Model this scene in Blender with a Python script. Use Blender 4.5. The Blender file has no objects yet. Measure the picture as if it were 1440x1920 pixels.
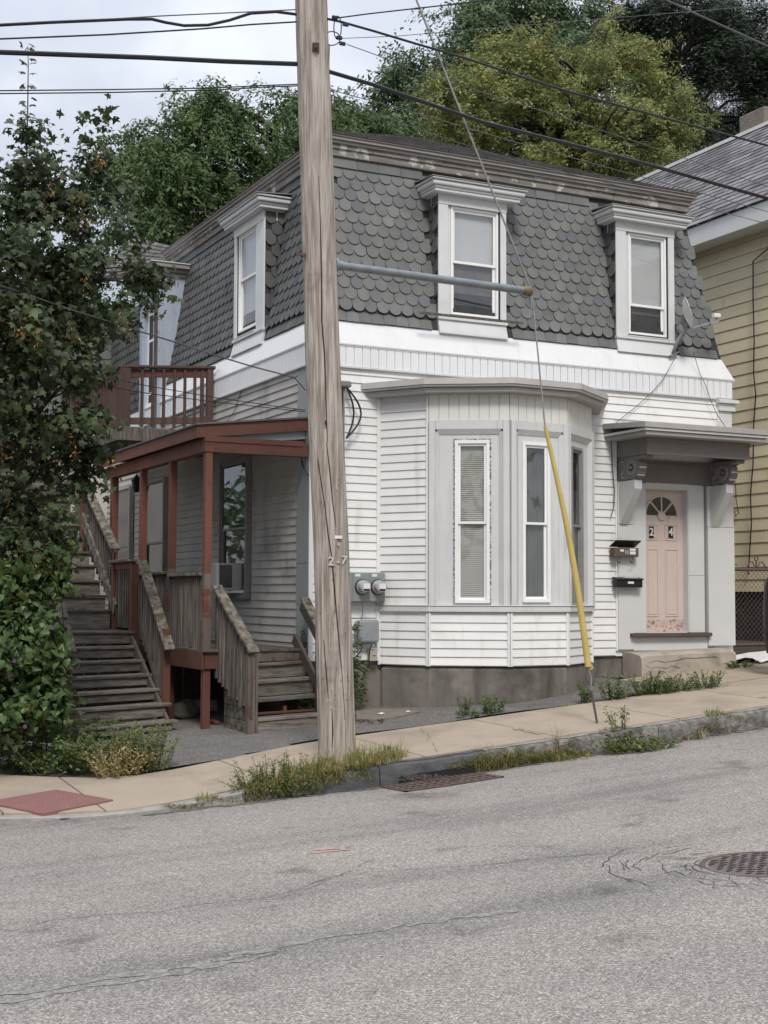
import bpy, bmesh, math, random
import numpy as np
from mathutils import Vector, Matrix, noise as mnoise
random.seed(7); RNG = np.random.default_rng(7)
S = bpy.context.scene
COL = S.collection
rad = math.radians
# ------------------------------------------------------------------ camera
# world: X along the house front (right), Y away from the street, Z up; Z = 0 is the height of the lens
FPX = 2579.558; CX, CY = 720.0, 960.0
R = np.array([[0.89471507, 0.03109048, 0.44555396],
              [-0.44662203, 0.05401011, 0.89309107],
              [0.00370222, -0.99805626, 0.06220935]])
CAM = np.array([-6.76353064, -15.59662314, 0.0])
cd = bpy.data.cameras.new('camera'); cam = bpy.data.objects.new('camera', cd); COL.objects.link(cam)
mw = Matrix(((R[0, 0], -R[0, 1], -R[0, 2], CAM[0]), (R[1, 0], -R[1, 1], -R[1, 2], CAM[1]),
             (R[2, 0], -R[2, 1], -R[2, 2], CAM[2]), (0, 0, 0, 1)))
cam.matrix_world = mw
cd.sensor_fit = 'VERTICAL'; cd.sensor_height = 24.0; cd.lens = 24.0 * FPX / 1920.0
cd.clip_start = 0.1; cd.clip_end = 3000
S.camera = cam
# ------------------------------------------------------------------ sky, sun, exposure
SUN_EL, SUN_AZ = rad(48), rad(200)      # azimuth clockwise from +Y
w = bpy.data.worlds.new('World'); S.world = w; w.use_nodes = True
nt = w.node_tree; N = nt.nodes; L = nt.links
for n_ in list(N): N.remove(n_)
out = N.new('ShaderNodeOutputWorld'); bg = N.new('ShaderNodeBackground'); L.new(bg.outputs[0], out.inputs[0])
sky = N.new('ShaderNodeTexSky'); sky.sky_type = 'NISHITA'; sky.sun_disc = False
sky.sun_elevation = SUN_EL; sky.sun_rotation = SUN_AZ
tc = N.new('ShaderNodeTexCoord'); mp = N.new('ShaderNodeMapping'); mp.inputs['Scale'].default_value = (1.0, 1.0, 1.7)
L.new(tc.outputs['Generated'], mp.inputs[0])
ns = N.new('ShaderNodeTexNoise'); ns.inputs['Scale'].default_value = 3.4; ns.inputs['Detail'].default_value = 5
ns.inputs['Roughness'].default_value = .5; ns.inputs['Distortion'].default_value = .35
L.new(mp.outputs[0], ns.inputs['Vector'])
rp = N.new('ShaderNodeValToRGB'); L.new(ns.outputs['Fac'], rp.inputs[0])
e = rp.color_ramp.elements
e[0].position = .40; e[0].color = (2.6, 2.74, 3.12, 1); e[1].position = .62; e[1].color = (3.7, 3.82, 4.2, 1)
m_ = e.new(.52); m_.color = (3.0, 3.15, 3.52, 1)
# an overcast sky grows brighter towards the zenith
sx = N.new('ShaderNodeSeparateXYZ'); L.new(tc.outputs['Generated'], sx.inputs[0])
mr = N.new('ShaderNodeMapRange'); L.new(sx.outputs['Z'], mr.inputs[0])
mr.inputs['From Min'].default_value = 0; mr.inputs['From Max'].default_value = 1
mr.inputs['To Min'].default_value = .80; mr.inputs['To Max'].default_value = 2.7
vm = N.new('ShaderNodeVectorMath'); vm.operation = 'SCALE'; L.new(rp.outputs[0], vm.inputs[0]); L.new(mr.outputs[0], vm.inputs['Scale'])
mx = N.new('ShaderNodeMixRGB'); mx.inputs[0].default_value = .9
L.new(sky.outputs[0], mx.inputs[1]); L.new(vm.outputs[0], mx.inputs[2])
L.new(mx.outputs[0], bg.inputs['Color']); bg.inputs['Strength'].default_value = .1
sd = bpy.data.lights.new('sun', 'SUN'); sd.energy = 1.5; sd.angle = rad(14); sd.color = (1, .95, .88)
so = bpy.data.objects.new('sun', sd); COL.objects.link(so)
sdir = Vector((math.sin(SUN_AZ) * math.cos(SUN_EL), math.cos(SUN_AZ) * math.cos(SUN_EL), math.sin(SUN_EL)))
so.rotation_euler = sdir.to_track_quat('Z', 'Y').to_euler(); so.location = (-10, -20, 25)
S.view_settings.view_transform = 'Standard'; S.view_settings.look = 'None'
S.view_settings.exposure = 0.86; S.view_settings.gamma = 1; S.view_settings.use_curve_mapping = False
try:
    S.cycles.max_bounces = 6; S.cycles.transparent_max_bounces = 12; S.cycles.use_denoising = True
except Exception: pass
# ------------------------------------------------------------------ measuring helpers
def ray(x, y): return R @ np.array([x - CX, y - CY, FPX])
def onY(x, y, Y=0.):
    d = ray(x, y); t = (Y - CAM[1]) / d[1]; return CAM + d * t
def onX(x, y, X=0.):
    d = ray(x, y); t = (X - CAM[0]) / d[0]; return CAM + d * t
def onG(x, y, zf, t0=1.0):
    d = ray(x, y); lo, hi = 3.0 / FPX, 90.0 / FPX
    for _ in range(60):
        m = (lo + hi) / 2; p = CAM + d * m
        if p[2] > zf(p[0], p[1]): lo = m
        else: hi = m
    return CAM + d * lo
def proj(p):
    c = R.T @ (np.array(p, float) - CAM); return CX + FPX * c[0] / c[2], CY + FPX * c[1] / c[2], c[2]
# ------------------------------------------------------------------ ground heights
def gut(X):
    if X > 14: return gut(14) + .03 * (1 - math.exp(-(X - 14) / 20)) * 20
    if X > -.7: return -1.722 + .083 * X
    if X > -8: return -1.78 + .045 * (X + .7)
    return gut(-7.99)
def road_z(X, Y):
    d = max(0.0, -3.8 - Y); d = min(d, 9)
    return gut(X) + .04 * d - .0022 * d * d
def sstep(a, b, x):
    t = min(1, max(0, (x - a) / (b - a))); return t * t * (3 - 2 * t)
def kerb_top(X): return gut(X) + .02 + .176 * sstep(-3.4, -.9, X)
def back_z(X):
    if X > 14: return kerb_top(X) + .06
    return -1.49 + .085 * max(X, -4.2)
def side_z(X, Y):
    t = (Y + 3.8) / 1.95
    if t < 1: return kerb_top(X) + (back_z(X) - kerb_top(X)) * max(t, 0)
    return back_z(X) + .018 * min(Y + 1.85, 2.0)
# ------------------------------------------------------------------ objects
WM = {}
def link(name, data, parent=None, world=None):
    o = bpy.data.objects.new(name, data); COL.objects.link(o)
    world = world or Matrix.Identity(4)
    if parent is not None:
        o.parent = parent; o.matrix_parent_inverse = Matrix.Identity(4)
        o.matrix_basis = WM[parent.name].inverted() @ world
    else: o.matrix_basis = world
    WM[o.name] = world
    return o
def tag(o, label=None, cat=None, group=None, kind=None):
    if label: o['label'] = label
    if cat: o['category'] = cat
    if group: o['group'] = group
    if kind: o['kind'] = kind
    return o
def thing(name, loc, label, cat, group=None):
    o = link(name, None, None, Matrix.Translation(Vector([float(a) for a in loc]))); o.empty_display_size = .2
    return tag(o, label, cat, group)
class MB:
    def __init__(s): s.v = []; s.f = []; s.smooth = False
    def add(s, vs, fs):
        b = len(s.v); s.v += [tuple(float(c) for c in p) for p in vs]; s.f += [tuple(b + i for i in q) for q in fs]; return s
    def hexa(s, p):   # 8 pts: bottom 0-3 (ccw from outside-below), top 4-7
        c = sum((Vector(q) for q in p), Vector()) / 8
        fs = [(0, 3, 2, 1), (4, 5, 6, 7), (0, 1, 5, 4), (1, 2, 6, 5), (2, 3, 7, 6), (3, 0, 4, 7)]
        out_ = []
        for f in fs:
            a, b_, d = Vector(p[f[0]]), Vector(p[f[1]]), Vector(p[f[2]])
            n = (b_ - a).cross(d - a); m = sum((Vector(p[i]) for i in f), Vector()) / 4
            out_.append(f if n.dot(m - c) >= 0 else f[::-1])
        return s.add(p, out_)
    def box(s, x0, x1, y0, y1, z0, z1):
        return s.hexa([(x0, y0, z0), (x1, y0, z0), (x1, y1, z0), (x0, y1, z0), (x0, y0, z1), (x1, y0, z1), (x1, y1, z1), (x0, y1, z1)])
    def fbox(s, fr, u0, u1, v0, v1, w0, w1):
        return s.hexa([fr(u, v, w_) for v in (v0, v1) for u, w_ in ((u0, w0), (u1, w0), (u1, w1), (u0, w1))])
    def beam(s, a, b, wid, hei, up=(0, 0, 1), roll=0):   # rectangular bar between two points
        a = Vector([float(q) for q in a]); b = Vector([float(q) for q in b]); d = (b - a).normalized(); up = Vector(up)
        x = d.cross(up).normalized() if abs(d.dot(up)) < .999 else Vector((1, 0, 0)); y = x.cross(d)
        if roll: q = Matrix.Rotation(roll, 3, d); x = q @ x; y = q @ y
        P = []
        for c in (a, b): P += [c - x * wid / 2 - y * hei / 2, c + x * wid / 2 - y * hei / 2, c + x * wid / 2 + y * hei / 2, c - x * wid / 2 + y * hei / 2]
        return s.hexa(P)
    def prism(s, poly, fr, w0, w1):  # poly list of (u,v) extruded along w
        n = len(poly); V = [fr(u, v, w0) for u, v in poly] + [fr(u, v, w1) for u, v in poly]
        F = [tuple(range(n))[::-1], tuple(range(n, 2 * n))] + [(i, (i + 1) % n, n + (i + 1) % n, n + i) for i in range(n)]
        ar = sum(poly[i][0] * poly[(i + 1) % n][1] - poly[(i + 1) % n][0] * poly[i][1] for i in range(n))
        e1 = Vector(fr(1, 0, 0)) - Vector(fr(0, 0, 0)); e2 = Vector(fr(0, 1, 0)) - Vector(fr(0, 0, 0)); e3 = Vector(fr(0, 0, 1)) - Vector(fr(0, 0, 0))
        if e1.cross(e2).dot(e3) * ar * (w1 - w0) < 0: F = [f[::-1] for f in F]
        return s.add(V, F)
    def tube(s, pts, r, n=8, cap=True):
        pts = [Vector([float(q) for q in p]) for p in pts]; rs = r if isinstance(r, (list, tuple)) else [r] * len(pts)
        V = []; prev = None
        for i, p in enumerate(pts):
            d = (pts[min(i + 1, len(pts) - 1)] - pts[max(i - 1, 0)]).normalized()
            if prev is None: x = d.orthogonal().normalized()
            else: x = (prev - d * prev.dot(d)).normalized()
            prev = x; y = d.cross(x)
            V += [p + (x * math.cos(2 * math.pi * k / n) + y * math.sin(2 * math.pi * k / n)) * rs[i] for k in range(n)]
        F = [(i * n + k, i * n + (k + 1) % n, (i + 1) * n + (k + 1) % n, (i + 1) * n + k) for i in range(len(pts) - 1) for k in range(n)]
        if cap: F += [tuple(range(n))[::-1], tuple(range((len(pts) - 1) * n, len(pts) * n))]
        return s.add(V, F)
    def lathe(s, base, axis, prof, n=20):  # prof: (radius, distance along axis)
        base = Vector([float(q) for q in base]); ax = Vector(axis).normalized(); x = ax.orthogonal().normalized(); y = ax.cross(x); V = []
        for r_, h in prof: V += [base + ax * h + (x * math.cos(2 * math.pi * k / n) + y * math.sin(2 * math.pi * k / n)) * r_ for k in range(n)]
        F = [(i * n + k, i * n + (k + 1) % n, (i + 1) * n + (k + 1) % n, (i + 1) * n + k) for i in range(len(prof) - 1) for k in range(n)]
        F += [tuple(range(n))[::-1], tuple(range((len(prof) - 1) * n, len(prof) * n))]
        return s.add(V, F)
    def mesh(s, name, mat, smooth=False):
        me = bpy.data.meshes.new(name); me.from_pydata(s.v, [], s.f); me.materials.append(mat)
        if smooth: me.polygons.foreach_set('use_smooth', [True] * len(me.polygons))
        me.update(); return me
    def build(s, name, mat, parent=None, smooth=False, bevel=0, kind=None, label=None):
        o = link(name, s.mesh(name, mat, smooth), parent)
        if bevel:
            b = o.modifiers.new('bevel', 'BEVEL'); b.width = bevel; b.segments = 2; b.limit_method = 'ANGLE'; b.angle_limit = rad(40)
        if kind: o['kind'] = kind
        if label: o['label'] = label
        return o
def frame(o, u, n):
    o = Vector(o); u = Vector(u).normalized(); n = Vector(n).normalized()
    def fr(a, b, c): p = o + u * float(a) + n * float(c); return (p.x, p.y, p.z + float(b))
    return fr
FRONT = frame((0, 0, 0), (1, 0, 0), (0, -1, 0))
SIDE = frame((0, 0, 0), (0, 1, 0), (-1, 0, 0))
def place(mesh, name, parent, mat4):
    return link(name, mesh, parent, mat4)
def pieces(name, mesh, mats, parent, limit=300, keep=None, material=None):
    """many alike pieces: those showing largest as objects, the rest joined as one 'stuff' part"""
    sc = []
    for i, m in enumerate(mats):
        p = proj(m.translation); vis = -40 < p[0] < 1480 and -40 < p[1] < 1960
        if keep is not None: vis = vis and keep(m.translation)
        sc.append(((0 if vis else 1), p[2], i))
    sc.sort(); first = [i for _, _, i in sc[:limit]]; rest = [i for _, _, i in sc[limit:]]
    for i in first: place(mesh, name, parent, mats[i])
    if rest:
        nv = len(mesh.vertices); co = np.empty(nv * 3); mesh.vertices.foreach_get('co', co); co = co.reshape(-1, 3)
        fs = [tuple(p.vertices) for p in mesh.polygons]; V = []; F = []
        for k, i in enumerate(rest):
            M = np.array(mats[i]); V.append(co @ M[:3, :3].T + M[:3, 3]); F += [tuple(k * nv + a for a in f) for f in fs]
        me = bpy.data.meshes.new(name + 's_rest'); me.from_pydata(np.vstack(V).tolist(), [], F); me.materials.append(material or mesh.materials[0])
        o = link(name + '_field', me, parent); o['kind'] = 'stuff'
# ------------------------------------------------------------------ materials
def mat(name, c1, c2=None, scale=6, rough=.8, bump=0, bscale=60, stretch=(1, 1, 1), spec=.35, metal=0, dirt=None, rnd=0, detail=4, streak=None, alpha=None, contrast=.25, bdist=.01, huernd=None, coat=0, trans=0, damp=None):
    m = bpy.data.materials.new(name); m.use_nodes = True; t = m.node_tree; n = t.nodes; l = t.links
    b = n['Principled BSDF']; b.inputs['Roughness'].default_value = rough; b.inputs['Metallic'].default_value = metal
    b.inputs['Specular IOR Level'].default_value = spec
    geo = n.new('ShaderNodeNewGeometry')
    mp_ = n.new('ShaderNodeMapping'); mp_.inputs['Scale'].default_value = stretch; l.new(geo.outputs['Position'], mp_.inputs[0])
    def nz(sc, det=detail, vec=None, ro=.6):
        q = n.new('ShaderNodeTexNoise'); q.inputs['Scale'].default_value = sc; q.inputs['Detail'].default_value = det; q.inputs['Roughness'].default_value = ro
        l.new((vec or mp_.outputs[0]), q.inputs['Vector']); return q.outputs['Fac']
    def mrange(src, a, b_, c=0, d=1):
        q = n.new('ShaderNodeMapRange'); l.new(src, q.inputs[0]); q.inputs[1].default_value = a; q.inputs[2].default_value = b_; q.inputs[3].default_value = c; q.inputs[4].default_value = d; return q.outputs[0]
    def mix(f, a, b_, mode='MIX'):
        q = n.new('ShaderNodeMixRGB'); q.blend_type = mode
        for i_, v in ((0, f), (1, a), (2, b_)):
            if isinstance(v, (int, float)): q.inputs[i_].default_value = v if i_ == 0 else (v, v, v, 1)
            elif isinstance(v, tuple): q.inputs[i_].default_value = (*v, 1)
            else: l.new(v, q.inputs[i_])
        return q.outputs[0]
    c2 = c2 or tuple(x * .8 for x in c1)
    col = mix(mrange(nz(scale), .5 - contrast, .5 + contrast), c1, c2)
    if rnd or huernd:
        oi = n.new('ShaderNodeObjectInfo'); ad = n.new('ShaderNodeMath'); ad.operation = 'ADD'; l.new(oi.outputs['Random'], ad.inputs[0]); l.new(geo.outputs['Random Per Island'], ad.inputs[1])
        frn = n.new('ShaderNodeMath'); frn.operation = 'FRACT'; l.new(ad.outputs[0], frn.inputs[0])
        if rnd:
            col = mix(1.0, col, mrange(frn.outputs[0], 0, 1, 1 - rnd, 1 + rnd), 'MULTIPLY')
        if huernd:
            wn = n.new('ShaderNodeTexWhiteNoise'); wn.noise_dimensions = '1D'; l.new(frn.outputs[0], wn.inputs['W'])
            col = mix(mrange(wn.outputs['Value'], huernd[1], 1, 0, huernd[2]), col, huernd[0])
    geoP = geo.outputs['Position']
    if streak:   # (colour, scale, lo, hi): run-off that follows the vertical
        m2 = n.new('ShaderNodeMapping'); m2.inputs['Scale'].default_value = (1, 1, .12); l.new(geoP, m2.inputs[0])
        col = mix(mrange(nz(streak[1], 5, m2.outputs[0]), streak[2], streak[3]), col, streak[0])
    if dirt:
        for dd in (dirt if isinstance(dirt, list) else [dirt]):
            col = mix(mrange(nz(dd[1], 6, geoP, .65), dd[2], dd[3], 0, dd[4] if len(dd) > 4 else 1), col, dd[0])
    l.new(col, b.inputs['Base Color'])
    if bump:
        bp = n.new('ShaderNodeBump'); bp.inputs['Strength'].default_value = bump; bp.inputs['Distance'].default_value = bdist
        l.new(nz(bscale, 5), bp.inputs['Height']); l.new(bp.outputs[0], b.inputs['Normal'])
    if trans:
        b.inputs['Transmission Weight'].default_value = 0
        tr = n.new('ShaderNodeBsdfTranslucent'); l.new(col, tr.inputs[0]); ms = n.new('ShaderNodeMixShader'); ms.inputs[0].default_value = trans
        l.new(b.outputs[0], ms.inputs[1]); l.new(tr.outputs[0], ms.inputs[2]); l.new(ms.outputs[0], n['Material Output'].inputs[0])
    return m
def glass_mat(name, tint=(.6, .65, .65), clear=.86):
    m = bpy.data.materials.new(name); m.use_nodes = True; t = m.node_tree; n = t.nodes; l = t.links
    n.remove(n['Principled BSDF'])
    tr = n.new('ShaderNodeBsdfTransparent'); tr.inputs[0].default_value = (clear, clear, clear, 1)
    gl = n.new('ShaderNodeBsdfGlossy'); gl.inputs['Roughness'].default_value = .02; gl.inputs[0].default_value = (.9, .92, .95, 1)
    lw = n.new('ShaderNodeLayerWeight'); lw.inputs['Blend'].default_value = .5      # Schlick reflectance, the same from either side
    pw = n.new('ShaderNodeMath'); pw.operation = 'POWER'; l.new(lw.outputs['Facing'], pw.inputs[0]); pw.inputs[1].default_value = 4
    ma = n.new('ShaderNodeMath'); ma.operation = 'MULTIPLY_ADD'; l.new(pw.outputs[0], ma.inputs[0]); ma.inputs[1].default_value = .8; ma.inputs[2].default_value = .13
    ms = n.new('ShaderNodeMixShader'); l.new(ma.outputs[0], ms.inputs[0]); l.new(tr.outputs[0], ms.inputs[1]); l.new(gl.outputs[0], ms.inputs[2])
    l.new(ms.outputs[0], n['Material Output'].inputs[0]); return m
M = {}
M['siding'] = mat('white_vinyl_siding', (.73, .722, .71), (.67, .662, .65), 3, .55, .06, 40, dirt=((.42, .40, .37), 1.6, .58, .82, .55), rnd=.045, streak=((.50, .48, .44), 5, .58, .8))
M['siding_side'] = mat('shaded_grimy_vinyl_siding', (.46, .44, .41), (.36, .34, .315), 2.2, .6, .06, 40, dirt=[((.2, .185, .17), 1.1, .54, .72, .75), ((.10, .095, .09), 3.5, .62, .8, .7)], rnd=.05)  # same vinyl as the front; porch shade darkens the base colour, grime on top
M['trim'] = mat('white_trim', (.60, .61, .605), (.54, .552, .55), 4, .5, .04, 30, dirt=((.33, .32, .30), 3, .62, .85, .6))
M['flash'] = mat('white_flashing', (.68, .685, .68), (.62, .63, .63), 2, .42, .08, 5, dirt=((.55, .50, .43), 2.5, .6, .82, .5), streak=((.60, .58, .54), 6, .56, .78))
M['baygrey'] = mat('pale_grey_capping', (.57, .572, .562), (.52, .523, .515), 3, .5, .03, 20, streak=((.42, .42, .41), 9, .56, .8))
M['winwhite'] = mat('white_sash', (.78, .78, .77), (.72, .72, .71), 5, .45)
M['wingrey'] = mat('grey_storm_frame', (.26, .25, .24), (.2, .195, .19), 8, .5)
M['bead'] = mat('beadboard_vinyl', (.72, .725, .73), (.66, .665, .67), 3, .5, dirt=((.5, .46, .4), 4, .64, .85, .5))
M['bead2'] = mat('cream_beadboard', (.66, .65, .61), (.6, .585, .55), 3, .5)
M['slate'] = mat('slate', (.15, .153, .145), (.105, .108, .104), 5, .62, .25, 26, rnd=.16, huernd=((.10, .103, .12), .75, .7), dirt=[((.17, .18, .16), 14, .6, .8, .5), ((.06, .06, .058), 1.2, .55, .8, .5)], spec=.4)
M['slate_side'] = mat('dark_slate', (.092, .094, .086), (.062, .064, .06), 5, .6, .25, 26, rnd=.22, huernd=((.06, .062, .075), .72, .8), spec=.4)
M['slateback'] = mat('slate_underlay', (.045, .045, .045), (.03, .03, .03), 8, .9)
M['shingle'] = mat('asphalt_shingle', (.135, .128, .124), (.08, .075, .073), 4, .95, .5, 120, rnd=.25, stretch=(1, 1, 1))
M['shingle_n'] = mat('grey_shingle', (.20, .19, .20), (.13, .125, .13), 4, .95, .5, 120, rnd=.45)
M['oldwood'] = mat('peeling_frieze', (.15, .13, .115), (.24, .225, .205), 5, .85, .4, 40, stretch=(.35, .35, 3), dirt=[((.45, .44, .42), 6, .56, .6, .9), ((.09, .06, .05), 9, .6, .7, .8)], contrast=.12)
M['gutter'] = mat('grey_gutter', (.22, .20, .19), (.30, .28, .26), 5, .7, .2, 30, stretch=(.3, .3, 3))
M['canopygrey'] = mat('grey_paint', (.205, .188, .18), (.17, .155, .148), 7, .6, .12, 50, dirt=((.30, .27, .26), 14, .64, .7, .6))
M['canopylight'] = mat('worn_grey_paint', (.30, .28, .27), (.22, .205, .195), 9, .6, .1, 50)
M['gutterdirt'] = mat('gutter_dirt', (.085, .075, .06), (.15, .135, .115), 18, .95, .5, 60, contrast=.12)
M['roofedge'] = mat('dull_metal_edge', (.40, .38, .36), (.33, .315, .30), 5, .5, .05, 30)
M['surround'] = mat('pale_panel', (.575, .58, .57), (.53, .535, .525), 2.2, .5, .05, 12, dirt=((.48, .46, .40), 3, .62, .85, .4))
M['cornerboard'] = mat('grey_green_board', (.30, .32, .315), (.27, .29, .285), 3, .5, .03, 20, streak=((.22, .225, .21), 10, .6, .8))
M['pink'] = mat('peeling_pink_paint', (.56, .465, .42), (.51, .42, .38), 5, .6, .15, 40, stretch=(2.4, 2.4, .5), dirt=[((.30, .22, .18), 16, .655, .69, .8)])
M['pinkold'] = mat('flaking_pink_paint', (.52, .41, .36), (.45, .345, .30), 5, .65, .3, 40, dirt=[((.17, .11, .085), 22, .54, .58, .9), ((.62, .5, .45), 12, .62, .68, .7)])
M['darksill'] = mat('dark_sill_wood', (.07, .05, .043), (.11, .085, .075), 7, .7, .3, 50, stretch=(.4, 2, 2))
M['concrete'] = mat('foundation_concrete', (.21, .19, .165), (.12, .108, .095), 2.6, .9, .35, 45, dirt=[((.055, .046, .04), 1.1, .48, .66, .85), ((.27, .25, .22), 4, .58, .75, .6)], streak=((.065, .055, .047), 2.6, .5, .68))
M['stepconc'] = mat('cracked_step_concrete', (.42, .375, .32), (.30, .265, .225), 4, .9, .6, 40, dirt=[((.16, .135, .11), 2.6, .52, .72, .8), ((.38, .27, .2), 5, .66, .78, .5)])
M['walk'] = mat('sidewalk_concrete', (.37, .305, .235), (.32, .265, .205), 2, .92, .5, 130, dirt=[((.235, .20, .16), 1.0, .48, .70, .75), ((.17, .145, .12), 3.3, .62, .74, .6), ((.20, .17, .14), 70, .58, .68, .7), ((.5, .44, .37), 60, .62, .7, .6)])
M['kerb'] = mat('granite_kerb', (.26, .24, .215), (.10, .095, .09), 11, .9, 1.0, 26, dirt=[((.06, .057, .052), 3.4, .48, .62, .9)], bdist=.03, contrast=.15)
M['kerbdark'] = mat('dark_inlet_stone', (.10, .10, .10), (.06, .06, .063), 6, .85, .6, 20, bdist=.02)
M['kerbtop'] = mat('granite_kerb_top', (.36, .34, .31), (.22, .21, .20), 9, .9, .8, 30, bdist=.02)
M['redwood'] = mat('red_stained_wood', (.155, .058, .036), (.09, .04, .029), 3, .75, .35, 30, stretch=(1.2, 1.2, .25), dirt=((.055, .028, .022), 3.5, .54, .75, .7), rnd=.12)
M['redbeam'] = mat('red_stained_beam', (.125, .05, .034), (.08, .036, .027), 3, .75, .35, 30, stretch=(.4, .4, 3), dirt=((.055, .028, .022), 3.5, .54, .75, .7), rnd=.12)
M['redpeel'] = mat('red_stain_worn_off', (.15, .125, .105), (.085, .068, .058), 4, .85, .6, 40, stretch=(4, 4, .35), dirt=((.125, .04, .026), 3.5, .52, .56, .95), rnd=.12)
M['greywood'] = mat('weathered_grey_wood', (.155, .135, .115), (.055, .045, .038), 6, .88, .7, 40, stretch=(5, 5, .5), rnd=.25, contrast=.16)
M['railwood'] = mat('mossy_rail_board', (.21, .185, .145), (.075, .068, .055), 7, .9, .8, 30, stretch=(1.4, 1.4, 1.4), dirt=((.045, .04, .032), 14, .52, .6, .9), rnd=.15, contrast=.14, bdist=.012)
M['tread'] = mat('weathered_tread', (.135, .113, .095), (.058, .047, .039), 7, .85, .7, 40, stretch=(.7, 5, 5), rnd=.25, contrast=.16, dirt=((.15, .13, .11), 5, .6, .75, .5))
M['treadlit'] = mat('lit_tread_wood', (.21, .185, .16), (.088, .074, .062), 7, .85, .7, 40, stretch=(.7, 5, 5), rnd=.2, contrast=.16)  # lighter copy of the tread wood; light on risers and front planks painted in
M['balcwood'] = mat('brown_balcony_wood', (.095, .05, .04), (.06, .04, .035), 4, .8, .4, 40, stretch=(4, 4, .4), rnd=.2)
M['pole'] = mat('weathered_pole', (.48, .435, .385), (.235, .195, .16), 9, .9, 1.0, 20, stretch=(3.2, 3.2, .16), contrast=.14, bdist=.02, dirt=[((.12, .08, .058), 2.1, .60, .74, .6), ((.48, .42, .37), 3.2, .58, .76, .5)])
M['poledark'] = mat('pole_check', (.03, .022, .017), (.02, .015, .012), 9, .95)
M['galv'] = mat('galvanised_pipe', (.26, .28, .295), (.18, .195, .21), 8, .42, .1, 30, metal=.55, dirt=((.10, .10, .10), 6, .6, .8, .6))
M['darkglass'] = mat('dark_glass', (.015, .016, .018), (.03, .031, .033), 3, .06, spec=.6)
M['brass'] = mat('old_brass', (.25, .2, .12), (.15, .12, .07), 20, .5, metal=.7)
M['cable'] = mat('black_cable', (.012, .012, .014), (.02, .02, .022), 8, .45)
M['wire'] = mat('grey_wire', (.11, .11, .115), (.07, .07, .075), 8, .5)
M['guywire'] = mat('steel_strand', (.34, .33, .31), (.24, .23, .22), 30, .45, metal=.4)
M['yellow'] = mat('yellow_plastic_guard', (.52, .41, .14), (.45, .35, .12), 5, .45, dirt=((.3, .24, .1), 8, .62, .8, .5))
M['rod'] = mat('rusty_rod', (.07, .06, .055), (.12, .11, .10), 20, .6, metal=.4)
M['rust'] = mat('rusty_iron', (.13, .085, .072), (.08, .06, .055), 18, .8, .5, 60, dirt=((.2, .14, .10), 12, .58, .7, .6))
M['manhole'] = mat('worn_iron_lid', (.145, .12, .115), (.10, .085, .08), 10, .6, .3, 40, dirt=((.22, .17, .13), 9, .58, .7, .8))
M['metergrey'] = mat('meter_enclosure_grey', (.235, .26, .245), (.21, .235, .22), 6, .45, dirt=((.16, .165, .15), 5, .6, .8, .5))
M['boxgrey'] = mat('grey_plastic_box', (.25, .265, .275), (.23, .245, .255), 5, .5)
M['acgrey'] = mat('faded_metal_casing', (.62, .60, .56), (.52, .50, .47), 9, .5)
M['beige'] = mat('beige_metal_box', (.36, .34, .27), (.32, .30, .24), 6, .5)
M['black'] = mat('black_paint', (.012, .012, .013), (.02, .02, .02), 8, .35)
M['blackrub'] = mat('black_rubber', (.018, .018, .018), (.03, .03, .03), 8, .5)
M['dullmetal'] = mat('dull_aluminium', (.50, .50, .49), (.38, .38, .37), 20, .45)
M['label'] = mat('white_label', (.7, .7, .68), (.62, .62, .6), 8, .5)
M['steelring'] = mat('steel_ring', (.45, .46, .47), (.35, .36, .37), 8, .3, metal=.6)
M['meterface'] = mat('meter_face', (.42, .43, .43), (.3, .31, .31), 30, .25)
M['yellowsiding'] = mat('yellow_shingle_siding', (.64, .57, .40), (.59, .52, .36), 3, .75, .15, 60, stretch=(1, 1, 4), dirt=((.34, .28, .16), 1.5, .58, .8, .5), rnd=.05)
M['yellowgap'] = mat('siding_joint', (.22, .18, .11), (.18, .15, .09), 8, .9)
M['nfascia'] = mat('white_fascia', (.66, .67, .66), (.60, .61, .6), 2, .5, dirt=((.48, .47, .42), 2, .6, .8, .5))
M['nfound'] = mat('dark_rubble_foundation', (.045, .04, .042), (.022, .02, .022), 9, .95, .9, 14, bdist=.05)
M['brick'] = mat('chimney_brick', (.25, .17, .13), (.33, .28, .24), 14, .9, .5, 40)
M['interior'] = mat('dark_interior', (.012, .012, .013), (.02, .02, .021), 2, .9)
M['blind'] = mat('window_blind', (.50, .49, .44), (.44, .43, .385), 3, .6)
M['curtain'] = mat('pale_roller_shade', (.60, .62, .62), (.53, .55, .55), 2, .8)
M['curtain2'] = mat('dim_curtain', (.17, .185, .165), (.09, .10, .092), 3, .8, stretch=(3, 3, .8))
M['curtaindark'] = mat('dark_curtain', (.06, .06, .06), (.03, .031, .032), 3, .8, stretch=(5, 5, .5))
M['screen'] = mat('dusty_insect_screen', (.20, .19, .18), (.10, .096, .092), 3, .8, dirt=((.25, .24, .235), 4, .58, .75, .6))
M['screendark'] = mat('dark_screen', (.028, .029, .031), (.04, .04, .042), 3, .7)
M['glass'] = glass_mat('window_glass')
M['bluepaint'] = mat('pale_blue_paint', (.36, .40, .47), (.28, .31, .37), 5, .6, .2, 30, stretch=(3, 3, .6), dirt=((.16, .16, .18), 8, .6, .7, .6))
M['plastic'] = mat('white_sheeting', (.75, .74, .72), (.6, .59, .57), 6, .45, .4, 9, bdist=.05)
M['leaf_maple'] = mat('maple_leaf', (.066, .092, .034), (.036, .054, .024), 2.5, .55, rnd=.45, huernd=((.075, .095, .03), .78, .8), trans=.25, spec=.4)
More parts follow.
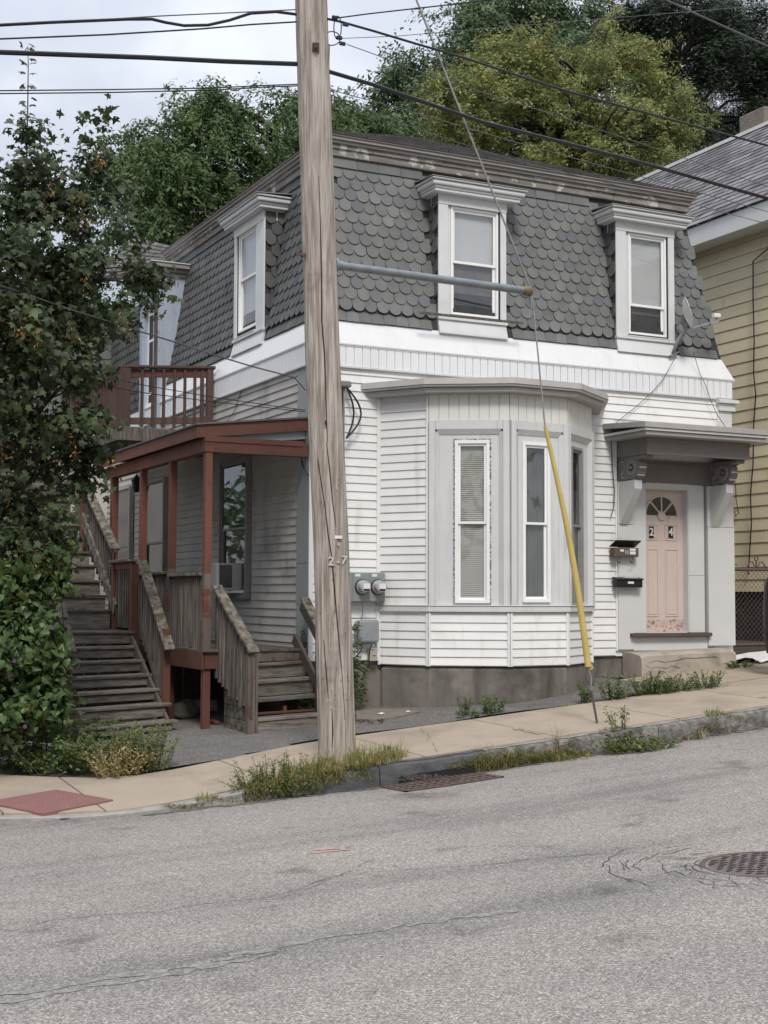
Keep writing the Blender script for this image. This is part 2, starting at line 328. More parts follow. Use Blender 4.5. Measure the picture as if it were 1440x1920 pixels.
M['leaf_seed'] = mat('maple_seed_bunch', (.42, .22, .07), (.30, .15, .05), 5, .7, rnd=.35, trans=.25)
M['leaf_vine'] = mat('vine_leaf', (.085, .135, .04), (.05, .085, .028), 2.5, .5, rnd=.45, huernd=((.16, .16, .035), .93, 1), trans=.25, spec=.4)
M['leaf_dark'] = mat('locust_leaf', (.098, .155, .05), (.055, .092, .033), 1.2, .6, rnd=.4, huernd=((.10, .085, .035), .88, .8), trans=.25)
M['leaf_far'] = mat('far_ash_leaf', (.125, .175, .085), (.075, .115, .058), 1.2, .6, rnd=.4, trans=.25)
M['leaf_yellow'] = mat('yellowing_leaf', (.30, .31, .105), (.12, .175, .065), .9, .6, rnd=.4, huernd=((.31, .26, .06), .7, .8), trans=.3, contrast=.16)
M['leaf_pine'] = mat('pine_needles', (.045, .07, .04), (.028, .044, .028), 1, .6, rnd=.45, huernd=((.055, .05, .03), .92, 1))
M['bark'] = mat('bark', (.07, .055, .045), (.04, .032, .027), 8, .9, .6, 20, stretch=(3, 3, .5))
M['weed'] = mat('weed_leaf', (.135, .165, .05), (.08, .11, .036), 5, .6, rnd=.4, huernd=((.17, .155, .05), .6, .8), trans=.25)
M['weedgreen'] = mat('green_weed_leaf', (.11, .155, .046), (.065, .10, .034), 5, .6, rnd=.35, huernd=((.13, .16, .04), .7, .8), trans=.25)  # greener weed leaves, a colour of their own
M['drygrass'] = mat('dry_grass', (.42, .34, .16), (.24, .20, .085), 5, .7, rnd=.4, huernd=((.17, .075, .035), .7, .8), trans=.25)
M['grassgreen'] = mat('grass_blade', (.20, .25, .07), (.12, .165, .045), 5, .6, rnd=.45, huernd=((.30, .27, .09), .6, .8), trans=.3)
M['flower'] = mat('violet_flower', (.07, .03, .14), (.14, .03, .10), 30, .6, trans=.3)
M['dirt'] = mat('dirt', (.10, .08, .062), (.06, .05, .04), 6, .95, .6, 30, dirt=((.16, .14, .12), 25, .6, .7, .7), bdist=.03)
M['asphalt'] = mat('patched_asphalt', (.145, .135, .127), (.095, .088, .083), 3, .92, .8, 70, dirt=[((.30, .28, .26), 46, .54, .60, .75), ((.05, .047, .045), 50, .57, .64, .8), ((.13, .12, .11), 1.5, .55, .75, .5)], bdist=.01)
M['rubble'] = mat('broken_concrete', (.23, .195, .16), (.13, .11, .095), 12, .95, .8, 30, bdist=.02)
M['tactile'] = mat('red_tactile_paving', (.235, .115, .105), (.185, .09, .083), 3, .8, .2, 60, dirt=((.26, .15, .12), 3, .55, .75, .5))
M['litter'] = mat('white_litter', (.7, .69, .67), (.6, .59, .57), 9, .7)
M['rock'] = mat('boulder', (.17, .15, .125), (.11, .095, .08), 5, .95, .7, 18, bdist=.03)
M['spray'] = mat('pink_spray_paint', (.42, .25, .215), (.30, .265, .24), 30, .8)
M['crack'] = mat('asphalt_crack', (.085, .078, .072), (.13, .12, .11), 20, .95)
M['crackdark'] = mat('open_crack', (.04, .036, .033), (.07, .063, .058), 20, .95)
M['tar'] = mat('tar_smear', (.155, .146, .14), (.27, .255, .24), 34, .88, contrast=.09)
M['grassfar'] = mat('rough_grass', (.05, .065, .025), (.07, .06, .035), 2, .95, .5, 10)
# road: worn, light aggregate in a grey binder
def road_mat():
    m = bpy.data.materials.new('worn_road_asphalt'); m.use_nodes = True; t = m.node_tree; n = t.nodes; l = t.links
    b = n['Principled BSDF']; b.inputs['Roughness'].default_value = .88; b.inputs['Specular IOR Level'].default_value = .3
    g = n.new('ShaderNodeNewGeometry')
    def nz(sc, det, ro=.6, st=(1, 1, 1)):
        mp_ = n.new('ShaderNodeMapping'); mp_.inputs['Scale'].default_value = st; l.new(g.outputs['Position'], mp_.inputs[0])
        q = n.new('ShaderNodeTexNoise'); q.inputs['Scale'].default_value = sc; q.inputs['Detail'].default_value = det; q.inputs['Roughness'].default_value = ro
        l.new(mp_.outputs[0], q.inputs['Vector']); return q.outputs['Fac']
    def ramp(src, st):
        q = n.new('ShaderNodeValToRGB'); l.new(src, q.inputs[0]); e_ = q.color_ramp.elements
        e_[0].position, e_[0].color = st[0][0], (*st[0][1], 1); e_[1].position, e_[1].color = st[-1][0], (*st[-1][1], 1)
        for p_, c_ in st[1:-1]: k = e_.new(p_); k.color = (*c_, 1)
        return q.outputs[0]
    def mul(a, b_):
        q = n.new('ShaderNodeMixRGB'); q.blend_type = 'MULTIPLY'; q.inputs[0].default_value = 1; l.new(a, q.inputs[1]); l.new(b_, q.inputs[2]); return q.outputs[0]
    vo = n.new('ShaderNodeTexVoronoi'); vo.inputs['Scale'].default_value = 105; l.new(g.outputs['Position'], vo.inputs['Vector'])
    sp = n.new('ShaderNodeSeparateColor'); l.new(vo.outputs['Color'], sp.inputs[0])
    stones = ramp(sp.outputs[0], [(0, (.15, .14, .13)), (.35, (.235, .22, .205)), (.65, (.295, .275, .257)), (.9, (.38, .355, .33)), (1, (.50, .47, .43))])
    spd = ramp(nz(140, 3, .7), [(.36, (.5, .49, .48)), (.5, (1, 1, 1)), (.7, (1.18, 1.18, 1.18))])
    big = ramp(nz(.5, 5), [(.3, (.86, .86, .86)), (.55, (1.03, 1.02, 1.0)), (.75, (1.12, 1.1, 1.06))])
    wheel = ramp(nz(1.1, 5, .6, (.07, 1.0, 1)), [(.34, (.76, .76, .775)), (.5, (1.0, 1.0, 1.0)), (.72, (1.1, 1.09, 1.06))])
    stain = ramp(nz(1.7, 6, .62), [(.30, (.62, .61, .60)), (.40, (.98, .98, .98)), (.8, (1.04, 1.04, 1.03))])
    pit = ramp(nz(7, 5, .7), [(.28, (.55, .55, .55)), (.36, (1, 1, 1)), (.8, (1, 1, 1))])
    col = mul(mul(mul(mul(mul(stones, spd), big), wheel), pit), stain)
    l.new(col, b.inputs['Base Color'])
    bp = n.new('ShaderNodeBump'); bp.inputs['Strength'].default_value = .7; bp.inputs['Distance'].default_value = .008
    l.new(nz(95, 4, .7), bp.inputs['Height']); l.new(bp.outputs[0], b.inputs['Normal'])
    return m
M['road'] = road_mat()
# ================================================================== SETTING: ground, road, kerb, pavement
def sheet(name, xs, ys, zf, material, kind='structure', inside=None):
    V = []; F = []; idx = {}
    for i, x in enumerate(xs):
        for j, y in enumerate(ys): V.append((x, y, zf(x, y)))
    ny = len(ys)
    for i in range(len(xs) - 1):
        for j in range(ny - 1):
            if inside and not inside((xs[i] + xs[i + 1]) / 2, (ys[j] + ys[j + 1]) / 2): continue
            F.append((i * ny + j, (i + 1) * ny + j, (i + 1) * ny + j + 1, i * ny + j + 1))
    o = MB().add(V, F).build(name, material, smooth=True); o['kind'] = kind; return o
def spread(a, b, n): return [a + (b - a) * i / n for i in range(n + 1)]
# kerb line: straight along the street, then curving round the corner at the left
KERB = [(60, -3.8), (14, -3.8), (-3.0, -3.8), (-3.6, -3.72), (-4.15, -3.5), (-4.7, -3.12), (-5.2, -2.6), (-5.6, -1.95), (-5.9, -1.1), (-6.05, 0), (-6.1, 2), (-6.1, 60)]
def rz(X, Y):
    if Y > -3.6 and X > -5.6: return road_z(X, -3.8) - .35
    if Y > -3.8: return road_z(X, -3.8) + (.02 * (Y + 3.8) if Y < 20 else .476)
    return road_z(X, Y)
def lot_inside(x, y):
    if x > -3: return y > -3.66
    for (x1, y1), (x0, y0) in zip(KERB[2:], KERB[3:]):
        if y0 <= 2 and y1 <= y < y0:
            t = (y - y1) / (y0 - y1); return x > x1 + (x0 - x1) * t + .1
    return x > -6.0 and y > -3.6
road = sheet('road', spread(-90, -10, 16) + spread(-9, 14, 46) + spread(16, 120, 26), spread(-60, -14, 12) + spread(-13.5, -3.9, 24) + [-3.8, -3.6, -3.2] + spread(-2, 30, 10) + [60], rz, M['road'])
MB().box(-700, 700, -700, 900, -9.2, -9).build('ground', M['grassfar'])['kind'] = 'structure'
def yard_z(x, y):
    z = side_z(x, y)
    if x < -3.4: z = min(z, side_z(-3.4, y)) - .0 if y > -2 else z
    return z - .012 + (.02 * (y - 9) if y > 9 else 0)
yard = sheet('yard', spread(-6, 12, 60) + spread(14, 80, 12), spread(-3.65, 1.5, 28) + spread(2, 45, 20), yard_z, M['dirt'], inside=lambda x, y: lot_inside(x, y))
BE = sorted(tuple(onG(px, py, side_z)[:2]) for px, py in ((-220, 1432), (-60, 1449), (60, 1457), (150, 1461), (250, 1455), (310, 1447), (450, 1419), (594, 1390)))
def back(x):
    if x >= BE[-1][0]: return -1.86 - min(.02, x - BE[-1][0])
    for (a, b_), (c, d) in zip(BE, BE[1:]):
        if a <= x <= c: return b_ + (d - b_) * (x - a) / (c - a)
    return BE[0][1]
# asphalt between the pavement and the house, running under the steps and stairs
asp = sheet('asphalt_apron', spread(-3.1, 4.35, 50), spread(-2.6, 3.4, 30), lambda x, y: side_z(x, y) + .006 + .008 * math.sin(x * 3.1 + y * 2), M['asphalt'],
            inside=lambda x, y: y > back(x) + .03 and not (y < -1.0 and x < -2.75))
def slab(parent, x0, x1, y0, y1, name='slab', lift=.012, material=None, nx=6, ny=8, zf=side_z):
    g = .008; mb = MB(); V = []; F = []
    xs = spread(x0 + g, x1 - g, nx); 
    for x in xs:
        a = y0(x) if callable(y0) else y0; b = y1(x) if callable(y1) else y1
        for k in range(ny + 1):
            y = a + (b - a) * k / ny + (g if k == 0 else -g if k == ny else 0)
            edge = (x in (xs[0], xs[-1])) or k in (0, ny)
            V.append((x, y, zf(x, y) + lift + .0015 * mnoise.noise(Vector((x * 3, y * 3, 0))) - (.003 if edge else 0)))
    n1 = ny + 1
    for i in range(nx):
        for k in range(ny): F.append((i * n1 + k, (i + 1) * n1 + k, (i + 1) * n1 + k + 1, i * n1 + k + 1))
    b0 = len(V); V += [(v[0], v[1], v[2] - .08) for v in V]
    ring = [i * n1 for i in range(nx + 1)] + [nx * n1 + k for k in range(1, n1)] + [i * n1 + ny for i in range(nx - 1, -1, -1)] + [k for k in range(ny - 1, 0, -1)]
    for a, b in zip(ring, ring[1:] + ring[:1]): F.append((a, b0 + a, b0 + b, b))
    return mb.add(V, F).build(name, material or M['walk'], parent)
walkroot = link('sidewalk', None); tag(walkroot, kind='structure')
jx = [-3.5, -1.95, -.35, 1.2, 2.76, 4.32, 5.88, 7.44, 9.0, 10.56, 12.1, 14]
for a, b in zip(jx, jx[1:]): slab(walkroot, a, b, -3.655, back)
# corner slabs at the kerb ramp
def arc_in(x):
    pts = [(-6.2, 3), (-5.9, -1.0), (-5.5, -1.9), (-5.1, -2.5), (-4.6, -3.0), (-4.05, -3.4), (-3.5, -3.62)]
    for (xa, ya), (xb, yb) in zip(pts, pts[1:]):
        if xa <= x <= xb: return ya + (yb - ya) * (x - xa) / (xb - xa)
    return -3.655
slab(walkroot, -4.3, -3.5, arc_in, back); slab(walkroot, -5.05, -4.3, arc_in, back)
slab(walkroot, -5.95, -5.05, arc_in, lambda x: max(back(x), arc_in(x) + 1.5), nx=8)
for a, b in ((4.32, 5.88), (5.88, 7.44), (7.44, 9.0)): slab(walkroot, a, b, -1.85, -.42 if a < 6.5 else .3, lift=.016)
# granite kerb stones
kr = link('kerb', None); tag(kr, kind='structure')
def kerb_stone(x0, x1, m, top=kerb_top):
    mb = MB(); n = 18; V = []
    for i in range(n + 1):
        x = x0 + .006 + (x1 - x0 - .012) * i / n
        zt = top(x); zb = gut(x) - .25
        prof = [(-3.655, zb), (-3.655, zt), (-3.70, zt + .006), (-3.77, zt + .004), (-3.805, zt - .018), (-3.815, zt - .05), (-3.82, zt - .09), (-3.825, zt - .13), (-3.83, zb)]
        for k, (y, z) in enumerate(prof):
            nn = mnoise.noise(Vector((x * 7, y * 9, z * 11))) * .016 + mnoise.noise(Vector((x * 2.3, 5, z * 5))) * .012
            V.append((x, y + (nn if 2 < k < 8 else 0), z + (nn * .5 if 0 < k < 6 else 0)))
    K = 9; F = [(i * K + k, i * K + k + 1, (i + 1) * K + k + 1, (i + 1) * K + k) for i in range(n) for k in range(K - 1)]
    MB().add([v for i in range(n + 1) for v in ((V[i * K + 1][0], -3.657, V[i * K + 1][2] + .003), (V[i * K + 3][0], V[i * K + 3][1] - .006, V[i * K + 3][2] + .004))], [(2 * i, 2 * i + 1, 2 * i + 3, 2 * i + 2) for i in range(n)]).build('kerb_top', M['kerbtop'] if m != M['kerbdark'] else m, kr)
    F += [tuple(range(K))[::-1], tuple(range(n * K, n * K + K))]
    return mb.add(V, F).build('kerb_stone', m, kr)
for a, b in ((1.1, 2.35), (2.35, 4.2), (4.2, 6.1), (6.1, 8), (8, 10), (10, 12), (12, 14)): kerb_stone(a, b, M['kerb'])
kerb_stone(-.92, .25, M['kerbdark']); kerb_stone(.25, 1.1, M['kerb']); kerb_stone(-2.2, -.92, M['kerbdark'])
# low flush kerb following the corner
def kerb_band(pts, m):
    mb = MB(); V = []; 
    for i, (x, y) in enumerate(pts):
        a = Vector(pts[max(i - 1, 0)]); b = Vector(pts[min(i + 1, len(pts) - 1)]); t = (b - a).normalized(); n_ = Vector((-t.y, t.x))
        if n_.dot(Vector((-3, 3)) - Vector((x, y))) < 0: n_ = -n_
        z = kerb_top(x) if y < -3.5 else kerb_top(max(x, -8)) + .012
        for w_, h in ((0, -.3), (0, -.004), (.02, .006), (.14, .008), (.15, -.05)): V.append((x + n_.x * w_, y + n_.y * w_, z + h))
    F = [(i * 5 + k, i * 5 + k + 1, (i + 1) * 5 + k + 1, (i + 1) * 5 + k) for i in range(len(pts) - 1) for k in range(4)]
    return mb.add(V, F).build('kerb_stone', m, kr)
cpts = [(-2.2, -3.81), (-2.6, -3.81), (-3.0, -3.8), (-3.3, -3.77), (-3.6, -3.72), (-3.9, -3.62), (-4.15, -3.5), (-4.45, -3.32), (-4.7, -3.12), (-4.95, -2.88), (-5.2, -2.6), (-5.4, -2.3), (-5.6, -1.95), (-5.76, -1.55), (-5.9, -1.1), (-6.0, -.5), (-6.05, 0), (-6.1, 2), (-6.1, 20)]
kerb_band(cpts[:7], M['kerbtop']); kerb_band(cpts[6:], M['kerbtop'])
# cracks, tar lines and spray marks on the road (thin flat ribbons on the surface)
def ribbon(pts, wid, m, name, parent, lift=.004, zf=rz, wob=.4, seg=.12):
    P = []
    for (xa, ya), (xb, yb) in zip(pts, pts[1:]):
        n = max(1, int(math.hypot(xb - xa, yb - ya) / seg))
        for k in range(n): P.append((xa + (xb - xa) * k / n, ya + (yb - ya) * k / n))
    P.append(pts[-1]); V = []; rr = random.Random(len(P) + int(pts[0][0] * 100))
    P = [(x + rr.uniform(-1, 1) * wid * wob * 2, y + rr.uniform(-1, 1) * wid * wob * 2) for x, y in P]
    for i, (x, y) in enumerate(P):
        a = P[max(i - 1, 0)]; b = P[min(i + 1, len(P) - 1)]; d = math.hypot(b[0] - a[0], b[1] - a[1]) or 1
        nx_, ny_ = -(b[1] - a[1]) / d, (b[0] - a[0]) / d; h = wid / 2 * rr.uniform(.25, 1.3) * (0.2 if i in (0, len(P) - 1) else 1)
        V += [(x + nx_ * h, y + ny_ * h, zf(x, y) + lift), (x - nx_ * h, y - ny_ * h, zf(x, y) + lift)]
    return MB().add(V, [(2 * i, 2 * i + 1, 2 * i + 3, 2 * i + 2) for i in range(len(P) - 1)]).build(name, m, parent)
def rp_(pts): return [tuple(onG(x, y, rz)[:2]) for x, y in pts]
ribbon(rp_([(0, 1752), (90, 1728), (180, 1716), (300, 1710), (350, 1700), (430, 1690), (500, 1684), (560, 1668), (620, 1645), (700, 1636), (820, 1628), (930, 1620), (1040, 1607), (1130, 1602), (1200, 1600)]), .007, M['crack'], 'crack', road, wob=1.2, seg=.09)
ribbon(rp_([(560, 1672), (600, 1658), (640, 1640), (700, 1612), (755, 1608)]), .005, M['crack'], 'crack', road, wob=1.2, seg=.08)
MH = onG(1430, 1621, rz); mhz = rz(MH[0], MH[1])
for k in range(17):
    r_ = .40 + .036 * k + random.uniform(-.01, .01); a0 = random.uniform(1.2, 3.6); a1 = a0 + random.uniform(.5, 1.5) * .45 / r_
    ribbon([(MH[0] + (r_ + .012 * math.sin(a * 9 + k)) * math.cos(a), MH[1] + (r_ + .012 * math.sin(a * 9 + k)) * math.sin(a)) for a in spread(a0, a1, 8)], .007, M['crackdark'], 'crack', road, wob=1.0, seg=.06)
for k in range(44):
    a = random.uniform(1.6, 5.0); r0 = random.uniform(.36, .6); r1 = r0 + random.uniform(.08, .22)
    ribbon([(MH[0] + r0 * math.cos(a), MH[1] + r0 * math.sin(a)), (MH[0] + r1 * math.cos(a + .15), MH[1] + r1 * math.sin(a + .15))], .006, M['crackdark'], 'crack', road, wob=.8, seg=.05)
for dy in (0, 3, 5): ribbon(rp_([(585 + dy * 2, 1600 - dy), (612, 1595 - dy), (640, 1596 - dy), (665 - dy, 1592 - dy)]), .05, M['spray'], 'spray_mark', road, seg=.05)
ribbon(rp_([(1072, 1427), (1085, 1422), (1096, 1424)]), .05, M['spray'], 'spray_mark', road, seg=.04)
for pts, wd in (([(-20, 1872), (150, 1843), (300, 1822), (430, 1795), (560, 1768), (700, 1745), (850, 1722), (980, 1708)], .07), ([(-20, 1884), (160, 1852), (330, 1826), (520, 1786)], .06)): ribbon(rp_(pts), wd, M['tar'], 'tyre_mark', road, lift=.003, wob=.25, seg=.05)
rb = random.Random(5)
for _ in range(0):
    px, py = rb.uniform(150, 1420), rb.uniform(1500, 1900); c = onG(px, py, rz); a = rb.uniform(-.5, .5); l_ = rb.uniform(.03, .10)
    ribbon([(c[0] - l_, c[1] - l_ * a), (c[0], c[1] + rb.uniform(-.02, .02)), (c[0] + l_, c[1] + l_ * a)], rb.uniform(.012, .03), M['tar'], 'stain', road, lift=.003, wob=.5, seg=.03)
ribbon([(x, -3.86 + .012 * math.sin(x * 3)) for x in spread(-3.2, 13, 120)], .10, M['gutterdirt'], 'gutter_dirt', road, lift=.005, wob=.35, seg=.06)
for (xa, ya, xb, yb) in ((-.2, -3.6, .5, -2.0), (3.3, -2.1, 4.1, -3.6), (-2.3, -3.5, -1.2, -2.3)):
    pts = [(xa + (xb - xa) * t + rb.uniform(-.05, .05), ya + (yb - ya) * t) for t in spread(0, 1, 14)]; ribbon(pts, .006, M['crack'], 'crack', walkroot, lift=.0145, zf=side_z, wob=.8, seg=.06)
ribbon([tuple(onG(x, y, side_z)[:2]) for x, y in ((962, 1365), (985, 1372), (1000, 1377), (1012, 1380))], .05, M['spray'], 'spray_mark', walkroot, lift=.0145, zf=side_z, seg=.05)
ribbon([tuple(onG(x, y, side_z)[:2]) for x, y in ((1424, 1311), (1436, 1309), (1450, 1308))], .05, M['spray'], 'spray_mark', walkroot, lift=.0145, zf=side_z, seg=.05)
# manhole cover, drain grate, tactile pad
mh = thing('manhole_cover', (MH[0], MH[1], mhz), 'round rusty iron manhole cover set in cracked asphalt at the right', 'manhole cover')
mgx = (rz(MH[0] + .4, MH[1]) - rz(MH[0] - .4, MH[1])) / .8; mgy = (rz(MH[0], MH[1] + .4) - rz(MH[0], MH[1] - .4)) / .8; mn = Vector((-mgx, -mgy, 1)).normalized()
mcz = lambda x, y, h: (MH[0] + x, MH[1] + y, mhz + mgx * x + mgy * y + h)
b = MB(); b.lathe(mcz(0, 0, -.02), mn, [(.385, 0), (.385, .024), (.345, .026), (.34, .012), (.0, .012)], 48); b.build('frame', M['rust'], mh)
b = MB(); b.lathe(mcz(0, 0, -.02), mn, [(.333, 0), (.333, .024), (.328, .027), (.0, .027)], 48); cov = b.build('lid', M['manhole'], mh)
b = MB(); b2 = MB()
for i in range(-9, 10):
    for j in range(-14, 15):
        x = i * .084 + (.042 if j % 2 else 0); y = j * .042
        if math.hypot(x, y) < .315:
            b.beam(mcz(x - .024, y, .0085), mcz(x + .024, y + .012 * (1 if (i + j) % 2 else -1), .0085), .013, .003)
            b2.beam(mcz(x - .02, y + .014, .009), mcz(x + .02, y + .014, .009), .006, .005)
b.build('slots', M['poledark'], cov, kind='stuff'); b2.build('lugs', M['manhole'], cov, kind='stuff')
g0 = onG(760, 1474, rz); gr = thing('drain_grate', (-.45, -4.15, rz(-.45, -4.15)), 'rusty rectangular drain grate in the gutter below the dark kerb inlet', 'drain grate')
b = MB(); gx0, gx1, gy0, gy1 = -.93, .12, -4.36, -3.87
def grz(x, y): return rz(x, y) + .006
def gbar(x0, x1, y0, y1, h=.03): 
    return [(x, y, grz(x, y) + dz) for dz in (-h, .008) for x, y in ((x0, y0), (x1, y0), (x1, y1), (x0, y1))]
for q in ((gx0, gx1, gy0, gy0 + .03), (gx0, gx1, gy1 - .03, gy1), (gx0, gx0 + .03, gy0, gy1), (gx1 - .03, gx1, gy0, gy1)): b.hexa(gbar(*q))
b.build('rim', M['rust'], gr)
for i in range(13):
    x = gx0 + .05 + i * .079; MB().hexa(gbar(x, x + .035, gy0 + .03, gy1 - .03)).build('bar', M['rust'], gr)
for j in range(1, 4):
    y = gy0 + j * .122; MB().hexa(gbar(gx0 + .03, gx1 - .03, y, y + .02, .025)).build('bar', M['rust'], gr)
MB().hexa([(x, y, rz(x, y) + dz) for dz in (.001, .003) for x, y in ((gx0, gy0), (gx1, gy0), (gx1, gy1), (gx0, gy1))]).build('pit', M['interior'], gr)
MB().hexa([(x, y, gut(x) + h) for h in (-.02, .085) for x, y in ((-.72, -3.86), (.10, -3.86), (.10, -3.79), (-.72, -3.79))]).build('kerb_opening', M['interior'], gr)
# tactile pad
tp = [onG(x, y, lambda a, b_: side_z(a, b_) + .012)[:2] for x, y in ((80, 1528), (212, 1502), (105, 1483), (-28, 1506))]
tz = lambda x, y: side_z(x, y) + .024
tpo = thing('tactile_pad', (*np.mean(tp, axis=0), tz(*np.mean(tp, axis=0))), 'faded red tactile paving pad with small domes on the kerb ramp', 'tactile paving')
MB().hexa([(x, y, tz(x, y) + dz) for dz in (-.03, .002) for x, y in tp]).build('plate', M['tactile'], tpo)
b = MB(); tp = [np.array(q) for q in tp]
for i in range(1, 17):
    for j in range(1, 13):
        p = tp[0] * (1 - i / 17) * (1 - j / 13) + tp[1] * (i / 17) * (1 - j / 13) + tp[2] * (i / 17) * (j / 13) + tp[3] * (1 - i / 17) * (j / 13)
        b.lathe((p[0], p[1], tz(*p) + .001), (0, 0, 1), [(.016, 0), (.010, .006)], 6)
b.build('dome', M['tactile'], tpo, kind='stuff')
# ================================================================== THE HOUSE
house = thing('mansard_house', (3.3, 4, -.8), 'white two storey mansard house with slate scalloped roof, bay window and pink door', 'house')
E_ = .1056
def board_mesh(name, material):
    v = [(0, -.002, E_), (1, -.002, E_), (1, -.017, .006), (0, -.017, .006), (0, -.017, .0), (1, -.017, .0), (1, 0, 0), (0, 0, 0)]
    f = [(3, 2, 1, 0), (4, 5, 2, 3), (7, 6, 5, 4), (0, 7, 4, 3), (1, 2, 5, 6)]
    me = bpy.data.meshes.new(name); me.from_pydata(v, [], f); me.materials.append(material); return me
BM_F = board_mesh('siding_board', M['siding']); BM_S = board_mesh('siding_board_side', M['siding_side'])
def board(mesh, parent, a, b, z, n, name='siding_board', jit=True):  # a,b: XY ends
    a = Vector((a[0], a[1], z)); b = Vector((b[0], b[1], z)); d = b - a; u = d.normalized(); back_ = -Vector(n)
    dz = random.uniform(-.0012, .0012) if jit else 0
    m = Matrix(((d.x, back_.x, 0, a.x), (d.y, back_.y, 0, a.y), (0, 0, 1, z + dz), (0, 0, 0, 1)))
    return place(mesh, name, parent, m)
def holed(mb, fr, u0, u1, v0, v1, hs, w0, w1):
    us = sorted({u0, u1, *[h[0] for h in hs], *[h[1] for h in hs]}); vs = sorted({v0, v1, *[h[2] for h in hs], *[h[3] for h in hs]})
    for ua, ub in zip(us, us[1:]):
        for va, vb in zip(vs, vs[1:]):
            um, vm_ = (ua + ub) / 2, (va + vb) / 2
            if any(h[0] < um < h[1] and h[2] < vm_ < h[3] for h in hs): continue
            mb.fbox(fr, ua, ub, va, vb, w0, w1)
    return mb
W, D, ZB, ZT = 6.66, 9.4, -.79, 2.9
UX = lambda px, w_=0: float(onY(px, 1000, -w_)[0])
DU0, DU1 = 5.09, 5.845
# structural shell
b = MB(); holed(b, FRONT, .0, W, ZB, 3.2, [(DU0, DU1, -.47, 1.555)], -.2, 0)
b.box(0, .2, .2, D, ZB, 3.2); b.box(W - .2, W, .2, D, ZB, 3.2); b.box(.2, W - .2, D - .2, D, ZB, 3.2); b.box(.2, W - .2, .2, D - .2, 3.0, 3.1)
b.build('wall', M['siding'], house)
MB().box(.2, W - .2, .6, .7, ZB, 3).build('inner_partition', M['interior'], house)
b = MB(); b.box(.0, 4.55, .03, D, -2.2, ZB - .003); b.box(4.55, W, .03, D, -2, -.70)
b.build('foundation', M['concrete'], house)
# siding courses
n_ = 0
for i in range(36):
    z = ZB + .012 + i * E_
    if z > 2.87: break
    mid = 2.45 < z
    if z < 2.45: board(BM_F, house, (.035, 0), (.93, 0), z, (0, -1, 0)); board(BM_F, house, (4.05, 0), (4.585, 0), z, (0, -1, 0))
    else: board(BM_F, house, (.035, 0), (3.1, 0), z, (0, -1, 0)); board(BM_F, house, (3.1, 0), (6.395, 0), z, (0, -1, 0))
swins = [(2.02, 3.08, .04, 1.9), (5.74, 6.82, .04, 1.9), (7.68, 8.72, .04, 1.9)]
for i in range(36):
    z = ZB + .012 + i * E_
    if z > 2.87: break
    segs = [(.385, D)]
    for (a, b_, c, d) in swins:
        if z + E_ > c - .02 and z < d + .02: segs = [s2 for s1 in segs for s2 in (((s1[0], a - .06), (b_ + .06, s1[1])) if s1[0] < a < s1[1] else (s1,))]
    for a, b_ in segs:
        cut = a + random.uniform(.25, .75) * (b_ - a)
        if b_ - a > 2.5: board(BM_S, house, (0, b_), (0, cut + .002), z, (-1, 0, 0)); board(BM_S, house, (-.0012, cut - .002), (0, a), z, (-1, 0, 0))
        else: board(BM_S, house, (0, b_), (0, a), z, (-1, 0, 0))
# corner boards and vertical trims
for z0, z1 in ((ZB + .01, -.085), (-.079, .42), (.426, 2.86)):
    MB().box(-.022, 0, .0, .385, z0, z1).build('corner_board', M['cornerboard'], house, bevel=.003)
MB().box(-.024, .035, -.024, 0, ZB + .01, 2.86).build('corner_post', M['siding'], house, bevel=.004)
MB().box(4.585, 4.612, -.028, 0, -.72, 2.2).build('corner_post', M['siding'], house, bevel=.003)
MB().box(.905, .94, -.03, 0, ZB, 2.52).build('corner_post', M['siding'], house, bevel=.004)
MB().box(6.40, 6.425, -.03, 0, 2.35, 2.86).build('corner_post', M['siding'], house, bevel=.003)
MB().box(6.425, 6.66, -.035, 0, 2.0, 2.72).build('corner_board', M['trim'], house, bevel=.004)
MB().box(6.405, 6.70, -.07, .1, 2.722, 2.83).build('corner_cap', M['trim'], house, bevel=.006)
MB().box(6.38, 6.74, -.11, .1, 2.832, 2.885).build('corner_cap', M['trim'], house, bevel=.006)
# frieze of narrow beaded boards and its ledges
nb = 58; bw = (W + .02) / nb
bm_ = MB(); bm_.hexa([(x, y, z) for z in (0, .262) for x, y in ((0, 0), (bw * .9, 0), (bw * .9, .02), (0, .02))]); bme = bm_.mesh('frieze_board', M['bead'])
place_m = lambda x, y, z, rot=0: Matrix.Translation((x, y, z)) @ Matrix.Rotation(rot, 4, 'Z')
for i in range(nb): place(bme, 'frieze_board', house, place_m(i * bw, -.036, 2.915))
for i in range(62): place(bme, 'frieze_board', house, place_m(-.036, .11 + i * bw, 2.915, -math.pi / 2))
MB().box(-.03, W + .01, -.022, .0, 2.90, 3.18).build('frieze_backing', M['bead'], house)
MB().box(-.022, 0, 0, 7.3, 2.90, 3.18).build('frieze_backing', M['bead'], house)
for z0, z1, o_ in ((2.885, 2.913, .052), (3.172, 3.196, .048), (3.155, 3.170, .042)):
    MB().box(-o_, W + .01 + (o_ if z0 > 3 else -.3), -o_, 0, z0, z1).build('ledge', M['trim'], house, bevel=.004)
    MB().box(-o_, 0, 0.002, 7.3, z0, z1).build('ledge', M['trim'], house, bevel=.004)
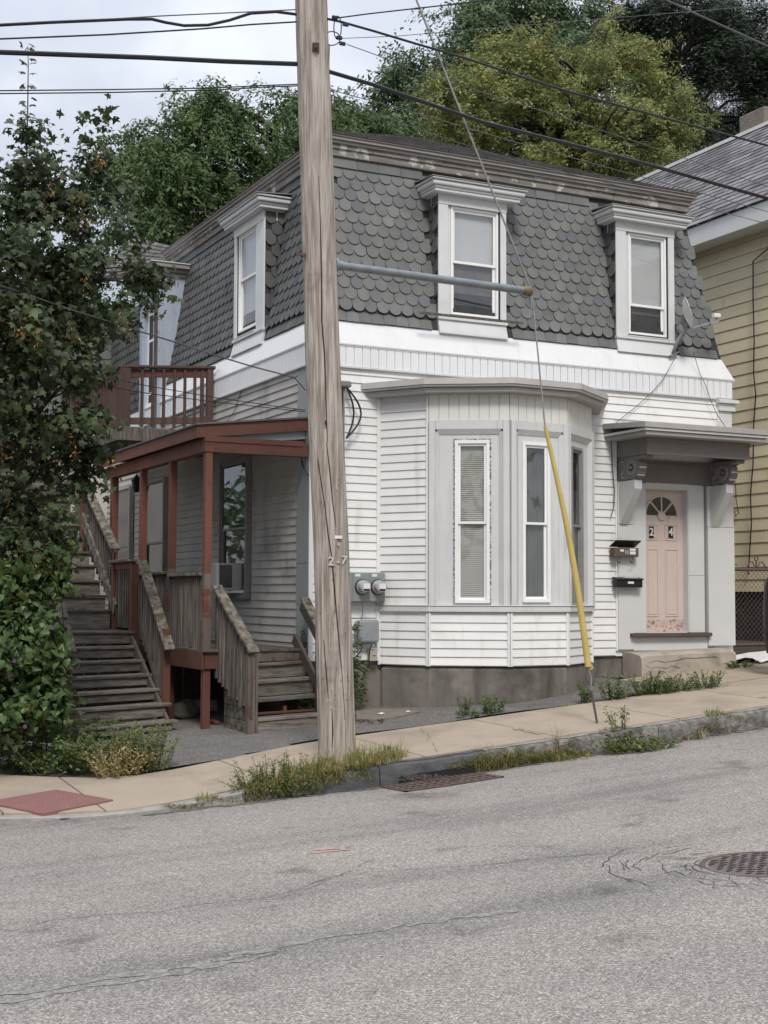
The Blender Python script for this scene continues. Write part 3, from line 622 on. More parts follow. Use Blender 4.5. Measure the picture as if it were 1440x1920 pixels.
# ---- mansard shell: profile (inset, height)
def ins(z):
    P = [(3.19, -.045), (3.50, .085), (4.3, .23), (5.45, .415), (5.9, .48)]
    for (a, b_), (c, d) in zip(P, P[1:]):
        if z <= c: return b_ + (d - b_) * (z - a) / (c - a)
    return .48
DM = 7.3
def ring(z, extra=0.0):
    s = ins(z) + extra; return [(s, s, z), (W - s, s, z), (W - s, DM, z), (s, DM, z)]
b = MB(); zs = [3.196, 3.5]
for z0, z1 in zip(zs, zs[1:]):
    A, B = ring(z0), ring(z1)
    for k in (0, 1, 3): b.add([A[k], A[(k + 1) % 4], B[(k + 1) % 4], B[k]], [(0, 1, 2, 3)])
b.build('sloped_flashing', M['flash'], house)
b = MB(); zs = [3.49, 3.6, 3.95, 4.3, 4.7, 5.1, 5.45, 5.9]
for z0, z1 in zip(zs, zs[1:]):
    A, B = ring(z0, .004), ring(z1, .004)
    for k in range(4): b.add([A[k], A[(k + 1) % 4], B[(k + 1) % 4], B[k]], [(0, 1, 2, 3)])
b.build('mansard_wall', M['slateback'], house)
for (xa, xb) in ((3.02, 3.05), (5.0, 5.02)): # seams in the flashing
    MB().hexa([(xa, ins(3.21) - .003, 3.21), (xa + .006, ins(3.21) - .003, 3.21), (xa + .006, ins(3.21), 3.21), (xa, ins(3.21), 3.21),
               (xb, ins(3.49) - .003, 3.49), (xb + .006, ins(3.49) - .003, 3.49), (xb + .006, ins(3.49), 3.49), (xb, ins(3.49), 3.49)]).build('seam', M['trim'], house)
# slates
SW, SE = .176, .1545
def slate_mesh(name, kind, material, sw=SW):
    h = sw / 2 * .975; pts = []
    if kind == 'round':
        for k in range(9):
            a = math.pi + math.pi * k / 8; pts.append((h * math.cos(a), .078 + .078 * math.sin(a)))
        pts += [(h, .215), (-h, .215)]
    else: pts = [(-h, 0), (h, 0), (h, .17), (-h, .17)]
    n = len(pts); zt = lambda y: .024 - y * .095
    V = [(x, y, zt(y)) for x, y in pts] + [(x, y, zt(y) - .014) for x, y in pts]
    F = [tuple(range(n))] + [(i, n + i, n + (i + 1) % n, (i + 1) % n) for i in range(n)]
    me = bpy.data.meshes.new(name); me.from_pydata(V, [], F); me.materials.append(material); return me
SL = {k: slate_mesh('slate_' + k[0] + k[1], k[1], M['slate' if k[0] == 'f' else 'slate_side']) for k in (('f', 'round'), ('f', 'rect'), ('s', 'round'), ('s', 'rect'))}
def slope_mat(face, u, z, jit=1, scale=1):
    s = ins(z); dz = .05; ds = (ins(z + dz) - ins(z - dz)) / (2 * dz)
    up = Vector((0, ds, 1)).normalized() if face == 'f' else Vector((ds, 0, 1)).normalized()
    x = Vector((1, 0, 0)) if face == 'f' else Vector((0, -1, 0)); nn = x.cross(up)
    p = Vector((u, s, z)) if face == 'f' else Vector((s, u, z))
    rr = Matrix.Rotation(random.gauss(0, .018) * jit, 3, nn); x = rr @ x; up = rr @ up
    lift = random.uniform(0, .004) * jit; p = p + nn * lift + up * random.uniform(-.004, .004) * jit
    x = x * scale; up = up * scale
    return Matrix(((x.x, up.x, nn.x, p.x), (x.y, up.y, nn.y, p.y), (x.z, up.z, nn.z, p.z), (0, 0, 0, 1)))
D1, D2 = (1.85, 2.885), (4.705, 5.72)
fm, fr_, sm, sr = [], [], [], []
zrow = [3.50 + .150 * i for i in range(14)]
for i, z in enumerate(zrow):
    half = (i % 2) * SW / 2
    for j in range(-1, 40):
        u = .08 + j * SW + half
        if u < ins(z) + .05 or u > W - ins(z) - .05: continue
        if any(a - .03 < u < b_ + .03 for a, b_ in (D1, D2)) : continue
        (fr_ if i == 0 else fm).append(slope_mat('f', u, z))
    for j in range(-1, 44):
        u = .08 + j * SW + half
        if u < ins(z) + .05 or u > DM: continue
        if 1.78 < u < 3.1 or 6.2 < u < 7.3: continue
        (sr if i == 0 else sm).append(slope_mat('s', u, z))
nfr = [m for m in fm]
pieces('slate', SL[('f', 'round')], fm, house, 255); pieces('slate', SL[('f', 'rect')], fr_, house, 45)
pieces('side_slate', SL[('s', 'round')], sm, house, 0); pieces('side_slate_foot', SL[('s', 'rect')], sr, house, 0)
# straight top course
b = MB()
x = ins(5.6) + .03
while x < W - .75:
    wd = random.uniform(.27, .36); m = slope_mat('f', x + wd / 2, 5.59, .4)
    if not any(a - .1 < x + wd / 2 < c + .1 for a, c in (D1, D2)):
        P = [m @ Vector(q) for q in ((-wd / 2 + .003, 0, .03), (wd / 2 - .003, 0, .03), (wd / 2 - .003, .17, .02), (-wd / 2 + .003, .17, .02), (-wd / 2 + .003, 0, .018), (wd / 2 - .003, 0, .018))]
        MB().add(P, [(0, 1, 2, 3), (4, 5, 1, 0)]).build('slate', M['slate'], house)
    x += wd
y = ins(5.6) + .03
while y < DM:
    wd = random.uniform(.27, .36); m = slope_mat('s', y + wd / 2, 5.59, .4)
    P = [m @ Vector(q) for q in ((-wd / 2 + .003, 0, .03), (wd / 2 - .003, 0, .03), (wd / 2 - .003, .17, .02), (-wd / 2 + .003, .17, .02), (-wd / 2 + .003, 0, .018), (wd / 2 - .003, 0, .018))]
    b.add(P, [(0, 1, 2, 3), (4, 5, 1, 0)]); y += wd
b.build('side_slate_head', M['slate_side'], house, kind='stuff')
# upper cornice: worn frieze boards, moulding, then the low hipped roof
def loop_strip(name, s_out, z0, z1, m, parts, thick=.05, jitter=0):
    """boards along the front and the left eave at inset s_out"""
    xs = [s_out] + parts + [W - s_out]
    for a, b_ in zip(xs, xs[1:]):
        j = random.uniform(-jitter, jitter)
        MB().box(a + .002, b_ - .002, s_out + j, s_out + thick, z0, z1).build(name, m, house, bevel=.003)
    ys = [s_out + thick] + [p for p in (2.4, 4.9)] + [DM]
    for a, b_ in zip(ys, ys[1:]):
        MB().box(s_out + random.uniform(-jitter, jitter), s_out + thick, a + .002, b_ - .002, z0, z1).build(name, m, house, bevel=.003)
loop_strip('eave_frieze', .40, 5.735, 5.825, M['oldwood'], [1.6, 3.3, 4.9], .1, .003)
loop_strip('eave_frieze', .375, 5.827, 5.885, M['oldwood'], [1.2, 2.95, 4.4], .1, .003)
loop_strip('eave_moulding', .345, 5.887, 5.925, M['gutter'], [2.2, 4.2], .1, .002)
loop_strip('eave_moulding', .315, 5.927, 5.965, M['gutter'], [2.9], .1, .002)
loop_strip('eave_moulding', .295, 5.967, 5.985, M['gutter'], [1.9, 4.0], .1, .002)
e0 = .285; AP = (3.27, 3.5, 7.34)
A = [(e0, e0, 5.987), (W - e0, e0, 5.987), (W - e0, DM, 5.987), (e0, DM, 5.987)]
b = MB(); b.add(A + [AP], [(0, 1, 4), (1, 2, 4), (2, 3, 4), (3, 0, 4), (3, 2, 1, 0)]); roof = b.build('roof', M['shingle'], house)
b = MB(); a0, a1, ap = Vector(A[0]), Vector(A[1]), Vector(AP)   # shingle courses on the front slope
nrow = 20
for k in range(nrow):
    t0, t1 = k / nrow, (k + 1.25) / nrow; la, lb = a0.lerp(ap, t0), a1.lerp(ap, t0); ta, tb = a0.lerp(ap, min(t1, 1)), a1.lerp(ap, min(t1, 1))
    n = max(2, int((lb - la).length / .3)); off = random.random() * .5
    up = Vector((0, -.4, .92)) * .012
    for i in range(n):
        f0, f1 = (i + .02) / n, (i + .98) / n
        b.add([la.lerp(lb, f0) + up * random.uniform(1, 1.8), la.lerp(lb, f1) + up * random.uniform(1, 1.8), ta.lerp(tb, f1) + up * .1, ta.lerp(tb, f0) + up * .1, la.lerp(lb, f0), la.lerp(lb, f1)], [(0, 1, 2, 3), (4, 5, 1, 0)])
b.build('roof_shingle', M['shingle'], roof, kind='stuff')
# ---- windows
def blind_mesh(fr, a, b_, c, d, w_, pitch=.024):
    mb = MB(); v = c + .01
    while v < d - .01:
        mb.hexa([fr(u, v + dv, w_ + dw) for (dv, dw) in ((0, 0), (.021, -.008)) for u, dw in ((a, dw + .001), (b_, dw + .001), (b_, dw - .001), (a, dw - .001))]); v += pitch
    mb.fbox(fr, a, b_, c, d, w_ - .03, w_ - .028); return mb
def window(fr, a, b_, c, d, w_, parent, fmat, fw=.045, meet=None, up='curtain', low='screen', sashmat=None, depth=.1, sb=.035):
    mb = MB()
    mb.fbox(fr, a, a + fw, c, d, w_ - depth, w_); mb.fbox(fr, b_ - fw, b_, c, d, w_ - depth, w_)
    mb.fbox(fr, a + fw, b_ - fw, d - fw, d, w_ - depth, w_ - .001); mb.fbox(fr, a + fw, b_ - fw, c, c + fw, w_ - depth, w_ - .001)
    f_ = mb.build('window', fmat, parent, bevel=.003)
    lvl3 = WMPAR(parent); host = parent if lvl3 else f_
    if lvl3: f_.name = 'window_frame'
    sashmat = sashmat or fmat; meet = meet if meet is not None else (c + d) / 2
    ia, ib, ic, id_ = a + fw, b_ - fw, c + fw, d - fw
    for nm, v0, v1, wo in (('upper', meet - sb / 2, id_, w_ - .022), ('lower', ic, meet + sb / 2, w_ - .045)):
        s = MB()
        s.fbox(fr, ia, ia + sb, v0, v1, wo - .02, wo); s.fbox(fr, ib - sb, ib, v0, v1, wo - .02, wo)
        s.fbox(fr, ia + sb, ib - sb, v1 - sb, v1, wo - .02, wo - .001); s.fbox(fr, ia + sb, ib - sb, v0, v0 + sb, wo - .02, wo - .001)
        s.build('sash', sashmat, host, bevel=.002)
        g = MB(); g.add([fr(ia + sb, v0 + sb, wo - .01), fr(ib - sb, v0 + sb, wo - .01), fr(ib - sb, v1 - sb, wo - .01), fr(ia + sb, v1 - sb, wo - .01)], [(0, 1, 2, 3)])
        g.build('pane', M['glass'], host)
        st = up if nm == 'upper' else low; v0b, v1b = (meet, id_) if nm == 'upper' else (ic, meet)
        if st == 'blind': blind_mesh(fr, ia + .01, ib - .01, v0b, v1b, w_ - .07).build('blind', M['blind'], host)
        else:
            mm = {'curtain': M['curtain'], 'screen': M['screen'], 'dark': M['interior'], 'curtain2': M['curtain2'], 'curtaindark': M['curtaindark'], 'screendark': M['screendark']}[st]
            mb2 = MB(); nseg = 26; V = []
            for k in range(nseg + 1):
                u = ia + (ib - ia) * k / nseg; wv = w_ - .085 + (.008 * math.sin(k * 1.9) + .006 * math.sin(k * .83 + 1) if st in ('curtain2', 'curtaindark') else 0)
                V += [fr(u, v0b, wv), fr(u, v1b, wv)]
            mb2.add(V, [(2 * k, 2 * k + 2, 2 * k + 3, 2 * k + 1) for k in range(nseg)]); mb2.build({'curtain': 'curtain', 'curtain2': 'curtain', 'curtaindark': 'curtain', 'screen': 'insect_screen', 'screendark': 'insect_screen', 'dark': 'dark_room'}[st], mm, host)
    bk = MB(); bk.fbox(fr, a, b_, c, d, w_ - depth - .03, w_ - depth - .012); bk.build('window_back', M['interior'], host)
    return f_
def WMPAR(p): return p.parent is not None
def dormer(fr, u0, u1, op, parent, up, low, meet, side='f', cheek=True, corn=(-.175, .235), sashmat=None):
    fw_ = -.1
    mb = MB(); holed(mb, fr, u0, u1, 3.52, 5.33, [op], fw_ - .12, fw_)
    for uu in (u0, u1 - .03): mb.fbox(fr, uu, uu + .03, 3.5, 5.33, -.62, fw_ - .12)
    mb.fbox(fr, u0, u1, 5.33, 5.36, -.62, fw_ - .12)
    d_ = mb.build('dormer', M['trim'] if not cheek else M['slateback'], parent)
    # face boards
    q = op
    for a, b_, c, d in ((u0 - .004, q[0], 3.62, 5.20), (q[1], u1 + .004, 3.62, 5.20)): MB().fbox(fr, a, b_, c, d, fw_, fw_ + .022).build('corner_board', M['trim'], d_, bevel=.003)
    MB().fbox(fr, u0 - .006, u1 + .012, 5.202, 5.335, fw_ - .3, fw_ + .028).build('head_board', M['trim'], d_, bevel=.003)
    if cheek:
        MB().fbox(fr, u0 - .012, u0, 5.202, 5.335, fw_ - .45, fw_ - .002).build('head_board', M['trim'], d_)
    MB().fbox(fr, u0 - .01, u1 + .015, 3.66, 3.70, fw_ - .02, fw_ + .045).build('sill', M['trim'], d_, bevel=.004)
    MB().fbox(fr, q[0], q[1], 3.70, 3.715, fw_ - .1, fw_ + .05).build('sill', M['trim'], d_, bevel=.003)
    mb = MB(); mb.hexa([fr(u, v, w_) for v, w1_ in ((3.465, -.03), (3.66, -.085)) for u, w_ in ((u0 - .004, w1_ - .06), (u1 + .004, w1_ - .06), (u1 + .004, w1_), (u0 - .004, w1_))])
    mb.build('apron', M['trim'], d_, bevel=.003)
    # cornice, in four stepped mouldings
    o1, o2 = corn
    for k, (dz0, dz1, o_, wf) in enumerate(((5.336, 5.375, .13, .125), (5.377, 5.41, .145, .14), (5.412, 5.475, .19, .175), (5.477, 5.50, .215, .2))):
        MB().fbox(fr, u0 - o_ * .85, u1 + o_ + .03, dz0, dz1, fw_ - .5, wf + fw_).build('cornice', M['trim'], d_, bevel=.008 if k != 2 else .02)
    mb = MB(); mb.hexa([fr(u, v + (.05 if w_ < -.3 else 0), w_) for v in (5.502, 5.512) for u, w_ in ((u0 - .195, -.62), (u1 + .26, -.62), (u1 + .26, .11), (u0 - .195, .11))]); mb.build('dormer_roof', M['gutter'], d_)
    # inner storm frame strips
    MB().fbox(fr, q[0], q[0] + .055, q[2] + .01, q[3], fw_ - .1, fw_ - .012).build('jamb', M['trim'], d_, bevel=.003)
    window(fr, q[0] + .057, q[1] - .02, q[2] + .03, q[3] + .0, fw_ - .005, d_, M['winwhite'], .032, meet, up, low, sashmat)
    # slates on the cheek
    if cheek:
        ms = []
        for i, z in enumerate(zrow[1:12]):
            for j in range(2):
                wv = fw_ - .075 - j * SW - (i % 2) * SW / 2
                depth_av = -ins(z)
                if wv < depth_av - .09: continue
                o = Vector(fr(u0 - .004, z, wv)); x = Vector(fr(0, 0, 1)) - Vector(fr(0, 0, 0)); nn = -(Vector(fr(1, 0, 0)) - Vector(fr(0, 0, 0))); up_ = Vector((0, 0, 1))
                if x.cross(up_).dot(nn) < 0: x = -x
                ms.append(Matrix(((x.x * .9, 0, nn.x, o.x), (x.y * .9, 0, nn.y, o.y), (0, 1, 0, o.z), (0, 0, 0, 1))))
        pieces('cheek_slate', SL[('s', 'round')], ms, d_, 0)
    return d_
dm1 = dormer(FRONT, D1[0], D1[1], (1.99, 2.80, 3.715, 5.20), house, 'curtain', 'screen', 4.46)
dm2 = dormer(FRONT, D2[0], D2[1], (4.875, 5.62, 3.715, 5.20), house, 'curtain', 'screen', 4.17)
dm3 = dormer(SIDE, 1.85, 3.02, (2.13, 2.93, 3.76, 5.22), house, 'curtain', 'curtain', 4.55)
# loose stick lying across the first dormer sill
b = MB(); pA, pB = onY(787, 586, -.16), onY(980, 606, -.16); b.beam(pA, pB, .022, .03); stick = b.build('plank', M['greywood']); tag(stick, 'weathered stick lying across the sill of the left front dormer', 'plank')
# door dormer on the side
dd = MB(); holed(dd, SIDE, 6.15, 7.15, 2.4, 5.3, [(6.3, 7.0, 2.45, 4.9)], -.02, .1)
dd.fbox(SIDE, 6.15, 6.19, 2.9, 5.3, -.55, -.02); dd.fbox(SIDE, 7.11, 7.15, 2.9, 5.3, -.55, -.02)
ddo = dd.build('door_dormer', M['bluepaint'], house)
for k, (a, b_, o_) in enumerate(((5.30, 5.36, .04), (5.362, 5.42, .08), (5.422, 5.49, .15), (5.492, 5.51, .17))): MB().fbox(SIDE, 6.15 - o_, 7.15 + o_, a, b_, -.5, .1 + o_).build('cornice', M['gutter'] if k != 3 else M['trim'], ddo, bevel=.008)
MB().fbox(SIDE, 6.3, 7.0, 2.45, 4.9, -.02, .01).build('door', M['winwhite'], ddo)
for i in range(2):
    for j in range(4): MB().fbox(SIDE, 6.42 + i * .25, 6.63 + i * .25, 3.0 + j * .45, 3.4 + j * .45, .011, .014).build('pane', M['screendark'], ddo)
MB().fbox(SIDE, 6.13, 6.2, 2.3, 4.95, .1, .14).build('door_post', M['greywood'], ddo)
# rear wing, lower, jutting out to the left behind the stairs
rw = MB(); rw.box(.05, W - .3, DM, 9.4, 3.1, 5.0); rwo = rw.build('rear_wing', M['slateback'], house)
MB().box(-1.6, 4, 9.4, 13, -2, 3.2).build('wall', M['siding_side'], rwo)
b = MB(); zA, zB2 = 3.2, 5.05
b.add([(-1.65, 9.35, zA), (4, 9.35, zA), (4, 9.75, zB2), (-1.25, 9.75, zB2), (-1.65, 13, zA), (-1.25, 12.6, zB2)], [(0, 1, 2, 3), (4, 0, 3, 5)]); b.build('mansard_wall', M['slateback'], rwo)
q_ = [Vector(onY(180, 522, 9.35)), Vector(onY(306, 508, 7.35)), Vector(onY(352, 470, 7.9)), Vector(onY(252, 446, 10.6))]
b = MB(); b.add(q_ + [v - Vector((0, 0, .08)) for v in q_], [(0, 1, 2, 3), (0, 4, 5, 1), (3, 7, 4, 0)]); b.build('wing_roof', M['shingle'], rwo)
b = MB()
for i in range(9):
    l0, r0, l1, r1 = q_[0].lerp(q_[3], i / 9), q_[1].lerp(q_[2], i / 9), q_[0].lerp(q_[3], (i + 1.1) / 9), q_[1].lerp(q_[2], (i + 1.1) / 9)
    for j in range(10):
        f0, f1 = (j + .03 + .3 * (i % 2)) / 10.3, (j + .97 + .3 * (i % 2)) / 10.3; up_ = Vector((0, -.015, .03))
        b.add([l0.lerp(r0, f0) + up_, l0.lerp(r0, f1) + up_, l1.lerp(r1, f1) + up_ * .2, l1.lerp(r1, f0) + up_ * .2, l0.lerp(r0, f0), l0.lerp(r0, f1)], [(0, 1, 2, 3), (4, 5, 1, 0)])
b.build('wing_shingle', M['shingle'], rwo, kind='stuff')
ms = []
for i in range(13):
    for j in range(12):
        z = 3.12 + i * .15; y = 7.35 + j * SW + (i % 2) * SW / 2; ms.append(Matrix(((0, 0, -1, .045), (-1, 0, 0, y), (0, 1, 0, z), (0, 0, 0, 1))))
pieces('wing_slate', SL[('s', 'round')], ms, rwo, 0)
ms = []
for i in range(12):
    for j in range(14):
        t = i / 12; z = zA + t * 1.85; y = 9.35 + t * .4 - .01; x = -1.6 + t * .4 + j * .26 + (i % 2) * .13
        up_ = Vector((0, .21, .98)).normalized(); nn = Vector((1, 0, 0)).cross(up_)
        if x > 1.2: continue
        ms.append(Matrix(((1.45, 0, 0, x), (0, up_.y, nn.y, y), (0, up_.z, nn.z, z), (0, 0, 0, 1))))
pieces('wing_slate', SL[('s', 'round')], ms, rwo, 0)
# ---- side windows under the porch
w1 = window(SIDE, 2.0, 3.1, -.02, 1.93, .09, house, M['gutter'], .045, .95, 'screendark', 'screendark', M['wingrey'], .08)
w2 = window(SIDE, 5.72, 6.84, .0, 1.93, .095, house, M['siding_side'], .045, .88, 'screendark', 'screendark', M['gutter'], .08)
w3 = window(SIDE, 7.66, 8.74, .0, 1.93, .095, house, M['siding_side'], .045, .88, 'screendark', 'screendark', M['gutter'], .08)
# ---- the bay
BP = [(.95, 0), (1.34, -.6), (2.19, -1.12), (3.05, -1.10), (3.79, -.57), (4.15, 0)]
def offset(P, o):
    P = [Vector(p) for p in P]; Ls = []
    for a, b_ in zip(P, P[1:]):
        t = (b_ - a).normalized(); n2 = Vector((t.y, -t.x)); Ls.append((a + n2 * o, t))
    res = [Ls[0][0] - Ls[0][1] * (Ls[0][0].y / Ls[0][1].y)]
    for (a, t), (c, s) in zip(Ls, Ls[1:]):
        den = t.x * -s.y + s.x * t.y; dx, dy = c.x - a.x, c.y - a.y; k = (dx * -s.y + s.x * dy) / den; res.append(a + t * k)
    res.append(Ls[-1][0] - Ls[-1][1] * (Ls[-1][0].y / Ls[-1][1].y)); return res
XY = lambda u, v, w_: (u, v, w_)
def bay_prism(o_, z0, z1, name, m, parent, top=None, bevel=0, ytop=.0):
    P = [(p.x, p.y) for p in offset(BP, o_)]; return MB().prism(P, XY, z0, z1).build(name, m, parent, bevel=bevel)
bayf = []
for p, q in zip(BP, BP[1:]):
    p, q = Vector((*p, 0)), Vector((*q, 0)); t = (q - p).normalized(); bayf.append((frame(p, t, (t.y, -t.x, 0)), (q - p).length, p, q, Vector((t.y, -t.x, 0))))
WIN = {1: (.323, .752, -.062, 1.953), 2: (.181, .592, -.05, 1.946), 3: (.12, .545, -.045, 1.944), 4: (.12, .54, -.05, 1.946)}
mb = MB()
for i, (fr, ln, p, q, n2) in enumerate(bayf):
    if i == 0: mb.fbox(fr, 0, ln, -.84, 2.53, -.03, 0)
    else:
        h = WIN[i]; holed(mb, fr, 0, ln, -.84, 2.53, [h], -.03, 0)
bay = mb.build('bay_window', M['baygrey'], house)
P = [(p.x, p.y) for p in offset(BP, -.04)]; MB().prism(P, XY, -.84, -.80).build('bay_floor', M['interior'], bay)
for i, (fr, ln, p, q, n2) in enumerate(bayf):
    rows = int((2.47 + .82) / E_) if i == 0 else 6
    for k in range(rows):
        z = -.828 + k * E_
        if i > 0 and z > -.25: break
        a = fr(.028, 0, 0); b_ = fr(ln - .028, 0, 0); board(BM_F, bay, a, b_, z, n2)
    for u in (0.0, ln - .028): MB().fbox(fr, u, u + .028, -.84, -.175 if (i > 0 or u > .1) else 2.50, .0, .026).build('corner_post', M['siding'], bay, bevel=.003)
    if i == 0: MB().fbox(fr, ln - .03, ln, -.09, 2.5, .0, .027).build('corner_post', M['siding'], bay, bevel=.003)
    # frieze of vertical boards
    if i > 0:
        nbd = max(2, int(ln / .115)); bw_ = ln / nbd
        for k in range(nbd): MB().fbox(fr, k * bw_ + .003, (k + 1) * bw_ - .003, 2.205, 2.53, 0, .018 + .002 * (k % 2)).build('frieze_board', M['bead2'], bay)
        c = .13; h = WIN[i]
        cl, cr = min(c, h[0] - .05), min(c, ln - h[1] - .05)
        for (a, b_) in ((0, cl * .62), (ln - cr * .62, ln)): MB().fbox(fr, a + .002, b_ - .002, -.09, 2.2, 0, .05).build('casing', M['baygrey'], bay, bevel=.004)
        for (a, b_) in ((cl * .62, cl), (ln - cr * .62, ln - cr)):
            MB().hexa([fr(u, v, w_) for v in (-.09, 2.06) for u, w_ in ((a, .001), (b_, .001), (b_ + (a - b_) * .1, .012), (a, .048))]).build('casing', M['baygrey'], bay)
        MB().fbox(fr, cl * .62, ln - cr * .62, 2.09, 2.2, 0, .048).build('casing', M['baygrey'], bay, bevel=.003)
        MB().hexa([fr(u, v, w_) for u in (cl * .8, ln - cr * .8) for v, w_ in ((2.02, .001), (2.09, .001), (2.09, .046), (2.03, .012))]).build('casing', M['baygrey'], bay)
        if i == 1:
            for a, b_, c_, d_ in ((h[0] - .022, h[0], h[2] - .02, h[3] + .025), (h[1], h[1] + .02, h[2] - .02, h[3] + .025), (h[0], h[1], h[3], h[3] + .022)):
                MB().fbox(fr, a, b_, c_, d_, 0, .006).build('old_caulking', mat('worn_caulk', (.10, .09, .08), (.5, .5, .48), 30, .9, contrast=.08) if 'worn_caulk' not in bpy.data.materials else bpy.data.materials['worn_caulk'], bay)
        fm_ = {1: M['winwhite'], 2: M['winwhite'], 3: M['wingrey'], 4: M['wingrey']}[i]
        up_, lo_ = {1: ('blind', 'blind'), 2: ('curtain2', 'curtain2'), 3: ('screendark', 'curtain2'), 4: ('screendark', 'screendark')}[i]
        window(fr, h[0], h[1], h[2], h[3], .03, bay, fm_, .04, .93, up_, lo_, fm_, .12, .03)
bay_prism(.045, -.170, -.10, 'bay_sill', M['baygrey'], bay, bevel=.004)
bay_prism(.055, -.098, -.088, 'bay_sill', M['trim'], bay, bevel=.002)
bay_prism(.17, 2.532, 2.60, 'bay_cornice', M['roofedge'], bay, bevel=.015)
bay_prism(.22, 2.602, 2.625, 'bay_cornice', M['trim'], bay, bevel=.004)
P0, P1 = offset(BP, .24), offset(BP, .225)
mb = MB(); n = len(P0); V = [(p.x, p.y, 2.627) for p in P0] + [(p.x, p.y, 2.705) for p in P1] + [(p[0] * .5 + 1.27, 0, 2.79) for p in BP]
F = [(i, i + 1, n + i + 1, n + i) for i in range(n - 1)] + [(n + i, n + i + 1, 2 * n + i + 1, 2 * n + i) for i in range(n - 1)] + [tuple(range(n))[::-1]]
mb.add(V, F).build('bay_roof', M['roofedge'], bay)
fo = [(p.x, p.y) for p in offset(BP, -.01)]
MB().prism(fo, XY, -2.2, -.842).build('bay_foundation', M['concrete'], bay, bevel=.05)
# ---- entrance surround
def fb(name, m, u0, u1, v0, v1, w0, w1, parent=house, bevel=.003): return MB().fbox(FRONT, u0, u1, v0, v1, w0, w1).build(name, m, parent, bevel=bevel)
sur = fb('door_surround', M['surround'], 4.612, 4.868, -.70, 1.028, 0, .045)
fb('panel', M['surround'], 4.612, 4.868, 1.034, 1.62, 0, .045, sur); fb('panel', M['surround'], 4.87, DU0, -.475, 1.62, 0, .038, sur)
fb('panel', M['surround'], DU0, DU1, 1.555, 1.63, 0, .038, sur)
fb('panel', M['surround'], DU1, 6.12, -.475, .33, 0, .038, sur); fb('panel', M['surround'], DU1, 6.12, .334, 1.62, 0, .038, sur)
fb('panel', M['canopygrey'], 6.12, 6.172, -.475, 1.62, 0, .012, sur)
fb('panel', M['surround'], 6.174, 6.655, -.665, 1.028, 0, .06, sur); fb('panel', M['surround'], 6.174, 6.655, 1.034, 1.62, 0, .05, sur)
fb('panel', M['surround'], 4.87, 6.172, -.72, -.535, 0, .03, sur)
fb('reveal', M['surround'], DU1 - .012, DU1, -.47, 1.555, -.12, .03, sur); fb('reveal', M['surround'], DU0, DU0 + .012, -.47, 1.555, -.12, .03, sur); fb('reveal', M['surround'], DU0 + .012, DU1 - .012, 1.54, 1.555, -.12, .03, sur)
fb('sill', M['darksill'], 4.80, 6.19, -.53, -.477, -.1, .115, sur, .008)
# ---- front door
DW = -.085
lu0, lu1 = DU0 + .0, DU1 - .012
leafm = MB(); leafm.fbox(FRONT, lu0, lu1, -.468, 1.54, DW - .04, DW)
door = leafm.build('front_door', M['pink'], house)
def U(px, w_=DW): return float(onY(px, 1000, -w_)[0])
def Vz(px, py, w_=DW): return float(onY(px, py, -w_)[2])
fcx, fcz = U(1239.7), Vz(1239.7, 967); fr_r = .265
def arcpoly(r0, r1, a0, a1, n=10):
    return [(fcx + r1 * math.cos(a), fcz + r1 * math.sin(a)) for a in spread(a0, a1, n)] + [(fcx + r0 * math.cos(a), fcz + r0 * math.sin(a)) for a in spread(a1, a0, n)]
gap = .075
for k in range(4):
    a0 = math.pi * k / 4 + (.03 if k == 0 else gap); a1 = math.pi * (k + 1) / 4 - (.03 if k == 3 else gap)
    MB().prism(arcpoly(.07, fr_r, a0, a1), FRONT, DW + .001, DW + .004).build('fanlight_pane', M['darkglass'], door)
MB().prism(arcpoly(fr_r + .004, fr_r + .03, 0, math.pi, 20), FRONT, DW, DW + .014).build('fanlight_rim', M['pink'], door)
for a in (math.pi / 4, math.pi / 2, 3 * math.pi / 4):
    MB().beam(FRONT(fcx + .05 * math.cos(a), fcz + .05 * math.sin(a), DW + .008), FRONT(fcx + .27 * math.cos(a), fcz + .27 * math.sin(a), DW + .008), .022, .016, up=(0, -1, 0)).build('glazing_bar', M['pink'], door)
MB().prism([(fcx + .068 * math.cos(a), fcz + .062 * math.sin(a) - .004) for a in spread(0, 2 * math.pi, 16)[:-1]], FRONT, DW, DW + .02).build('fanlight_boss', M['pink'], door)
def dpanel(a, b_, v0, v1, name='door_panel', raised=.006, m=None):
    m = m or M['pink']
    bw2 = .016
    for q in ((a, b_, v1 - bw2, v1), (a, b_, v0, v0 + bw2), (a, a + bw2, v0 + bw2, v1 - bw2), (b_ - bw2, b_, v0 + bw2, v1 - bw2)): MB().fbox(FRONT, *q, DW, DW + .009).build('panel_moulding', m, door, bevel=.002)
    MB().fbox(FRONT, a + .03, b_ - .03, v0 + .03, v1 - .03, DW, DW + raised).build(name, m, door, bevel=.003)
pl, pr_, pm0, pm1 = U(1211), U(1270), U(1233.5), U(1246)
zt1, zb1, zt2, zb2 = Vz(1240, 983), Vz(1240, 1013), Vz(1240, 1029), Vz(1240, 1156)
dpanel(pl, pm0, zb1, zt1); dpanel(pm1, pr_, zb1, zt1); dpanel(pl, pm0, zb2, zt2); dpanel(pm1, pr_, zb2, zt2)
MB().fbox(FRONT, lu0 + .004, lu1 - .004, -.466, zb2 - .04, DW, DW + .004).build('kick_rail', M['pinkold'], door)
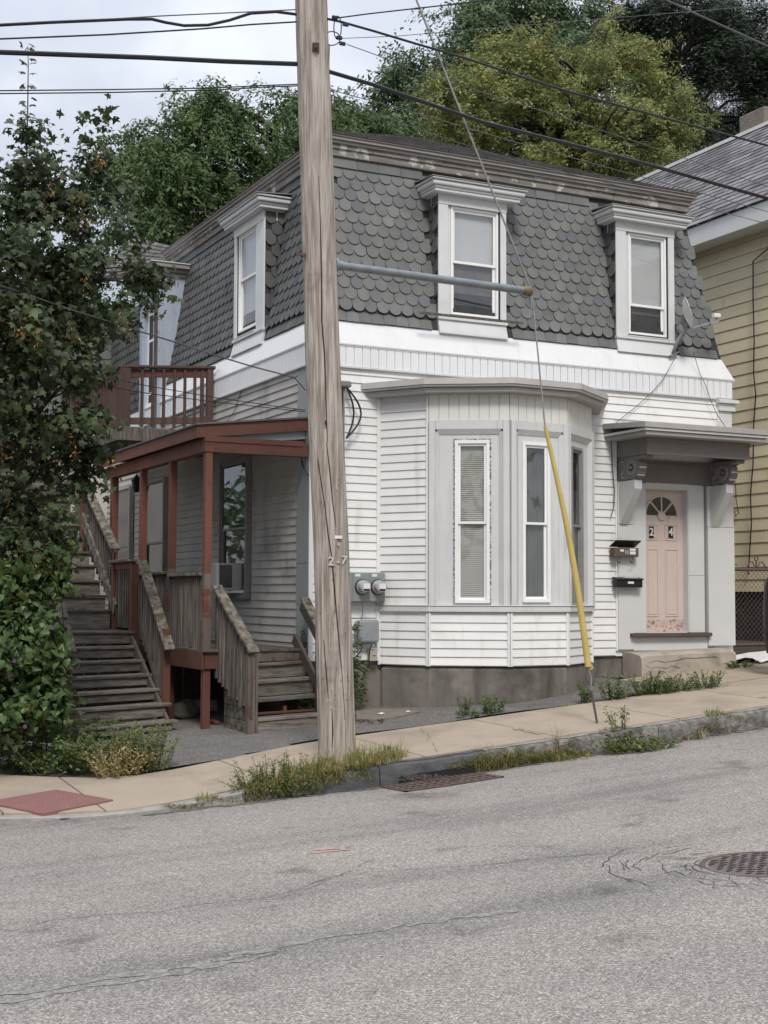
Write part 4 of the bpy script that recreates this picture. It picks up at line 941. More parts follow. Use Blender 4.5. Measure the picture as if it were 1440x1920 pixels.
def text(body, size, loc, rotz, m, parent, name='digit', ext=.003, rotx=math.pi / 2, tilt=0, sx=1.0):
    c = bpy.data.curves.new(name, 'FONT'); c.body = body; c.size = size; c.extrude = ext; c.align_x = 'CENTER'; c.align_y = 'CENTER'; c.materials.append(m); c.offset = size * .018
    tmp = bpy.data.objects.new('tmp', c); me = bpy.data.meshes.new_from_object(tmp); bpy.data.objects.remove(tmp)
    if not me.materials: me.materials.append(m)
    return link(name, me, parent, Matrix.Translation(Vector([float(q) for q in loc])) @ Matrix.Rotation(rotz, 4, 'Z') @ Matrix.Rotation(rotx, 4, 'X') @ Matrix.Rotation(tilt, 4, 'Z') @ Matrix.Diagonal((sx, 1, 1, 1)))
for px, ch in ((1220.7, '2'), (1257, '4')):
    cu, cv = U(px), Vz(px, 998); MB().fbox(FRONT, cu - .042, cu + .042, cv - .083, cv + .083, DW + .006, DW + .009).build('number_plate', M['black'], door)
    text(ch, .15, FRONT(cu, cv, DW + .011), 0, M['label'], door, 'number', .002)
MB().tube([FRONT(U(1252) + .002 * k, Vz(1252, 972) - .012 * (k % 2) + .002 * k, DW + .006) for k in range(9)], .002, 4).build('scratch', M['canopygrey'], door)
# ---- door canopy
can = MB(); CX0, CX1, CD = 4.385, 6.56, .97
can.hexa([(x, y, z + (.07 if y > -.1 else 0)) for z in (2.27, 2.345) for x, y in ((CX0, -CD), (CX1, -CD), (CX1, 0), (CX0, 0))])
canopy = can.build('door_canopy', M['roofedge'], house, bevel=.004)
MB().box(CX0 + .02, CX1 - .02, -CD + .02, -.0, 2.232, 2.268).build('gutter_lip', M['trim'], canopy, bevel=.006)
MB().box(CX0 + .05, CX1 - .05, -CD + .05, -.0, 2.175, 2.23).build('gutter_lip', M['roofedge'], canopy, bevel=.012)
BX0, BX1, BD = 4.615, 6.385, .71
MB().box(BX0, BX1, -BD, -BD + .06, 1.945, 2.173).build('canopy_beam', M['canopygrey'], canopy, bevel=.004)
MB().box(BX0 - .012, BX1 + .012, -BD - .012, -BD + .03, 2.12, 2.172).build('canopy_beam', M['canopygrey'], canopy, bevel=.004)
for x0 in (BX0, BX1 - .06): MB().box(x0, x0 + .06, -BD + .062, 0, 1.945, 2.173).build('canopy_beam', M['canopygrey'], canopy, bevel=.004)
MB().box(BX0 + .06, BX1 - .06, -BD + .06, 0, 2.08, 2.11).build('soffit', M['canopygrey'], canopy)
MB().box(BX0 + .012, BX1 - .012, -.045, -.001, 1.625, 1.945).build('canopy_back', M['canopygrey'], canopy, bevel=.003)
MB().box(BX0 + .25, BX1 - .25, -.06, -.046, 1.66, 1.90).build('canopy_back', M['canopygrey'], canopy, bevel=.004)
for bx in (4.632, 6.226):
    fr = frame((bx, 0, 0), (0, -1, 0), (1, 0, 0)); bwid = .135
    pts = [(0, 1.625), (.20, 1.625)] + [(.33 + .165 * math.cos(a), 1.79 + .165 * math.sin(a)) for a in spread(-2.0, .55, 12)] + [(.53, 1.90), (.60, 1.93), (.60, 1.944), (0, 1.944)]
    br = MB().prism(pts, fr, 0.0, bwid).build('scroll_bracket', M['canopygrey'], canopy, bevel=.004)
    for r0, h in ((.115, .012), (.09, .006)):
        MB().lathe(fr(.33, 1.79, -.001), (-1, 0, 0), [(r0, 0), (r0 - .012, h), (r0 - .03, h), (r0 - .035, .0)], 28).build('rosette', M['canopylight'], canopy)
    MB().lathe(fr(.33, 1.79, 0), (-1, 0, 0), [(.03, 0), (.022, .02), (.0, .022)], 16).build('rosette', M['canopylight'], canopy)
    for k in range(8):
        a = k * math.pi / 4; MB().lathe(fr(.33 + .058 * math.cos(a), 1.79 + .058 * math.sin(a), 0), (-1, 0, 0), [(.017, 0), (.01, .012)], 8).build('petal', M['canopylight'], canopy)
    MB().tube([fr(.12 + .07 * math.cos(a), 1.80 + .09 * math.sin(a), -.004) for a in spread(-1.2, 2.6, 14)], .014, 6).build('scroll', M['canopylight'], canopy)
    MB().tube([fr(.15 + .03 * math.cos(a), 1.70 + .05 * math.sin(a), -.004) for a in spread(1.5, 5.2, 10)], .012, 6).build('scroll', M['canopylight'], canopy)
    for k in range(9):
        a = -1.35 + k * .22; r_ = .168; MB().beam(fr(.33 + r_ * math.cos(a), 1.79 + r_ * math.sin(a), .01), fr(.33 + r_ * math.cos(a), 1.79 + r_ * math.sin(a), bwid - .01), .018, .018, up=(0, -math.sin(a), math.cos(a))).build('bracket_rib', M['surround'] if k % 3 == 0 else M['canopygrey'], canopy)
    MB().fbox(fr, .50, .63, 1.90, 1.943, -.01, bwid + .01).build('bracket_cap', M['canopygrey'], canopy, bevel=.008)
    MB().prism([(.0, 1.03), (.07, 1.03), (.40, 1.50), (.40, 1.618), (.0, 1.618)], fr, .0, .128).build('strut', M['surround'], canopy, bevel=.003)
# ---- concrete doorstep
mb = MB(); xs = spread(4.70, 6.34, 14); V = []
for i, x in enumerate(xs):
    for j, (y, z) in enumerate(((-.005, -1.3), (-.005, -.735), (-.2, -.74), (-.40, -.745), (-.43, -.78), (-.435, -.9), (-.43, -1.3))):
        zz = z + (x - 4.7) * .024 if z > -1 else z; k = mnoise.noise(Vector((x * 5, y * 6, z * 7))) * .012
        V.append((x, y + (k if j > 2 else 0), zz + (k * .6 if 1 < j < 5 else 0) - (.03 if (i in (0, 14) and 2 < j < 5) else 0)))
F = [(i * 7 + k, i * 7 + k + 1, (i + 1) * 7 + k + 1, (i + 1) * 7 + k) for i in range(14) for k in range(6)] + [tuple(range(7))[::-1], tuple(range(14 * 7, 15 * 7))]
step = mb.add(V, F).build('doorstep', M['stepconc']); tag(step, 'cracked concrete doorstep below the pink front door', 'doorstep')
for pts in ([(4.82, -.86), (4.95, -.84), (5.1, -.865), (5.3, -.83), (5.45, -.80), (5.6, -.81), (5.8, -.80), (6.0, -.81)], [(4.75, -.90), (4.85, -.935), (5.0, -.92), (5.12, -.945), (5.2, -.92), (5.35, -.95)]):
    MB().tube([(x, -.437, z + .01 * math.sin(x * 40)) for x, z in pts], .0032, 4).build('crack', M['crack'], step)
# ================================================================== PORCH
porch = thing('porch', (-.7, 2, -.8), 'red stained side porch with lean-to roof and worn pickets', 'porch')
PX_ = -1.32
def bx(name, m, parent, *q, bevel=.004, label=None): return MB().box(*q).build(name, m, parent, bevel=bevel, label=label)
postY = [(.0, .09), (1.36, .09), (2.66, .09), (4.12, .1)]
for i, (y, s) in enumerate(postY):
    h = s / 2; gz = side_z(PX_, y)
    bx('post', M['redwood'], porch, PX_ - h, PX_ + h, y, y + s, .36 if i else .28, 1.735)
    bx('post', M['redpeel'], porch, PX_ - h - .002, PX_ + h + .002, y - .002, y + s + .002, -.62, .36 if i else .28)
    bx('post', M['redwood'], porch, PX_ - h, PX_ + h, y, y + s, gz - .1, -.62)
bx('rim_joist', M['redbeam'], porch, PX_ - .075, PX_ - .048, -.03, 4.6, -.86, -.655); bx('rim_joist', M['redbeam'], porch, PX_ - .04, -.03, -.03, .0, -.85, -.66)
for i in range(11):
    x = PX_ - .07 + i * .122; bx('deck_board', M['tread'], porch, x, x + .116, -.07 + .004 * (i % 3), 4.6, -.652, -.62)
def railrun(parent, y0, y1, zt, zb, n, seed):
    rr = random.Random(seed)
    bx('rail', M['railwood'], parent, PX_ - .075, PX_ + .06, y0 - .02, y1 + .02, zt, zt + .04, bevel=.006)
    bx('rail', M['greywood'], parent, PX_ - .02, PX_ + .02, y0, y1, zt - .10, zt - .002)
    for k in range(n):
        y = y0 + (k + .5) * (y1 - y0) / n; wd = rr.uniform(.032, .045); t = rr.uniform(-.012, .012); zz = zb + rr.uniform(-.02, .03)
        MB().hexa([(PX_ - .045 + a, y + b_ * wd / 2 * s_ + tt, z) for z, s_, tt in ((zz, 1, t), (zt - .03, .75, 0)) for a, b_ in ((0, -1), (.022, -1), (.022, 1), (0, 1))]).build('picket', M['greywood'], parent, bevel=.002)
railrun(porch, .1, 1.35, .255, -.63, 17, 1); railrun(porch, 1.46, 2.65, .29, -.60, 15, 2); railrun(porch, 2.77, 4.1, .29, -.6, 16, 5)
# beams and lean-to roof
bx('beam', M['redbeam'], porch, PX_ - .055, -.005, .01, .095, 1.735, 1.905); bx('beam', M['redbeam'], porch, PX_ - .058, -.1, -.002, .008, 1.86, 1.925)
bx('beam', M['redwood'], porch, PX_ - .055, PX_ + .055, .1, 4.6, 1.735, 1.90)
bx('post_cap', M['redwood'], porch, PX_ - .06, PX_ + .06, -.012, .11, 1.735, 1.80)
zr = lambda x: 2.235 + x * .115
def slope_box(x0, x1, y0, y1, t0, t1): return [(x, y, zr(x) + t) for t in (t0, t1) for x, y in ((x0, y0), (x1, y0), (x1, y1), (x0, y1))]
MB().hexa(slope_box(-1.43, -.0, .045, .075, -.165, -.012)).build('fascia', M['redbeam'], porch, bevel=.003)
MB().hexa(slope_box(-1.46, -1.432, .045, 4.75, -.165, -.012)).build('fascia', M['redwood'], porch, bevel=.003)
MB().hexa(slope_box(-1.48, .0, .02, 4.8, -.010, .012)).build('porch_roof', M['shingle'], porch)
for k in range(7): MB().hexa(slope_box(-1.42, -.02, .3 + k * .62, .345 + k * .62, -.13, -.011)).build('rafter', M['balcwood'], porch)
MB().hexa(slope_box(-1.2, -.03, .1, .11, -.26, -.155)).build('flashing', M['boxgrey'], porch)
# dark boarding added to keep light out under the porch and stairs
for k in range(22): bx('shade_board', M['tread'], porch, -4.4 + k * .2, -4.4 + k * .2 + .192, 3.05, 3.075, -1.9, -.66 if k > 14 else -.30)
for k in range(15): bx('shade_board', M['tread'], porch, -4.5 + k * .2, -4.5 + k * .2 + .192, 5.62, 5.645, -1.9, 1.25)
# ---- steps down to the apron
st = thing('porch_steps', (-.58, -.45, -1.5), 'weathered grey plank steps up to the side porch with sloping handrail', 'steps')
def stepline(Y, px, py): return float(onY(px, py, Y)[2])
tr = [(-.10, stepline(-.12, 469, 1247)), (-.32, stepline(-.33, 470, 1279)), (-.54, stepline(-.55, 475, 1313)), (-.76, stepline(-.77, 471, 1349))]
SX0, SX1 = -1.06, -.06
def tread(parent, x0, x1, y, z, dep, tilt, m=None, th=.035, name='tread'):
    return MB().hexa([(x, yy, z + (x - x0) * tilt - (th if lo else 0)) for lo in (1, 0) for x, yy in ((x0, y), (x1, y), (x1, y + dep), (x0, y + dep))]).build(name, m or M['treadlit'], parent, bevel=.006)
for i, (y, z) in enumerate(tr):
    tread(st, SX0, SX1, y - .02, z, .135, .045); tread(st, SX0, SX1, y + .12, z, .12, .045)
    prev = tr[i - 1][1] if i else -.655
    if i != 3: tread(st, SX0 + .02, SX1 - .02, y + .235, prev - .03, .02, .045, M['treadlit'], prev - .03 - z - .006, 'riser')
    else:
        tread(st, SX0 + .02, SX1 - .02, y + .235, prev - .15, .02, .03, M['redwood'], .03, 'riser')
        MB().box(-.55, -.51, y + .24, y + .28, z, z + .12).build('block', M['redwood'], st)
z4 = tr[3][1]; tread(st, SX0 + .01, SX1, -.765, z4 - .036, .02, .05, M['treadlit'], .155, 'riser')
tread(st, SX0, SX1, .0 - .045, -.665, .02, .03, M['redpeel'], .125, 'riser')
# side boards, baluster slats, newel and handrail on the left of the steps
nz0 = (-1.075, -.80)
bx('newel', M['redpeel'], st, -1.12, -1.03, -.84, -.75, side_z(-1, -.8) - .03, -.66)
bx('newel', M['greywood'], st, -1.028, -1.0, -.85, -.76, side_z(-1, -.8) - .03, -.67)
rA, rB = Vector((-1.20, .03, .135)), Vector((-1.06, -.88, -.63))
MB().beam(rA, rB, .135, .036).build('handrail', M['railwood'], st, bevel=.006); MB().beam(rA + Vector((.0, 0, -.055)), rB + Vector((0, .05, -.06)), .035, .08).build('handrail', M['greywood'], st, bevel=.003)
for k in range(11):
    t = (k + .4) / 11; p = rA.lerp(rB, t); zb = -.93 - .45 * t + random.uniform(-.05, .03)
    wd = random.uniform(.045, .06); MB().hexa([(p.x - .02 + a, p.y + b_ * wd / 2 + (random.uniform(-.008, .008)), z) for z in (zb, p.z - .07) for a, b_ in ((0, -1), (.022, -1), (.022, 1), (0, 1))]).build('baluster', M['greywood'], st, bevel=.002)
for k in range(4):
    z = -1.56 + k * .15; MB().hexa([(x, y, zz) for zz in (z, z + .143) for x, y in ((-1.10, -.75 + k * .12), (-1.075, -.75 + k * .12), (-1.075, .0), (-1.10, .0))]).build('side_board', M['railwood'], st, bevel=.004)
# broken right handrail by the corner
rA, rB = Vector(onX(571, 1122, -.12)), Vector(onX(604, 1185, -.12)); rB = rA + (rB - rA) * 1.25
MB().beam(rA, rB, .12, .034).build('handrail', M['railwood'], st, bevel=.005); MB().beam(rA + Vector((-.04, 0, -.08)), rB + Vector((-.04, 0, -.08)), .03, .13).build('handrail', M['tread'], st, bevel=.003)
bx('newel', M['tread'], st, -.16, -.07, float(rA[1]) - .50, float(rA[1]) - .42, -1.55, float(rA[2]) - .37)
lA, lB = Vector(onX(552, 1196, -.13)), Vector(onX(585, 1262, -.13)); MB().beam(lA, lA + (lB - lA) * 1.5, .04, .13).build('stringer', M['darksill'], st, bevel=.003)
# ================================================================== OUTSIDE STAIRCASE
sc = thing('outside_staircase', (-2.25, 1.8, -1.6), 'long weathered wooden staircase climbing behind the maple tree to the balcony', 'staircase')
TX0, TX1 = -2.86, -1.66
T1 = [(324, 1350.6), (312.6, 1318.7), (295.7, 1290.6), (281.9, 1263.6), (268.7, 1237), (256.7, 1210.7), (250, 1183)]
TT = [tuple(onX(x, y, TX1)[1:]) for x, y in T1]
T2 = [(212.5, 1142.5), (203.9, 1115.5), (193.7, 1088), (184, 1059), (173.5, 1034), (161, 1008), (153, 983), (146, 960)]
TT2 = [tuple(onX(x, y, TX1)[1:]) for x, y in T2]
while TT2[-1][1] < 2.2: TT2.append((TT2[-1][0] + .27, TT2[-1][1] + .2))
TX0b = TX0 + .05
prevz = side_z(-2.2, .2)
for i, (y, z) in enumerate(TT):
    tl = .05 * (1 - i / 6); z0 = z - tl * (TX1 - TX0) + 0
    wl = TX0 + .0 if i > 1 else TX0 - .05
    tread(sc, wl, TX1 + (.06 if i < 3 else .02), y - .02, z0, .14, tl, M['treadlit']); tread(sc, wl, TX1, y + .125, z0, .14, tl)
    pz = TT[i + 1][1] if i < 6 else TT2[0][1]
    rz0 = (prevz if i == 0 else TT[i - 1][1] - tl * (TX1 - TX0)) + .004
    tread(sc, wl + .02, TX1 - .01, y + .012, z0 - .04, .02, tl, M['treadlit'], max(.05, z0 - .04 - rz0 - (.02 if i else 0)), 'riser')
y7, z7 = TT[6]
for k in range(5): tread(sc, TX0, TX1, y7 + .14 + k * .15, z7, .143, 0, M['tread'], .035, 'landing_board')
bx('landing_joist', M['redbeam'], sc, TX1 - .03, TX1 - .0, y7, y7 + 1.0, z7 - .2, z7 - .04)
pz = z7
for i, (y, z) in enumerate(TT2):
    nxt = TT2[i + 1][0] if i + 1 < len(TT2) else y + .29
    tread(sc, TX0b, TX1 - .03, y - .02, z, nxt - y + .05, .0, M['tread'])
    tread(sc, TX0b + .02, TX1 - .04, y + .015, z - .037, .02, 0, M['treadlit'], max(.06, z - .037 - pz - .004), 'riser'); pz = z
# stringers
def stringer(x, a, b_, m=M['tread'], hh=.24, parent=sc, name='stringer'): return MB().beam((x, a[0], a[1]), (x, b_[0], b_[1]), .038, hh).build(name, m, parent, bevel=.003)
stringer(TX1 - .02, (TT[0][0] + .1, TT[0][1] - .15), (TT[6][0] + .1, TT[6][1] - .13)); stringer(TX0 + .01, (TT[0][0] + .1, TT[0][1] - .15), (TT[6][0] + .1, TT[6][1] - .13))
e1 = TT2[-1]; stringer(TX1 - .0, (TT2[0][0] - .1, TT2[0][1] - .0), (e1[0], e1[1] + .06), M['railwood'], .17); stringer(TX0b, (TT2[0][0], TT2[0][1] - .1), (e1[0], e1[1] - .1))
# railings, right side
nwl = onX(300, 1190, TX1 + .03)
bx('newel', M['redwood'], sc, TX1 + .0, TX1 + .09, .62, .71, side_z(-1.6, .6), float(onX(300, 1178, TX1)[2]))
q0, q1 = Vector(onX(266, 1050, TX1 + .03)), Vector(onX(319, 1219, TX1 + .03))
MB().beam(q0, q1, .13, .036).build('handrail', M['railwood'], sc, bevel=.006); MB().beam(q0 + Vector((0, 0, -.06)), q0.lerp(q1, .93) + Vector((0, 0, -.06)), .035, .09).build('handrail', M['redwood'], sc, bevel=.003)
for k in range(11):
    t = .06 + k * .075; p = q0.lerp(q1, t); zb = TT[6][1] - .05 - (TT[6][1] - TT[0][1]) * t * .95
    MB().box(p.x - .018, p.x + .018, p.y - .018, p.y + .018, zb, p.z - .08).build('baluster', M['greywood'], sc, bevel=.003)
stringer(TX1 + .03, (q0.y, TT[6][1] + .16), (q1.y + .35, TT[0][1] + .22), M['tread'], .09, sc, 'lower_rail')
yA, yB = 2.02, 2.92; zL = float(onX(262, 1052, TX1)[2])
for y in (yA, yB): bx('newel', M['redwood'], sc, TX1 - .02, TX1 + .07, y - .045, y + .045, z7 - .35, zL - .02)
bx('handrail', M['railwood'], sc, TX1 - .05, TX1 + .09, yA - .08, yB + .12, zL, zL + .036); bx('handrail', M['redwood'], sc, TX1 + .005, TX1 + .045, yA, yB, zL - .09, zL - .002)
for k in range(7): y = yA + .1 + k * .11; bx('baluster', M['greywood'], sc, TX1 + .01, TX1 + .045, y, y + .035, z7 + .03, zL - .08, bevel=.003)
bx('handrail', M['railwood'], sc, TX1 + .1, -1.38, yB - .05, yB + .05, zL, zL + .036)
q2, q3 = Vector(onX(216, 1030, TX1 + .02)), Vector(onX(166, 920, TX1 + .02)); q3 = q2 + (q3 - q2) * 1.5
MB().beam(q2, q3, .13, .036).build('handrail', M['railwood'], sc, bevel=.006); MB().beam(q2 + Vector((0, 0, -.07)), q3 + Vector((0, 0, -.07)), .035, .1).build('handrail', M['redwood'], sc, bevel=.003)
for k in range(16):
    t = (k + .5) / 16; p = q2.lerp(q3, t); MB().box(p.x - .018, p.x + .018, p.y - .018, p.y + .018, p.z - .88, p.z - .1).build('baluster', M['greywood'], sc, bevel=.003)
q4 = onX(147, 930, TX1); bx('newel', M['redwood'], sc, TX1 - .03, TX1 + .06, float(q4[1]) - .3, float(q4[1]) - .2, -.3, float(q4[2]) + .1)
# left side stump of rail
q5, q6 = Vector(onX(112, 1130, TX0)), Vector(onX(134, 1224, TX0)); MB().beam(q5, q6, .12, .036).build('handrail', M['railwood'], sc, bevel=.006)
bx('newel', M['redwood'], sc, TX0 - .06, TX0 + .03, float(q6[1]) + .05, float(q6[1]) + .14, -1.7, float(q6[2]) - .05)
for y in (2.0, 2.9): bx('newel', M['balcwood'], sc, TX0 - .04, TX0 + .05, y, y + .09, -1.8, z7 - .03)
# ================================================================== BALCONY
ba = thing('balcony', (-.7, 4.5, 2.3), 'brown wooden balcony with balusters above the porch roof', 'balcony')
LA, RA = np.array([-1.30, 3.80]), np.array([-.10, 3.52]); ZT_, ZD = 3.31, 2.42
def bal(name, m, p, hw, z0, z1): return bx(name, m, ba, p[0] - hw, p[0] + hw, p[1] - hw, p[1] + hw, z0, z1)
bal('post', M['balcwood'], LA, .075, ZD - .1, ZT_); bal('post', M['balcwood'], RA, .045, ZD - .05, ZT_ + .04); bal('post', M['balcwood'], RA + np.array([-.11, .02]), .025, ZD - .05, ZT_ + .03)
a3, b3 = (LA[0] - .1, LA[1] + .02, ZT_ + .02), (RA[0] + .08, RA[1] - .01, ZT_ + .06)
MB().beam(a3, b3, .14, .035).build('rail', M['balcwood'], ba, bevel=.004)
MB().beam((a3[0] + .1, a3[1], ZT_ - .07), (b3[0] - .05, b3[1], ZT_ - .03), .035, .12).build('rail', M['redbeam'], ba, bevel=.003)
MB().beam((a3[0] + .1, a3[1], ZD + .12), (b3[0] - .05, b3[1], ZD + .17), .035, .10).build('rail', M['balcwood'], ba, bevel=.003)
for px in (265.5, 285.5, 306, 326, 345.5, 364):
    lo, hi = 0, 1
    for _ in range(30):
        m = (lo + hi) / 2; p = LA + (RA - LA) * m
        if proj((p[0], p[1], 3))[0] < px: lo = m
        else: hi = m
    p = LA + (RA - LA) * lo; bx('baluster', M['balcwood'], ba, p[0] - .02, p[0] + .02, p[1] - .045, p[1] - .01, ZD + .04, ZT_ + .0, bevel=.003)
LB = np.array([-1.52, 6.6])
MB().beam((LA[0], LA[1], ZT_ + .02), (LB[0], LB[1], ZT_ + .02), .14, .035).build('rail', M['balcwood'], ba, bevel=.004); MB().beam((LA[0], LA[1], ZT_ - .07), (LB[0], LB[1], ZT_ - .07), .035, .12).build('rail', M['balcwood'], ba)
MB().beam((LA[0], LA[1], ZD + .12), (LB[0], LB[1], ZD + .12), .035, .10).build('rail', M['balcwood'], ba)
for k in range(1, 20):
    p = LA + (LB - LA) * k / 20; bx('baluster', M['balcwood'], ba, p[0] - .02, p[0] + .02, p[1] - .02, p[1] + .02, ZD + .05, ZT_, bevel=.003)
for k in range(9):
    x0 = -1.45 + k * .155; bx('deck_board', M['greywood'], ba, x0, x0 + .145, 3.45, 7.3, ZD - .03, ZD)
bx('rim_joist', M['greywood'], ba, -1.47, -.02, 3.42, 3.455, ZD - .2, ZD - .02); bx('rim_joist', M['greywood'], ba, -1.50, -1.465, 3.45, 7.3, ZD - .2, ZD - .02)
for y in (3.5, 4.7): bx('sleeper', M['greywood'], ba, -1.3, -1.2, y, y + .09, 2.08, ZD - .2)
for y in (5.2, 7.1): bx('post', M['balcwood'], ba, -1.55, -1.46, y, y + .09, -1.7, ZD - .05)
# ================================================================== UTILITY POLE
pg = (-1.05, -3.11); PY_ = -3.11
cen = [(-160, 575), (0, 583.5), (400, 596.5), (700, 606), (1020, 621), (1180, 625.5), (1400, 632), (1440, 633)]
wid = [(-160, 59), (0, 61), (700, 66), (1020, 67), (1180, 69), (1400, 71), (1440, 73)]
def lerp_t(T, x):
    for (a, b_), (c, d) in zip(T, T[1:]):
        if x <= c: return b_ + (d - b_) * (x - a) / (c - a)
    return T[-1][1]
pole = thing('utility_pole', (pg[0], pg[1], -1.6), 'tall leaning weathered wooden utility pole at the kerb in front of the house', 'utility pole')
NS, NR = 96, 260; V = []; rr = random.Random(3)
for i in range(NR + 1):
    y = -150 + (1452 + 150) * i / NR; p = onY(lerp_t(cen, y), y, PY_); dpt = proj(p)[2]; r = lerp_t(wid, y) / 2 * dpt / FPX * .985
    for k in range(NS):
        a = 2 * math.pi * k / NS; ca, sa = math.cos(a), math.sin(a)
        tw = a + p[2] * .05
        n1 = mnoise.noise(Vector((math.cos(tw) * 9, math.sin(tw) * 9, p[2] * .55))); n2 = mnoise.noise(Vector((math.cos(tw) * 3, math.sin(tw) * 3, p[2] * 1.1 + 7)))
        n3 = mnoise.noise(Vector((math.cos(tw) * 22, math.sin(tw) * 22, p[2] * .9 + 3)))
        dr = .0045 * n2 + .003 * n3 - .010 * max(0, n1 - .28) * 2.2
        V.append((p[0] + (r + dr) * ca, p[1] + (r + dr) * sa, p[2]))
F = [(i * NS + k, (i + 1) * NS + k, (i + 1) * NS + (k + 1) % NS, i * NS + (k + 1) % NS) for i in range(NR) for k in range(NS)]
MB().add(V, F).build('shaft', M['pole'], pole, smooth=True)
def on_pole(px, py, out=.004):   # point on the visible face of the pole
    c = onY(lerp_t(cen, py), py, PY_); dpt = proj(c)[2]; r = lerp_t(wid, py) / 2 * dpt / FPX * .985
    d = ray(px, py); d = d / np.linalg.norm(d); oc = CAM[:2] - c[:2]; a = d[0] ** 2 + d[1] ** 2; b_ = 2 * (d[0] * oc[0] + d[1] * oc[1]); cc = oc[0] ** 2 + oc[1] ** 2 - (r + out) ** 2
    disc = max(b_ * b_ - 4 * a * cc, 0); t = (-b_ - math.sqrt(disc)) / (2 * a); return CAM + d * t
for pts in ([(598, 330), (601, 430), (603, 520), (603, 600), (608, 660), (611, 720), (613, 790), (614, 830)], [(596, 860), (602, 900), (609, 950), (615, 1000), (621, 1040), (626, 1090), (629, 1130), (634, 1180), (638, 1230), (642, 1280), (647, 1350)], [(612, 830), (618, 880), (624, 940), (630, 990)], [(607, 1200), (612, 1260), (616, 1310)], [(622, 1330), (624, 1370), (622, 1410)]):
    P = [on_pole(x + rr.uniform(-.6, .6), y, -.001) for x, y in pts]
    n = len(P); MB().tube(P, [.0035 + .004 * math.sin(math.pi * k / (n - 1)) for k in range(n)], 5).build('check_crack', M['poledark'], pole)
def knob(px, py, s, m=M['rust']):
    p = on_pole(px, py); d = -ray(px, py); d /= np.linalg.norm(d); q = p + d * s; return p, q
p, q = knob(592, 88, .03); MB().beam(p, q, .07, .085).build('bolt_plate', M['rust'], pole, bevel=.004); p, q = knob(592, 88, .07); MB().lathe(p, q - p, [(.018, 0), (.018, .06), (.0, .065)], 6).build('bolt', M['rust'], pole)
p = on_pole(572, 478); MB().beam(p, p + np.array([-.09, -.02, -.005]), .022, .022).build('bolt', M['rust'], pole); MB().lathe(p + np.array([-.02, 0, 0]), (-1, 0, 0), [(.03, 0), (.03, .02)], 6).build('bolt', M['rust'], pole)
p, q = knob(611, 792, .03); MB().beam(p, q, .02, .04).build('nail', M['poledark'], pole)
vd = -ray(630, 1050); rotz = math.atan2(vd[1], vd[0]) + math.pi / 2
for ch, px, py, s in (('2', 621, 1053, .12), ('.', 634, 1047, .14), ('7', 645, 1051, .12), ('4', 634.5, 1021, .05)):
    dd_ = .25 * (px - 621 - 11) / 33; text(ch, s, on_pole(px, py, .012), rotz + dd_, M['dullmetal'], pole, 'number', .006)
p, q = knob(634.5, 1007, .012); MB().beam(p, q, .075, .03, up=(0, 0, 1)).build('tag_plate', M['label'], pole)
for _ in range(26):
    y_ = rr.uniform(880, 1330); x_ = lerp_t(cen, y_) + rr.uniform(-26, 26); p = on_pole(x_, y_, -.002); q = on_pole(x_, y_, .010)
    MB().beam(p, q, .006, rr.uniform(.006, .016)).build('staple', M['rust'], pole)
# sidewalk guy strut
sA, sB = onY(628, 497, PY_), onY(984, 545, PY_)
MB().tube([sA + (sA - sB) * -.0, sB], .042, 20).build('strut_pipe', M['galv'], pole, smooth=False)
u_ = (sB - sA) / np.linalg.norm(sB - sA)
MB().lathe(sA, u_, [(.075, -.01), (.075, .02), (.05, .03), (.05, .08)], 20).build('pipe_collar', M['galv'], pole)
MB().lathe(sB - u_ * .02, u_, [(.052, 0), (.056, .01), (.056, .06), (.05, .09), (.03, .11)], 18).build('end_cap', M['brass'], pole)
MB().beam(sB + u_ * .07 + np.array([0, 0, -.03]), sB + u_ * .08 + np.array([0, 0, -.19]), .03, .022).build('clevis', M['galv'], pole)
def wire_thing(name, pts, r, m, label, cat='wire', group=None, n=6):
    b = MB().tube(pts, r, n); o = b.build(name, m); return tag(o, label, cat, group)
gt = sB + u_ * .09
gA = onY(765, -40, PY_ + .0)
wire_thing('guy_wire', [gA, gt], .011, M['guywire'], 'steel guy wire running down to the end of the grey pipe strut', 'guy wire')
gy = thing('guy_anchor', onG(1122, 1357, lambda a, b_: side_z(a, b_) + .012), 'yellow plastic guy guard over a rusty anchor rod in the pavement', 'guy anchor')
g1, g2, g3, g4 = onY(1022, 799, PY_ - .03), onY(1103, 1250, PY_ - .08), onY(1108, 1290, PY_ - .09), onG(1123, 1358, lambda a, b_: side_z(a, b_))
mid_ = (gt + g1) / 2; MB().tube([gt, mid_, g1], .009, 6).build('guy_strand', M['guywire'], gy)
dgu = (g2 - g1); pts = [g1 + dgu * t + np.array([.05 * math.sin(math.pi * t), 0, 0]) for t in spread(0, 1, 12)]
MB().tube(pts, [.019] + [.024 + .012 * min(t * 1.6, 1) for t in spread(0, 1, 11)], 12).build('guard', M['yellow'], gy, smooth=False)
MB().beam(g2 + np.array([.02, 0, .02]), g2 + np.array([.03, -.01, -.03]), .03, .05).build('guard_clip', M['yellow'], gy)
MB().tube([g2, (g2 + g3) / 2 + np.array([.02, 0, 0]), g3], .009, 6).build('grip_loop', M['guywire'], gy); MB().tube([g2 + np.array([-.02, 0, 0]), (g2 + g3) / 2 + np.array([-.05, 0, 0]), g3], .007, 6).build('grip_loop', M['rod'], gy)
MB().lathe(g3, (0, -1, 0), [(.03, -.02), (.03, .02)], 10).build('eye', M['galv'], gy); MB().tube([g3, g4 + np.array([0, 0, -.1])], .013, 8).build('anchor_rod', M['rod'], gy)
